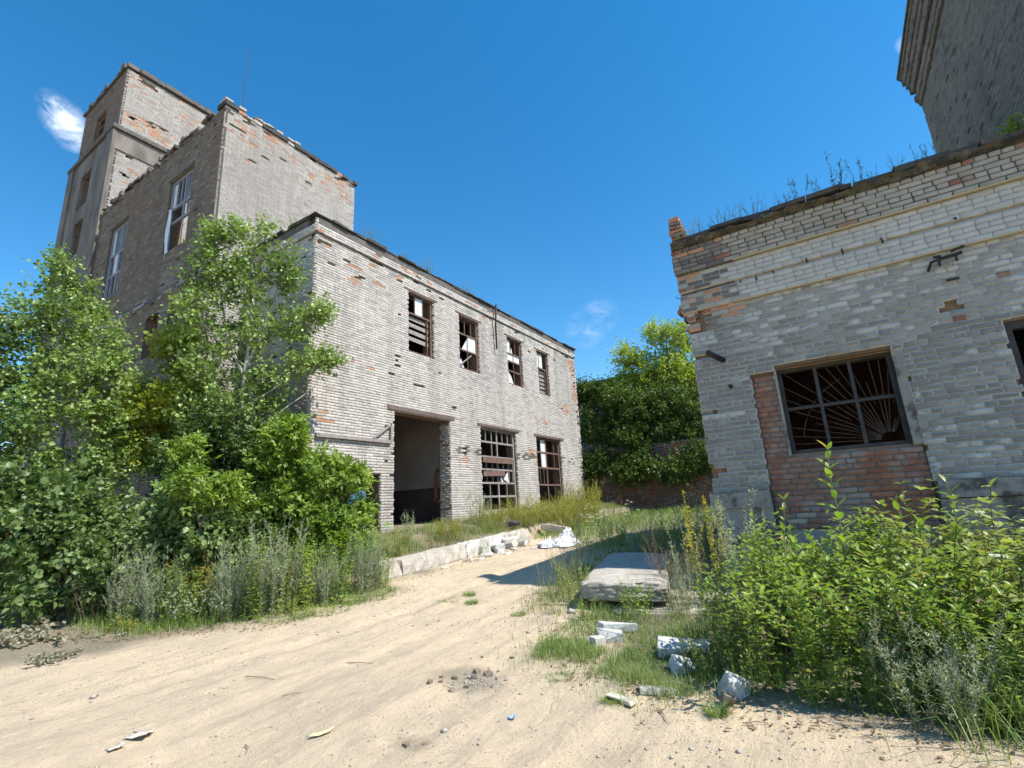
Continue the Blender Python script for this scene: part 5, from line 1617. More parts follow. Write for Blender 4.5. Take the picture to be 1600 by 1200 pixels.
# leaning dead branch by the left trunk
db = Plant(77)
db.tube([(0, 0, 1.35), (-0.35, 0.0, 1.0), (-0.62, 0.02, 0.5), (-0.75, 0, 0.0)], 0.022, 0.012, 5)
db.tube([(-0.35, 0.0, 1.0), (-0.85, -0.1, 0.9), (-1.2, -0.1, 0.6)], 0.009, 0.004, 4)
db.tube([(0.0, 0, 1.3), (-0.5, -0.1, 1.42), (-0.95, -0.1, 1.55)], 0.010, 0.004, 4)
place('dead_branch', db.meshes('branch', MAT['stick'], {}), G(-10.2, 3.75), 'bare grey branch drooping beside the left aspen trunk', 'branch')

# --- herbs on the left
worm = [herb(120 + k, 34, 1.5, 0.8, 0.14, 30, 4, 0.062, 0.015, 46, 'wormwood', 'small', 0.06, 0.4, stem_r=0.004, branch=9, branch_l=0.28) for k in range(2)]
WL = [(-9.75, 3.75, 0.8, 'silver-grey wormwood clump at the left below the shrubs'), (-9.35, 4.05, 0.72, 'small silvery wormwood right of the left wormwood clump'), (-8.5, 4.7, 0.78, 'tall silvery wormwood left of the green shrub'),
      (-7.95, 5.05, 0.95, 'tallest silvery wormwood in the middle of the left verge'), (-7.45, 6.5, 0.72, 'wormwood clump at the near end of the concrete kerb'), (-7.45, 5.75, 0.62, 'low wormwood at the sand edge below the green shrub')]
for i, (x, y, s, lab) in enumerate(WL):
    place('wormwood_plant', worm[i % 2], G(x, y), lab, 'plant', 'wormwood on the left verge', i * 1.3, s)
tansy = herb(130, 22, 0.95, 0.7, 0.2, 14, 2, 0.06, 0.016, 40, 'clover', 'small', 0.1, 0.5, branch=4, branch_l=0.2, flower='yellow', fl_n=7, fl_size=0.016, fl_zone=0.12, stem_mat='stem_dry')
for i, (x, y, s, lab) in enumerate([(-9.35, 4.65, 1.2, 'yellow-flowered tansy between the two wormwood clumps'), (-9.1, 4.45, 0.95, 'browning yellow tansy in front of the larger tansy')]):
    place('tansy_plant', tansy, G(x, y), lab, 'plant', None, i * 2.0, s)
daisy = herb(131, 24, 0.62, 0.6, 0.3, 9, 2, 0.05, 0.010, 45, 'weed', 'small', 0.1, 0.5, branch=4, branch_l=0.16, flower='white', fl_n=4, fl_size=0.020, fl_zone=0.06)
for i, (x, y, s, lab) in enumerate([(-8.75, 4.35, 1.0, 'white-flowered fleabane left of the tall wormwood'), (-8.45, 4.5, 0.85, 'white-flowered fleabane under the tall wormwood'), (-9.05, 4.15, 0.7, 'low white-flowered fleabane by the bare sand')]):
    place('fleabane_plant', daisy, G(x, y), lab, 'plant', 'white flowering plants on the left', i * 2.0, s)
weedA = herb(132, 20, 0.55, 0.55, 0.35, 10, 1, 0.075, 0.032, 25, 'weed', 'round', 0.08, 0.5, branch=2, branch_l=0.2)
nettleL = herb(198, 26, 0.85, 0.7, 0.22, 13, 1, 0.085, 0.032, 24, 'weed', 'round', 0.05, 0.5, droop=0.3, branch=3, branch_l=0.22, opposite=True)
weedB = herb(133, 16, 0.75, 0.5, 0.25, 13, 1, 0.085, 0.026, 35, 'weed', 'round', 0.08, 0.5, branch=2, branch_l=0.2)
for i, (x, y, s, m, lab) in enumerate([(-8.1, 4.75, 0.8, weedA, 'low green weed in front of the tall wormwood'), (-7.55, 5.0, 0.6, weedA, 'low green weed at the tip of the grassy verge'), (-9.6, 3.6, 0.7, weedA, 'low green weed left of the wormwood on the sand edge'),
                                       (-7.75, 6.0, 0.95, weedB, 'leafy green weed under the box elder shrub'), (-7.45, 6.85, 0.9, weedB, 'leafy green weed against the kerb end'), (-7.9, 7.1, 1.0, weedA, 'green weed beside the box elder shrub at the kerb'), (-8.2, 5.1, 1.5, nettleL, 'tall nettle between the two tallest wormwoods'), (-7.55, 5.75, 1.3, nettleL, 'nettle clump right of the tallest wormwood'), (-9.15, 4.3, 1.1, nettleL, 'nettle clump in front of the tansy'), (-8.3, 5.5, 1.35, weedB, 'tall green weed between the two tallest wormwoods'), (-7.6, 5.4, 0.8, weedB, 'green weed right of the tallest wormwood'), (-8.75, 4.6, 1.1, weedB, 'green weed left of the tall wormwood'), (-9.95, 4.0, 1.1, weedB, 'tall green weed behind the left wormwood clump'), (-10.7, 2.75, 0.9, weedB, 'leafy weed behind the cut brush at the left edge')]):
    place('green_weed', m, G(x, y), lab, 'plant', 'green weeds on the left verge', i * 1.1, s)
for i, (x, y, s, lab) in enumerate([(-6.75, 5.35, 0.42, 'low spreading weed at the tip of the left verge'), (-6.95, 5.7, 0.45, 'low spreading weed on the sand right of the wormwood'), (-7.15, 5.1, 0.4, 'low spreading weed below the wormwood on the sand'), (-7.6, 4.75, 0.35, 'low spreading weed at the sand edge left of the verge tip'), (-8.35, 4.2, 0.4, 'low spreading weed before the white fleabane'), (-8.9, 3.85, 0.35, 'low spreading weed on the sand by the left fleabane'), (-6.75, 6.3, 0.35, 'low spreading weed on the sand before the kerb end'), (-9.5, 3.3, 0.4, 'low spreading weed beside the wilted heap')]):
    place('spreading_weed', herb(135 + i, 14, 0.5, 0.9, 0.9, 8, 1, 0.09, 0.05, 20, 'weed', 'round', 0.05, 0.6, branch=2, branch_l=0.2), G(x, y), lab, 'plant', 'low weeds on the sand edge', i * 0.9, s)
yel = herb(134, 8, 0.25, 0.3, 0.4, 6, 2, 0.05, 0.02, 30, 'clover', 'small', flower='yellow', fl_n=8, fl_size=0.022, fl_zone=0.3)
place('yellow_weed', yel, G(-9.35, 3.62), 'small yellow-flowered weed on the sand edge at the left', 'plant')
# cut brush and wilted leaves heaped at the left edge
br = Plant(88); r_ = br.r
for k in range(34):
    a = r_.uniform(0, 6.28); b = np.array([r_.normal() * 0.45, r_.normal() * 0.22, r_.uniform(0.02, 0.16)])
    v = np.array([math.cos(a), math.sin(a), r_.uniform(-0.1, 0.25)]) * r_.uniform(0.25, 0.6)
    br.tube([b, b + v * 0.5 + np.array([0, 0, 0.03]), b + v], 0.006, 0.002, 3)
    m = 14
    t_ = r_.uniform(0.1, 1, m)[:, None]
    br.leaves(0, b + v * t_, rand_dir(r_, m) * np.array([1, 1, 0.4]), rand_dir(r_, m) + np.array([0, 0, 0.8]), np.full(m, 0.10), np.full(m, 0.075), 'round')
brush = br.meshes('twigs', MAT['stick'], {0: ('wilted_leaves', LEAF['dry_leaf'])})
place('brush_heap', brush, G(-10.2, 2.6), 'heap of cut wilted branches at the left edge of the sand', 'brush heap', None, 0.2, 0.75)
place('brush_heap', brush, G(-8.75, 2.62), 'small flat heap of wilted leaves on the sand at the left', 'brush heap', None, 2.2, 0.4)

# --- trees behind the yard wall
bk = dict(kind='small', cl=2.0)
place('back_tree', tree(140, [(0, 0, -0.1), (0, 0, 2.2), (0.1, 0, 4.0), (0, 0, 5.6)], 0.14, 0.04,
      [(-1.01, -0.41, 5.93, 0.88, 0.84, 0.84, 27), (0.29, -0.22, 5.46, 1.17, 1.11, 0.95, 42), (-1.25, -0.65, 4.42, 0.87, 0.83, 0.89, 29), (-0.08, 0.32, 3.96, 1.32, 1.25, 0.94, 47), (-0.48, -0.38, 2.7, 1.11, 1.06, 0.75, 31), (1.25, 0.6, 4.51, 1.15, 1.09, 1.09, 47), (-0.9, -1.1, 2.4, 0.9, 0.5, 0.6, 20), (0.6, -1.2, 1.9, 1.0, 0.5, 0.6, 24), (-1.4, -0.4, 6.3, 0.8, 0.7, 0.6, 20)],
      LEAF['back'], 6, 0.6, 9, 0.11, 0.085, **bk), (-9.0, 24.4, 1.0), 'dark bushy tree hanging over the yard wall beside the workshop', 'tree')
place('back_tree', tree(141, [(-1, 0, -0.1), (-0.8, 0, 2.0), (-0.9, 0, 3.6), (-0.8, 0, 5.0)], 0.14, 0.04,
      [(-1.22, -0.17, 4.95, 1.07, 1.02, 1.02, 41), (0.07, 0.18, 4.79, 1.05, 1.0, 1.06, 42), (-2.26, -0.53, 3.47, 1.14, 1.08, 0.9, 38), (-0.53, -0.05, 3.3, 1.23, 1.17, 0.94, 43), (-2.33, -0.84, 2.23, 0.81, 0.77, 0.53, 16), (-0.16, -0.34, 2.2, 0.76, 0.72, 0.58, 16), (-2.0, -1.2, 1.9, 1.0, 0.5, 0.6, 24), (-0.6, -1.2, 1.8, 1.0, 0.5, 0.6, 24), (0.6, -1.0, 2.2, 0.9, 0.5, 0.7, 20), (-2.6, -0.4, 5.0, 1.0, 0.8, 0.8, 28), (0.6, 0, 3.6, 1.0, 0.9, 0.9, 26)],
      LEAF['back'], 6, 0.6, 9, 0.11, 0.085, **bk), (-5.6, 24.5, 1.0), 'dark tree over the yard wall beside the annex corner', 'tree')
place('back_tree', tree(142, [(-0.6, 0, -0.1), (-0.6, 0, 3.2), (-0.7, 0, 5.6), (-0.5, 0, 9.0)], 0.15, 0.03,
      [(-2.36, -0.76, 8.26, 0.7, 0.67, 0.74, 19), (-1.59, -0.61, 7.59, 0.9, 0.86, 0.86, 29), (-0.91, -0.49, 9.13, 0.49, 0.46, 0.86, 15), (-0.16, -0.3, 8.63, 0.69, 0.65, 1.14, 29), (0.51, 0.16, 8.87, 0.55, 0.52, 0.97, 20), (-0.36, -0.31, 7.05, 1.22, 1.16, 0.9, 42), (0.58, 0.46, 6.72, 1.0, 0.95, 0.95, 36), (-2.13, -0.36, 6.41, 1.17, 1.11, 0.66, 29), (-0.88, -0.17, 5.89, 1.15, 1.09, 0.64, 28), (-3.0, -0.5, 7.0, 0.9, 0.8, 0.6, 20)],
      LEAF['back_pale'], 6, 0.6, 7, 0.11, 0.085, **bk), (-6.0, 26.2, 1.0), 'pale yellow-green tree rising above the dark trees at the back', 'tree')

# --- plants on the dock soil and in the yard
clov = herb(150, 60, 1.0, 1.15, 0.30, 18, 2, 0.055, 0.022, 40, 'clover', 'small', 0.1, 0.5, branch=5, branch_l=0.25, flower='yellow', fl_n=3, fl_size=0.016, fl_zone=0.2)
mug = herb(151, 10, 0.95, 0.45, 0.18, 16, 2, 0.07, 0.02, 42, 'wormwood', 'small', 0.1, 0.4, branch=6, branch_l=0.22)
for i, (x, y, s, m, lab) in enumerate([
        (-8.5, 13.6, 1.0, clov, 'yellow-green sweet clover under the large workshop window'), (-8.1, 15.0, 1.25, clov, 'tall yellow-green sweet clover between the two workshop windows'), (-7.9, 16.6, 1.3, clov, 'yellow-green sweet clover below the far workshop window'),
        (-8.9, 12.6, 0.7, clov, 'yellowish weeds right of the workshop doorway'), (-8.6, 18.4, 1.2, clov, 'yellow weeds at the foot of the workshop far corner'), (-8.8, 10.4, 0.55, clov, 'low yellowish weeds left in front of the doorway')]):
    place('sweet_clover', m, G(x, y), lab, 'plant', 'weeds on the dock soil', i * 1.2, s)
for i, (x, y, s, m, lab) in enumerate([
        (-9.2, 9.4, 0.85, mug, 'mugwort in front of the doorway left pier'), (-9.5, 12.6, 1.25, mug, 'tall mugwort against the pier right of the doorway'), (-9.6, 13.2, 1.0, mug, 'mugwort under the sill of the large workshop window'),
        (-9.0, 11.3, 0.6, weedA, 'low green weed before the dark doorway'), (-8.8, 9.9, 0.75, weedB, 'green weed on the kerb soil left of the doorway'), (-8.75, 8.8, 0.8, weedB, 'green weed on the kerb soil by the brick pier'), (-8.6, 8.2, 0.9, weedA, 'bushy green weed at the near end of the kerb soil'),
        (-9.7, 8.1, 1.2, weedB, 'tall green weed under the blue-doored opening'), (-8.7, 12.0, 0.8, weedA, 'green weed on the crumbled kerb top'), (-7.6, 10.35, 0.55, mug, 'sprig of mugwort growing at the foot of the kerb'),
        (-7.5, 15.6, 0.9, weedA, 'green weed behind the white tarp'), (-7.0, 16.8, 1.0, weedA, 'green weed in the grass beyond the white tarp')]):
    place('dock_weed', m, G(x, y), lab, 'plant', 'weeds on the dock soil', i * 0.9, s)
lace = herb(152, 7, 0.8, 0.7, 0.3, 7, 1, 0.08, 0.02, 35, 'weed', 'small', 0.1, 0.4, flower='white', fl_n=1, fl_size=0.022, fl_zone=0.02, umbel=6)
for i, (x, y, s, lab) in enumerate([(-6.6, 14.0, 1.1, 'white umbel flowers right of the tarp'), (-5.9, 13.2, 1.0, 'white umbel flowers in the yard grass before the yard wall'), (-5.3, 12.4, 0.9, 'white umbel flowers beyond the concrete slab'), (-5.2, 14.8, 1.1, 'far white umbel flowers in the shaded yard grass')]):
    place('wild_carrot', lace, G(x, y), lab, 'plant', 'white umbels in the yard', i, s)
dock = herb(153, 9, 1.05, 0.7, 0.3, 24, 2, 0.035, 0.012, 60, 'dry', 'small', 0.3, 0.7, branch=8, branch_l=0.24, stem_mat='stem_dry')
for i, (x, y, s, lab) in enumerate([(-2.25, 7.55, 0.95, 'brown dry sorrel behind the concrete slab'), (-2.0, 7.25, 0.8, 'brown dry sorrel between the slab and the yellow spikes'), (-7.1, 17.6, 1.1, 'brown dry sorrel near the workshop far corner')]):
    place('dry_sorrel', dock, G(x, y), lab, 'plant', 'dry brown sorrel', i * 1.4, s)
mull = herb(154, 15, 1.35, 0.5, 0.12, 24, 2, 0.05, 0.016, 62, 'clover', 'small', 0.2, 0.4, flower='yellow', fl_n=60, fl_size=0.022, fl_zone=0.5, branch=0)
place('yellow_spikes', mull, G(-1.62, 7.0), 'tall plant with crowded yellow flower spikes before the annex corner', 'plant')
mug2 = herb(155, 9, 1.5, 0.5, 0.14, 24, 2, 0.085, 0.022, 42, 'wormwood', 'small', 0.1, 0.35, branch=8, branch_l=0.22)
for i, (x, y, s, lab) in enumerate([(-1.25, 7.0, 1.0, 'tall grey mugwort against the annex left pilaster'), (-1.05, 6.7, 0.85, 'mugwort just right of the tall one by the annex'), (-1.9, 7.2, 0.7, 'mugwort between the slab and the yellow spikes'), (-1.85, 6.6, 0.5, 'low mugwort beside the slab right edge')]):
    place('mugwort_plant', mug2, G(x, y), lab, 'plant', 'mugwort along the annex', i * 1.7, s)

# --- the shrub mass in front of the annex
dog = [herb(160 + k, 14, 1.0, 0.95, 0.42, 11, 1, 0.112, 0.05, 30, 'dogwood', 'round', 0.04, 0.7, droop=0.26, stem_r=0.005, branch=6, branch_l=0.42, opposite=True, stem_mat='bark_dark') for k in range(3)]
dogp = [herb(165 + k, 14, 1.05, 1.0, 0.42, 12, 1, 0.095, 0.052, 20, 'dogwood_pale', 'round', 0.06, 0.75, droop=0.28, stem_r=0.005, branch=6, branch_l=0.42, opposite=True, stem_mat='bark_dark') for k in range(2)]
nettle = [herb(190 + k, 22, 0.9, 0.8, 0.25, 13, 1, 0.085, 0.032, 24, 'nettle', 'round', 0.05, 0.5, droop=0.3, branch=3, branch_l=0.25, opposite=True) for k in range(2)]
DG = [(-0.78, 5.15, 0.85, dog[0], 'leafy green shrub at the left front of the annex thicket'), (-0.42, 4.8, 0.85, dog[1], 'leafy green shrub at the front middle of the annex thicket'), (-0.02, 4.95, 0.95, dog[2], 'leafy green shrub right of the front middle shrub'),
      (-0.62, 6.0, 1.0, dog[1], 'leafy green shrub behind the left front shrub'), (-0.2, 5.8, 1.12, dog[0], 'taller leafy green shrub under the barred window'), (0.4, 5.2, 0.95, dog[0], 'leafy green shrub left of the grey wormwood'), (-0.4, 6.8, 0.95, dog[2], 'leafy green shrub close to the red infill bricks'),
      (0.85, 4.95, 0.85, dog[2], 'leafy green shrub behind the grey wormwood')]
for i, (x, y, s, m, lab) in enumerate(DG):
    place('dogwood_shrub', m, G(x, y), lab, 'shrub', 'green shrubs before the annex', i * 1.9, s)
DP = [(0.35, 6.2, 1.05, dogp[0], 'pale yellowish shrub under the right of the barred window'), (0.95, 5.9, 1.25, dogp[1], 'tallest pale yellowish shrub in front of the annex belt course'), (1.5, 5.9, 1.1, dogp[0], 'pale yellowish shrub at the right picture edge'), (1.15, 5.2, 0.95, dogp[1], 'lower yellowish shrub at the right picture edge'),
      (0.75, 6.9, 1.1, dogp[0], 'yellowish shrub touching the annex plinth'), (1.6, 6.9, 1.1, dogp[1], 'yellowish shrub below the annex door opening')]
for i, (x, y, s, m, lab) in enumerate(DP):
    place('yellowish_shrub', m, G(x, y), lab, 'shrub', 'yellowish shrubs before the annex', 0.7 + i * 2.3, s)
for i, (x, y, s, lab) in enumerate([(-1.02, 5.5, 0.8, 'narrow-leaved weed clump left of the annex thicket'), (-0.95, 4.85, 0.62, 'low dark weed clump behind the nearest white block'), (-0.15, 4.55, 0.55, 'low dark weed clump at the front of the thicket'), (0.2, 5.6, 0.95, 'dark weed clump in the middle of the thicket'),
                                    (-0.9, 6.4, 0.9, 'dark weed clump behind the thicket left end'), (0.62, 4.65, 0.7, 'dark weed clump beside the grey wormwood'), (1.2, 4.75, 0.8, 'dark weed clump at the lower right edge'), (-0.55, 5.5, 0.85, 'dark weed clump under the tall shoot')]):
    place('nettle_clump', nettle[i % 2], G(x, y), lab, 'plant', 'weed clumps in the right thicket', i * 1.3, s)
shoot = herb(170, 1, 1.0, 0.05, 0.04, 15, 1, 0.12, 0.045, 40, 'dogwood', 'round', 0.3, 0.6, opposite=True, stem_r=0.007)
place('tall_shoot', shoot, G(-0.12, 5.35), 'single tall leafy shoot rising in front of the barred window', 'plant', None, 0.4, 1.78)
shoot2 = herb(171, 3, 1.0, 0.25, 0.12, 13, 1, 0.11, 0.042, 40, 'dogwood', 'round', 0.25, 0.6, opposite=True, stem_r=0.007)
place('tall_shoot', shoot2, G(0.55, 5.5), 'tall leafy shoots rising right of the barred window', 'plant', None, 1.4, 1.55)
place('tall_shoot', shoot2, G(-0.62, 5.6), 'leafy shoots rising left of the barred window', 'plant', None, 3.0, 1.45)
place('wormwood_plant', herb(172, 30, 0.72, 0.5, 0.35, 24, 3, 0.045, 0.009, 45, 'wormwood', 'small', 0.1, 0.4, branch=8, branch_l=0.18), G(0.28, 4.42), 'feathery grey wormwood at the lower right on the sand edge', 'plant')
for i, (x, y, s, m, lab) in enumerate([(-1.25, 4.75, 0.6, weedB, 'low green weed between the white blocks and the thicket'), (-0.85, 4.55, 0.55, weedB, 'low green weed behind the near white block'), (-0.35, 4.5, 0.5, weedA, 'low green weed under the front middle shrub'), (0.05, 4.6, 0.6, weedA, 'low green weed left of the grey wormwood'),
                                       (0.65, 4.5, 0.7, weedB, 'green weed right of the grey wormwood'), (-2.35, 6.25, 0.8, weedA, 'yellow-specked weed before the concrete slab'), (-3.3, 6.6, 0.75, weedB, 'green weed at the slab left corner')]):
    place('front_weed', m, G(x, y), lab, 'plant', 'weeds at the front of the right thicket', i * 1.5, s)
stalk = herb(199, 9, 1.1, 0.7, 0.4, 5, 1, 0.05, 0.014, 40, 'dry', 'small', 0.3, 0.6, branch=6, branch_l=0.3, stem_mat='stem_dry', stem_r=0.0035)
for i, (x, y, s, lab) in enumerate([(-0.35, 5.3, 1.0, 'dry bare stalks sticking out of the thicket under the window'), (0.75, 5.5, 1.1, 'dry bare stalks among the yellowish shrubs'), (-0.85, 4.75, 0.7, 'dry bare stalks at the thicket left front'), (-9.9, 3.5, 0.9, 'dry bare stalks left of the wormwood at the far left'), (-8.0, 5.2, 1.2, 'dry bare stalks among the left wormwood'), (-8.9, 10.9, 0.7, 'dry bare stalks before the doorway')]):
    place('dry_stalks', stalk, G(x, y), lab, 'plant', 'dry stalks', i * 1.2, s)
uml = herb(173, 2, 1.2, 0.3, 0.2, 6, 1, 0.1, 0.03, 40, 'weed', 'small', flower='white', fl_n=1, fl_size=0.03, fl_zone=0.02, umbel=14)
place('wild_carrot', uml, G(0.7, 5.3), 'white umbel flower standing among the right shrubs', 'plant')

tallg = herb(195, 18, 0.95, 0.55, 0.28, 9, 1, 0.22, 0.008, 68, 'grass_mix', 'round', 0.02, 0.5, droop=0.5, stem_r=0.0025, flower='dry', fl_n=16, fl_size=0.014, fl_zone=0.16, stem_mat='stem_dry')
for i, (x, y, s, lab) in enumerate([(-3.62, 6.75, 0.7, 'seeding grass clump at the slab near left corner'), (-3.85, 7.5, 0.8, 'seeding grass clump along the slab left side'), (-4.05, 8.3, 1.1, 'taller seeding grass clump at the shadow edge'), (-4.2, 9.2, 1.0, 'seeding grass clump at the slab far end'), (-3.4, 6.2, 0.45, 'low seeding grass before the slab'),
                                    (-2.6, 10.2, 1.2, 'seeding grass behind the slab'), (-3.6, 10.6, 1.1, 'seeding grass left behind the slab'), (-1.75, 6.2, 0.7, 'seeding grass between the slab and the thicket')]):
    place('seeding_grass', tallg, G(x, y), lab, 'grass clump', 'seeding grass round the slab', i * 1.1, s)
for i, (x, y, s, m, lab) in enumerate([(-3.7, 7.2, 0.8, weedB, 'green weed in the seeding grass by the slab'), (-4.3, 10.6, 1.1, weedB, 'green weed in the shade beyond the slab'), (-3.2, 11.4, 1.3, weedB, 'tall green weed in the shade beyond the slab'), (-2.4, 11.8, 1.4, weedB, 'tall green weed in the shade near the annex corner'), (-4.9, 11.8, 1.2, weedA, 'broad green weed between the tarp and the slab'),
                                       (-2.3, 9.4, 1.1, mug2, 'mugwort in the shade right behind the slab'), (-1.9, 6.7, 0.55, weedA, 'green weed on the overgrown base slab'), (-2.9, 6.1, 0.5, weedA, 'small green weed at the front edge of the slab')]):
    place('yard_weed', m, G(x, y), lab, 'plant', 'weeds round the slab', i * 1.4, s)

# --- weeds on the roofs
rw = [herb(180 + k, 3, 0.72, 0.22, 0.2, 15, 2, 0.055, 0.013, 50, 'dark', 'small', 0.2, 0.4, branch=5, branch_l=0.14) for k in range(2)]
rg = herb(183, 9, 0.5, 0.25, 0.3, 8, 1, 0.05, 0.006, 60, 'grass_dry', 'small', 0.1, 0.6, branch=2, branch_l=0.12)
RW = [(0.30, 1.0, 0), (0.55, 0.75, 0), (0.75, 1.25, 1), (1.02, 0.8, 0), (1.25, 0.55, 1), (-0.1, 0.5, 0), (0.1, 0.55, 1), (1.75, 0.75, 1), (1.95, 0.6, 0)]
for i, (x, s, k) in enumerate(RW):
    place('roof_weed', rw[k], (x, YR + 0.05 + 0.05 * (i % 3), 5.90), ['tallest pair of dark weeds on the annex roof edge, left one', 'low dark weed between the two tallest roof weeds', 'tallest dark weed on the annex roof edge', 'dark weed right of the tallest annex roof weed', 'short dark weed second right of the tallest annex roof weed', 'small dark weed on the annex roof edge above the barred window', 'dark sprig left of the tall annex roof weeds', 'dark weed on the annex roof near the tall grey building', 'last dark weed on the annex roof before the grey building'][i], 'plant', 'weeds on the annex roof', i * 1.1, s)
for i, (x, s) in enumerate([(-1.35, 1.0), (-1.15, 0.8), (-0.9, 1.0), (-0.7, 0.9), (-0.45, 1.0), (-0.3, 0.7), (0.0, 0.7), (0.4, 0.6), (0.9, 0.6), (1.5, 0.7), (2.0, 0.8), (2.4, 0.8)]):
    place('roof_grass', rg, (x, YR - 0.02 + 0.06 * (i % 3), 5.90), 'thin grass tuft growing on the annex roof edge', 'grass tuft', 'grass on the annex roof', i * 0.8, s)
place('roof_moss', herb(184, 12, 0.25, 0.15, 0.4, 8, 2, 0.03, 0.008, 40, 'clover', 'small', 0.05, 0.6), (XR + 0.12, YR - 0.05, 5.88), 'green moss and grass on the broken annex corner', 'plant', None, 0, 1.2)
for i, (y, s) in enumerate([(9.0, 1.1), (9.35, 1.3), (10.6, 0.8), (11.6, 1.3), (11.8, 0.9), (13.9, 1.2), (14.2, 0.7), (17.0, 0.8)]):
    place('roof_grass', rg, (XS - 0.05, y, 9.56), 'thin grass tuft growing on the workshop roof edge', 'grass tuft', 'grass on the workshop roof', i * 1.3, s)
place('roof_bush', herb(185, 14, 0.5, 0.5, 0.5, 10, 2, 0.06, 0.02, 30, 'clover', 'small', 0.05, 0.6), (-11.6, 7.35, 9.5), 'yellowish grass hanging over the workshop roof corner', 'plant', None, 0, 1.0)
vine = tree(186, [(0, 0, 0), (0, -0.1, 0.3), (0, -0.1, 0.6)], 0.02, 0.01, [(-0.05, -0.2, 0.5, 0.10, 0.5, 0.4, 26), (-0.05, -0.8, 0.8, 0.10, 0.5, 0.45, 26)], LEAF['back_pale'], 5, 0.18, 6, 0.05, 0.04, kind='small')
place('climbing_plant', vine, (3.36, 11.0, 5.95), 'green plant climbing the dark grey building above the annex roof', 'plant')

# --- grasses
grass('verge_grass', 201, 3600, [(-8.3, 4.35), (-7.2, 4.7), (-6.75, 5.5), (-7.0, 6.9), (-7.7, 7.3), (-8.2, 6.0)], 0.16, 0.006, 'short grass along the left edge of the sandy track', clump=0.46)
grass('verge_dry_grass', 221, 1300, [(-9.6, 3.4), (-8.3, 4.2), (-7.2, 4.6), (-6.7, 5.5), (-7.0, 6.9), (-7.7, 7.3), (-8.2, 6.0)], 0.2, 0.005, 'dry grass mixed into the left edge of the track', 'grass_dry', 0.42, 0.8)
grass('left_grass', 202, 5000, [(-10.3, 3.2), (-9.2, 3.5), (-8.2, 4.3), (-8.0, 5.2), (-9.5, 5.0), (-11, 4.2)], 0.30, 0.007, 'tall grass among the wormwood on the left', clump=0.38)
grass('dock_grass', 203, 16000, [(-8.35, 7.7), (-8.3, 13.5), (-8.2, 22.5), (-10.3, 22.5), (-10.3, 7.6)], 0.32, 0.009, 'weedy grass on the soil behind the concrete kerb', clump=0.36)
grass('dock_dry_grass', 204, 7000, [(-8.35, 8.0), (-8.3, 13.5), (-8.2, 20), (-10.3, 20), (-10.3, 8.0)], 0.36, 0.008, 'dry grass among the weeds behind the concrete kerb', 'grass_dry', 0.42)
grass('yard_grass', 205, 20000, [(-8.2, 13.3), (-6.4, 12.6), (-5.2, 10.8), (-4.2, 9.6), (-3.0, 9.8), (-1.8, 10.5), (-1.8, 23.3), (-8.2, 23.3)], 0.34, 0.010, 'green grass in the yard in front of the yard wall', clump=0.30)
grass('slab_grass', 206, 1200, [(-3.9, 6.1), (-3.2, 6.0), (-3.2, 6.9), (-3.75, 8.6), (-4.3, 9.4), (-4.3, 8.2)], 0.30, 0.006, 'tall grass along the left side of the concrete slab', clump=0.36)
grass('slab_dry_grass', 207, 250, [(-3.9, 6.1), (-3.3, 6.0), (-3.4, 6.9), (-3.9, 8.6), (-4.3, 9.2), (-4.4, 8.2)], 0.75, 0.005, 'dry seeding grass left of the concrete slab', 'grass_dry', 0.42, 0.35)
grass('thicket_grass', 208, 6500, [(-3.0, 5.5), (-1.9, 5.2), (-1.2, 4.6), (-0.6, 4.7), (-0.8, 6.6), (-2.0, 6.5), (-3.2, 6.2)], 0.22, 0.006, 'green grass round the white blocks before the thicket', clump=0.34)
grass('tuft_grass', 209, 2600, [(-2.9, 4.62), (-2.25, 4.55), (-2.2, 4.95), (-2.6, 5.3), (-2.95, 5.1)], 0.17, 0.005, 'short grass tuft on the sand left of the white blocks', clump=0.30)
grass('front_grass', 210, 4200, [(-2.1, 4.35), (-1.4, 4.2), (-1.0, 4.45), (-1.3, 5.0), (-2.0, 5.1)], 0.19, 0.005, 'short grass in front of the white blocks', clump=0.34)
grass('right_grass', 211, 5200, [(0.35, 4.35), (1.6, 4.4), (1.8, 5.2), (0.5, 5.0)], 0.48, 0.009, 'tall green grass at the lower right picture edge', clump=0.25, lean=0.7)
grass('right_dry_grass', 212, 700, [(0.4, 4.3), (1.5, 4.35), (1.6, 4.8), (0.5, 4.7)], 0.40, 0.006, 'dry grass at the lower right picture edge', 'grass_dry', 0.2, 0.9)
for i, (x, y, rr) in enumerate([(-5.4, 6.35, 0.20), (-5.25, 6.7, 0.10), (-3.75, 6.35, 0.16), (-4.9, 6.3, 0.10), (-3.85, 5.95, 0.10), (-1.75, 4.0, 0.09), (-1.0, 4.05, 0.07), (-2.35, 4.25, 0.12), (-3.9, 7.0, 0.14)]):
    r_ = np.random.default_rng(300 + i)
    a, q = r_.uniform(0, 6.28, 260), rr * np.sqrt(r_.random(260)) 
    V, Q4, T3 = blades(300 + i, np.stack([x + np.cos(a) * q, y + np.sin(a) * q * 0.7], 1), 0.09, 0.005, 0.8)
    o = obj('grass_tuft', np_mesh('grass_tuft', V, [Q4, T3], [LEAF['grass']]))
    tag(o, ['green grass tuft in the middle of the sandy track', 'tiny grass tuft behind the tuft in mid track', 'dark green tuft on the sand left of the slab', 'faint grass tuft right of the mid-track tuft', 'small tuft before the slab grass on the sand',
            'small grass tuft on the sand below the white blocks', 'tiny tuft on the sand before the nearest white block', 'sparse tuft on the sand left of the front grass', 'grass tuft beside the slab on the shadow edge'][i], 'grass tuft', 'grass tufts on the sand')
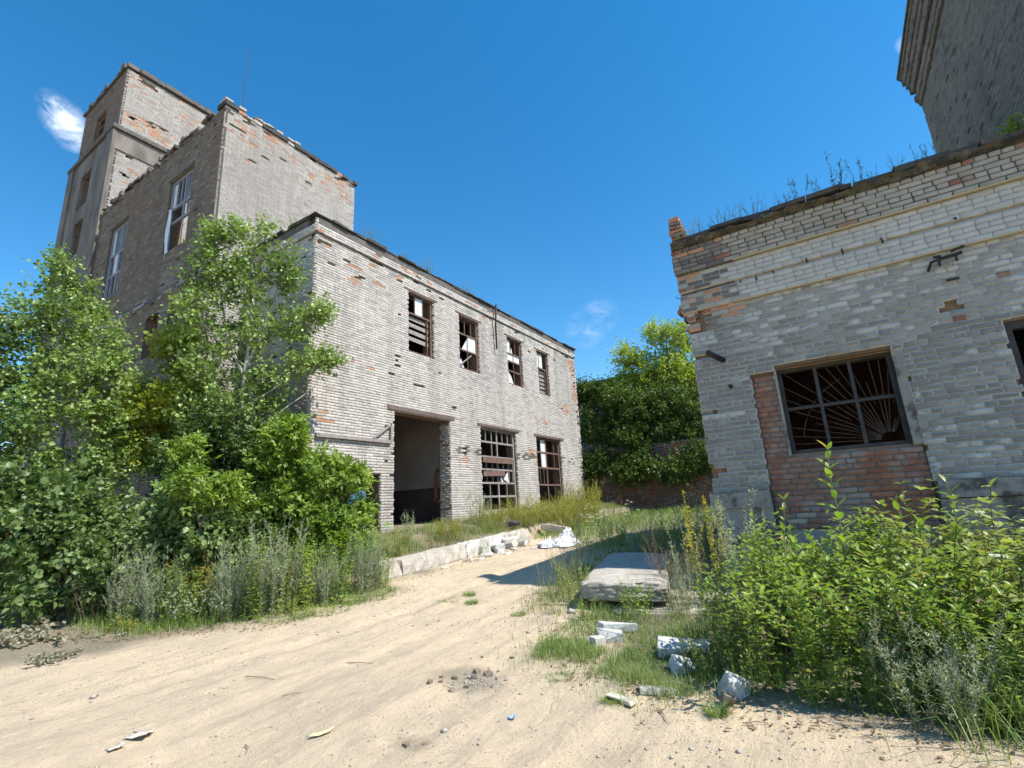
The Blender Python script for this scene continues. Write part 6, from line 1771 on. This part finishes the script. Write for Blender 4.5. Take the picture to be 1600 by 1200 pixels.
# ------------------------------------------------------------------ concrete, rubble and litter
def chunk_mesh(seed, sx, sy, sz, mat, rough=0.18, n=4, cut=0.25):
    """an irregular broken block: a subdivided box with worn edges and noisy faces"""
    r = np.random.default_rng(seed)
    g = np.linspace(-1, 1, n + 1)
    idx, V, F = {}, [], []

    def vid(a, b, c):
        k = (round(a, 4), round(b, 4), round(c, 4))
        if k not in idx:
            idx[k] = len(V); V.append(k)
        return idx[k]
    for ax in range(3):
        for sgn in (-1, 1):
            for i in range(n):
                for j in range(n):
                    q = []
                    for (di, dj) in ((0, 0), (1, 0), (1, 1), (0, 1)):
                        c = [0, 0, 0]; c[ax] = sgn; c[(ax + 1) % 3] = g[i + di]; c[(ax + 2) % 3] = g[j + dj]
                        q.append(vid(*c))
                    F.append(q if sgn > 0 else q[::-1])
    V = np.array(V, float)
    m = np.sort(np.abs(V), axis=1)
    edge = np.clip(m[:, 1] + m[:, 2] - 1.8, 0, 1) * 0.20          # wear the edges and corners down
    V = V * (1 - edge[:, None] * (0.4 + 0.9 * r.random((len(V), 1))))
    V += r.normal(size=V.shape) * rough * 0.26
    for _ in range(5):                                             # knock corners off in flat facets
        d = rand_dir(r, 1)[0]; lim = (1.12 - cut * r.random()) * np.abs(d).sum() * 0.80
        s = V @ d
        V = V - np.where(s > lim, s - lim, 0)[:, None] * d
    V = V * np.array([sx, sy, sz]) / 2
    V[:, 2] -= V[:, 2].min()
    return np_mesh('chunk', V, [np.array(F)], [mat])


def hull_mesh(seed, sx, sy, sz, mat, k=20):
    """a broken lump with flat fracture faces"""
    import bmesh
    r = np.random.default_rng(seed)
    bm = bmesh.new()
    P = np.sign(r.normal(size=(k, 3))) * r.uniform(0.55, 1.0, (k, 3)) ** 0.45
    P[: k // 3] *= r.uniform(0.5, 1.0, (k // 3, 3))
    P = P * np.array([sx, sy, sz]) / 2
    P[:, 2] -= P[:, 2].min()
    vs = [bm.verts.new(q) for q in P]
    res = bmesh.ops.convex_hull(bm, input=vs)
    bmesh.ops.delete(bm, geom=[v for v in bm.verts if not v.link_faces], context='VERTS')
    bmesh.ops.bevel(bm, geom=list(bm.edges), offset=min(sx, sy, sz) * 0.05, segments=1, affect='EDGES')
    bmesh.ops.triangulate(bm, faces=[f for f in bm.faces if len(f.verts) > 4])
    for v in bm.verts:
        v.co += Vector(r.normal(size=3) * min(sx, sy, sz) * 0.010)
    me = bpy.data.meshes.new('lump'); bm.to_mesh(me); bm.free()
    me.materials.append(mat)
    return me


def chunk(name, seed, size, loc, rot, mat, label, cat, group=None, rough=0.18, n=4, cut=0.25):
    o = obj(name, chunk_mesh(seed, *size, MAT[mat], rough, n, cut) if n > 6 else hull_mesh(seed, *size, MAT[mat], 14 if cut < 0.2 else 22), loc=loc)
    o.rotation_euler = rot
    tag(o, label, cat, group, 'thing')
    return o


# the kerb of the old loading dock: cast concrete lengths with open joints
kerb = empty('concrete_kerb', (-8.1, 7.6, 0.3))
tag(kerb, 'cracked concrete kerb of the old loading dock in front of the workshop', 'kerb', kind='thing')
for k, (y0, y1, x0, x1, h0, h1) in enumerate([(7.42, 7.95, -8.02, -8.00, .68, .70), (7.97, 8.95, -8.00, -7.97, .68, .76), (8.97, 10.1, -7.97, -7.95, .77, .82), (10.12, 10.95, -7.96, -7.93, .82, .87), (10.97, 12.1, -7.94, -7.97, .86, .95), (12.13, 13.2, -7.97, -8.02, .94, .98)]):
    ny_, nz_ = 9, 5
    V, F = [], []
    r_ = np.random.default_rng(400 + k)
    P5 = [(0.0, 0.0), (0.02, 0.33), (0.0, 0.68), (-0.03, 0.97), (-0.32, 1.0), (-0.34, 0.0)]
    for i in range(ny_):
        f = i / (ny_ - 1)
        y = y0 + (y1 - y0) * f; x = x0 + (x1 - x0) * f; top = h0 + (h1 - h0) * f; zb = float(terr(-7.6, y)) - 0.12
        for q, (dx, dz) in enumerate(P5):
            jt = r_.normal() * 0.014
            chip = -0.05 * (r_.random() < 0.16) if q in (2, 3) else 0
            V.append((x + dx + jt + chip, y, zb + (top - zb) * dz + (r_.normal() * 0.012 if q in (3, 4) else 0) + chip * 0.6))
    K = 6
    F = [(i * K + q, i * K + (q + 1) % K, (i + 1) * K + (q + 1) % K, (i + 1) * K + q) for i in range(ny_ - 1) for q in range(K)] + [tuple(range(K))[::-1], tuple(range((ny_ - 1) * K, ny_ * K))]
    mb = MB(); mb.add(V, F); mb.build('kerb_block', MAT['concrete_white' if k in (3, 4) else 'concrete'], kerb)

# floor slabs stacked beside the track
rz = math.atan2(-(-1.0), 3.55)
slab = chunk('concrete_slab', 410, (1.14, 3.55, 0.25), (-3.06, 8.18, 0.375), (0.012, 0.02, 0.27), 'concrete', 'thick concrete slab lying beside the track, left side in grass', 'slab', None, 0.045, 14, 0.10)
chunk('base_slab', 411, (2.0, 2.6, 0.13), (-2.05, 7.75, 0.215), (0.05, 0.0, 0.22), 'concrete', 'flat concrete slab under the thick slab, mostly overgrown', 'slab', None, 0.045, 12, 0.10)
chunk('white_block', 412, (0.46, 0.15, 0.10), G(-2.32, 5.62, -0.01), (0.05, 0.0, 0.45), 'concrete_white', 'long white concrete block in the grass before the slab', 'block', None, 0.08, 4, 0.1)
chunk('white_block', 413, (0.28, 0.16, 0.13), G(-2.32, 5.30, -0.02), (0.1, 0.1, 0.5), 'concrete_white', 'short white concrete lump below the long white block', 'block', None, 0.2)
chunk('white_block', 414, (0.16, 0.11, 0.10), G(-2.37, 5.13, -0.02), (0.0, 0.1, 1.1), 'concrete_white', 'small white lump at the grass edge left of the others', 'block', None, 0.2)
chunk('white_block', 415, (0.28, 0.22, 0.13), G(-1.58, 5.05, 0.0), (0.25, 0.1, 0.3), 'concrete_white', 'white crumbled block at the thicket edge, upper of two', 'block', None, 0.22, 5, 0.4)
chunk('white_block', 416, (0.20, 0.15, 0.12), G(-1.46, 4.78, -0.02), (0.5, 0.3, 0.9), 'concrete_white', 'white crumbled block leaning below the upper one', 'block', None, 0.22, 5, 0.4)
chunk('white_block', 417, (0.26, 0.17, 0.08), G(-1.40, 5.22, 0.02), (0.1, -0.1, 0.2), 'concrete_white', 'white slab piece tucked under the thicket leaves', 'block', None, 0.15)
chunk('white_block', 418, (0.22, 0.17, 0.19), G(-0.98, 4.42, -0.05), (0.3, 0.45, 0.5), 'concrete_white', 'nearest white block tilted on the sand before the thicket', 'block', None, 0.18, 5, 0.4)
chunk('white_block', 419, (0.30, 0.08, 0.05), G(-1.50, 4.28, 0.0), (0.0, 0.1, 0.55), 'concrete_white', 'thin flat white shard lying in the short grass', 'block', None, 0.2)
chunk('white_block', 420, (0.24, 0.10, 0.03), G(-1.70, 4.02, 0.0), (0.0, 0.05, -0.2), 'paper', 'pale flat shard on the sand below the short grass', 'shard', None, 0.2)
chunk('stone', 421, (0.11, 0.09, 0.09), G(-0.97, 4.24, 0.0), (0.2, 0.3, 0.5), 'clod', 'brown stone at the foot of the nearest white block', 'stone', None, 0.3)

# rubble spilling from the kerb
RB = [(-7.65, 9.75, .22, .12, .08, 'flat grey rubble piece left of the kerb sprig'), (-7.55, 10.9, .34, .2, .12, 'rubble lump at the kerb foot right of the sprig'), (-7.75, 11.15, .45, .3, .2, 'large rubble lump against the crumbled kerb'), (-7.6, 11.6, .38, .3, .22, 'rubble lump in the middle of the heap'),
      (-7.85, 11.9, .5, .35, .25, 'largest rubble lump at the top of the heap'), (-7.45, 11.95, .3, .26, .15, 'rubble lump on the track side of the heap'), (-7.35, 11.35, .28, .2, .06, 'flat rubble shard on the track before the heap'), (-7.2, 10.7, .26, .18, .05, 'flat rubble shard on the sand right of the sprig'),
      (-7.05, 12.1, .22, .16, .06, 'flat shard between the heap and the tarp'), (-7.7, 12.5, .4, .3, .2, 'rubble lump at the far end of the heap'), (-7.5, 10.3, .3, .22, .10, 'rubble lump at the kerb foot left of the heap'), (-7.6, 8.9, .26, .1, .05, 'thin shard at the foot of the kerb near end'),
      (-7.35, 9.9, .38, .16, .04, 'flat dark-edged shard lying on the sand below the kerb'), (-7.8, 10.65, .3, .2, .22, 'upright rubble piece against the kerb face'), (-6.9, 11.5, .16, .12, .05, 'small shard alone on the sand before the tarp')]
for k, (x, y, a, b, c, lab) in enumerate(RB):
    chunk('rubble_piece', 430 + k, (a, b, c), G(x, y, -0.02), (RNG.normal() * 0.2, RNG.normal() * 0.2, RNG.uniform(0, 6)), 'concrete_white' if k % 3 else 'concrete', lab, 'rubble', 'rubble along the kerb', 0.24, 4, 0.45)
chunk('black_rag', 450, (0.34, 0.22, 0.16), G(-8.35, 12.9, 0.12), (0.2, 0.1, 0.4), 'felt', 'black rag lying on the weeds at the dock edge', 'rag', None, 0.3, 6)
chunk('concrete_beam', 451, (0.9, 0.22, 0.2), G(-7.7, 14.2, 0.1), (0.02, 0.15, 0.3), 'concrete', 'grey concrete beam half hidden in weeds behind the tarp', 'beam', None, 0.06, 5)

# crumpled white tarp
n_u, n_v = 44, 34
uu, vv = np.meshgrid(np.linspace(-1, 1, n_u), np.linspace(-1, 1, n_v))
hx = uu * 0.52 + (fbm(uu * 2.3 + 4, vv * 2.3, NZ1) - 0.47) * 0.4
hy = vv * 0.36 + (fbm(uu * 2.1, vv * 2.1 + 9, NZ2) - 0.47) * 0.4
body = np.clip(1 - (uu ** 2 * 0.9 + vv ** 2 * 1.0), 0, 1)
fold = np.abs(fbm(uu * 2.6 + 2, vv * 2.6, NZ3, 3) - 0.45) * 2.0 + np.abs(fbm(uu * 6.0, vv * 6.0 + 5, NZ1, 2) - 0.37) * 0.7
hz = body ** 0.6 * (0.06 + 0.42 * fold) + 0.30 * np.exp(-((uu - 0.62) ** 2 / 0.06 + (vv - 0.1) ** 2 / 0.12))
V = np.stack([hx, hy, hz], -1).reshape(-1, 3)
i2 = np.arange((n_v - 1) * (n_u - 1)); r2, c2 = i2 // (n_u - 1), i2 % (n_u - 1)
Qt = np.stack([r2 * n_u + c2, r2 * n_u + c2 + 1, (r2 + 1) * n_u + c2 + 1, (r2 + 1) * n_u + c2], 1)
tp = obj('white_tarp', np_mesh('white_tarp', V, [Qt], [MAT['tarp']], smooth=False), loc=G(-6.35, 11.95, 0.0))
tp.rotation_euler = (0, 0, 0.75)
sm = tp.modifiers.new('thickness', 'SOLIDIFY'); sm.thickness = 0.006
tag(tp, 'crumpled white tarp lying at the end of the sandy track', 'tarp')

# dark clods where a wheel broke the crust
CL = [(-3.10, 3.99), (-3.19, 3.80), (-3.02, 4.10), (-3.25, 3.90), (-2.95, 3.92), (-3.05, 3.82), (-3.32, 3.78), (-2.90, 4.06), (-3.15, 4.10), (-3.0, 4.22), (-3.38, 3.86), (-3.12, 3.70), (-2.84, 3.90), (-3.22, 4.02), (-2.98, 3.74), (-3.4, 3.72)]
cm = [hull_mesh(460 + k, 0.062, 0.05, 0.035, MAT['clod']) for k in range(4)]
for k, (x, y) in enumerate(CL):
    o = obj('dirt_clod', cm[k % 4], loc=G(x, y, -0.008)); s_ = RNG.uniform(0.45, 1.25)
    o.scale = (s_, s_, s_); o.rotation_euler = (0, 0, RNG.uniform(0, 6))
    tag(o, 'dark earth clod in the broken patch on the sandy track', 'clod', 'clods in the broken patch')
for k, (x, y, s_, lab) in enumerate([(-2.84, 2.86, 0.8, 'dark clod near the bottom edge of the picture'), (-2.72, 2.93, 0.6, 'smaller clod beside the one at the bottom edge'), (-3.05, 4.55, 0.7, 'lone dark clod behind the broken patch'), (-3.32, 4.42, 0.6, 'lone clod left behind the broken patch')]):
    o = obj('dirt_clod', cm[k % 4], loc=G(x, y, -0.008)); o.scale = (s_, s_, s_); tag(o, lab, 'clod', 'scattered clods')

# sticks
for k, (x, y, l, a, lab) in enumerate([(-5.2, 3.21, .42, .15, 'long thin stick lying on the sand in the middle left'), (-4.5, 3.09, .16, .9, 'short stick on the sand right of the long one'), (-9.0, 3.35, .6, .9, 'dark stick at the edge of the left weeds'), (-4.58, 3.92, .35, .3, 'pale stick on the sand in the middle of the track'),
                                       (-3.91, 2.34, .17, -.5, 'dark stick near the bottom of the picture'), (-6.0, 4.45, .12, -.3, 'small dark stick on the sand below the verge'), (-2.2, 2.8, .3, .6, 'thin stick at the bottom centre'), (-1.35, 3.9, .2, -1.0, 'short stick before the nearest white block'),
                                       (-0.75, 4.0, .16, .4, 'twig on the sand under the thicket shade')]):
    p_ = Plant(500 + k)
    d_ = np.array([math.cos(a), math.sin(a), 0]) * l / 2
    p_.tube([-d_ + np.array([0, 0, 0.012]), np.array([0.01, 0.015, 0.02]), d_ + np.array([0, 0, 0.014])], 0.005, 0.0025, 5)
    o = obj('stick', p_.meshes('stick', MAT['stick'], {})[0][1], loc=G(x, y)); tag(o, lab, 'stick', 'sticks on the sand')


def scrap(name, seed, w, h, x, y, rz, mat, label):
    r = np.random.default_rng(seed)
    g = np.linspace(-1, 1, 6)
    a, b = np.meshgrid(g, g)
    V = np.stack([a * w / 2 * (1 + 0.2 * r.normal(size=a.shape) * (np.abs(a) == 1)), b * h / 2, 0.012 + 0.012 * r.random(a.shape) + 0.02 * a ** 2 * (a > 0)], -1).reshape(-1, 3)
    i = np.arange(25); rr, cc = i // 5, i % 5
    o = obj(name, np_mesh(name, V, [np.stack([rr * 6 + cc, rr * 6 + cc + 1, (rr + 1) * 6 + cc + 1, (rr + 1) * 6 + cc], 1)], [MAT[mat]]), loc=G(x, y))
    o.rotation_euler = (0, 0, rz)
    o.modifiers.new('thickness', 'SOLIDIFY').thickness = 0.002
    tag(o, label, 'litter', 'litter on the sand')


scrap('paper_scrap', 1, .16, .12, -4.99, 2.10, .5, 'paper', 'torn beige scrap on the sand at the lower left')
scrap('paper_scrap', 2, .10, .07, -4.95, 1.93, 1.5, 'paper', 'small beige scrap below the torn one at the lower left')
scrap('yellow_scrap', 3, .16, .05, -3.52, 2.68, .9, 'yellow_scrap', 'faint yellow scrap on the sand near the bottom')
scrap('blue_scrap', 4, .06, .04, -2.35, 3.47, .2, 'blue_scrap', 'tiny pale blue scrap on the sand right of the clods')
scrap('paper_scrap', 5, .09, .06, -1.62, 5.5, .8, 'paper', 'white scrap in the grass behind the blocks')
scrap('paper_scrap', 6, .1, .08, -9.25, 3.5, .8, 'paper', 'pale scrap at the edge of the left weeds')

# gravel: thousands of grains nobody could count
r_ = np.random.default_rng(9)
pts = np.concatenate([np.stack([r_.uniform(-9.5, 1.5, 22000), r_.uniform(1.0, 6.5, 22000)], 1), np.stack([r_.uniform(-7.8, -3.6, 9000), r_.uniform(5, 13, 9000)], 1),
                      np.stack([r_.normal(-3.12, 0.2, 1500), r_.normal(3.95, 0.12, 1500)], 1), np.stack([r_.normal(-7.3, 0.3, 900), r_.normal(11.0, 1.2, 900)], 1)])
keep = fbm(pts[:, 0] * 1.7, pts[:, 1] * 1.7, NZ3) > r_.uniform(0.30, 0.62, len(pts))
pts = pts[keep]; n = len(pts)
s_ = 0.0038 * np.exp(r_.normal(size=n) * 0.6) * np.where(r_.random(n) < 0.012, 2.2, 1.0)
oct_ = np.array([(1, 0, 0), (-1, 0, 0), (0, 1, 0), (0, -1, 0), (0, 0, 0.8), (0, 0, -0.6)], float)
V = oct_[None] * s_[:, None, None] * r_.uniform(0.6, 1.3, (n, 6, 3)) + np.stack([pts[:, 0], pts[:, 1], terr(pts[:, 0], pts[:, 1]) + micro(pts[:, 0], pts[:, 1]) + s_ * 0.25], 1)[:, None]
T8 = np.array([(0, 2, 4), (2, 1, 4), (1, 3, 4), (3, 0, 4), (2, 0, 5), (1, 2, 5), (3, 1, 5), (0, 3, 5)])
gr = obj('gravel', np_mesh('gravel', V.reshape(-1, 3), [(np.arange(n)[:, None, None] * 6 + T8[None]).reshape(-1, 3)], [MAT['pebble']]))
tag(gr, 'small stones and grains strewn over the sandy track', 'gravel', kind='stuff')

# leaf litter and straw blown along the edges of the weeds
r_ = np.random.default_rng(19)
seg = [((-10.5, 2.7), (-9.0, 3.4)), ((-9.0, 3.4), (-7.2, 4.7)), ((-7.2, 4.7), (-6.9, 6.8)), ((-7.6, 7.4), (-7.4, 12.5)), ((-3.9, 6.2), (-4.4, 9.5)), ((-3.2, 5.8), (-2.4, 4.6)), ((-2.4, 4.5), (-0.9, 4.1)), ((-0.9, 4.2), (1.4, 4.15)), ((-2.6, 5.2), (-1.2, 5.4))]
pts = np.concatenate([np.array(a) + r_.random((420, 1)) * (np.array(b) - np.array(a)) + r_.normal(size=(420, 2)) * 0.16 for a, b in seg])
n = len(pts)
a = r_.uniform(0, 6.28, n); ln = r_.uniform(0.015, 0.06, n); wd = np.where(r_.random(n) < 0.5, ln * 0.12, ln * 0.5)
D = np.stack([np.cos(a), np.sin(a), r_.normal(size=n) * 0.25], 1); B = np.stack([pts[:, 0], pts[:, 1], terr(pts[:, 0], pts[:, 1]) + micro(pts[:, 0], pts[:, 1]) + r_.uniform(0.003, 0.02, n)], 1)
V, T = leaf_small(B, norm(D), norm(np.array([0, 0, 1.0]) + r_.normal(size=(n, 3)) * 0.3), ln, wd)
lit = obj('leaf_litter', np_mesh('leaf_litter', V, [T], [LEAF['dry']]))
tag(lit, 'dry leaf litter and straw along the edges of the weeds', 'litter', kind='stuff')
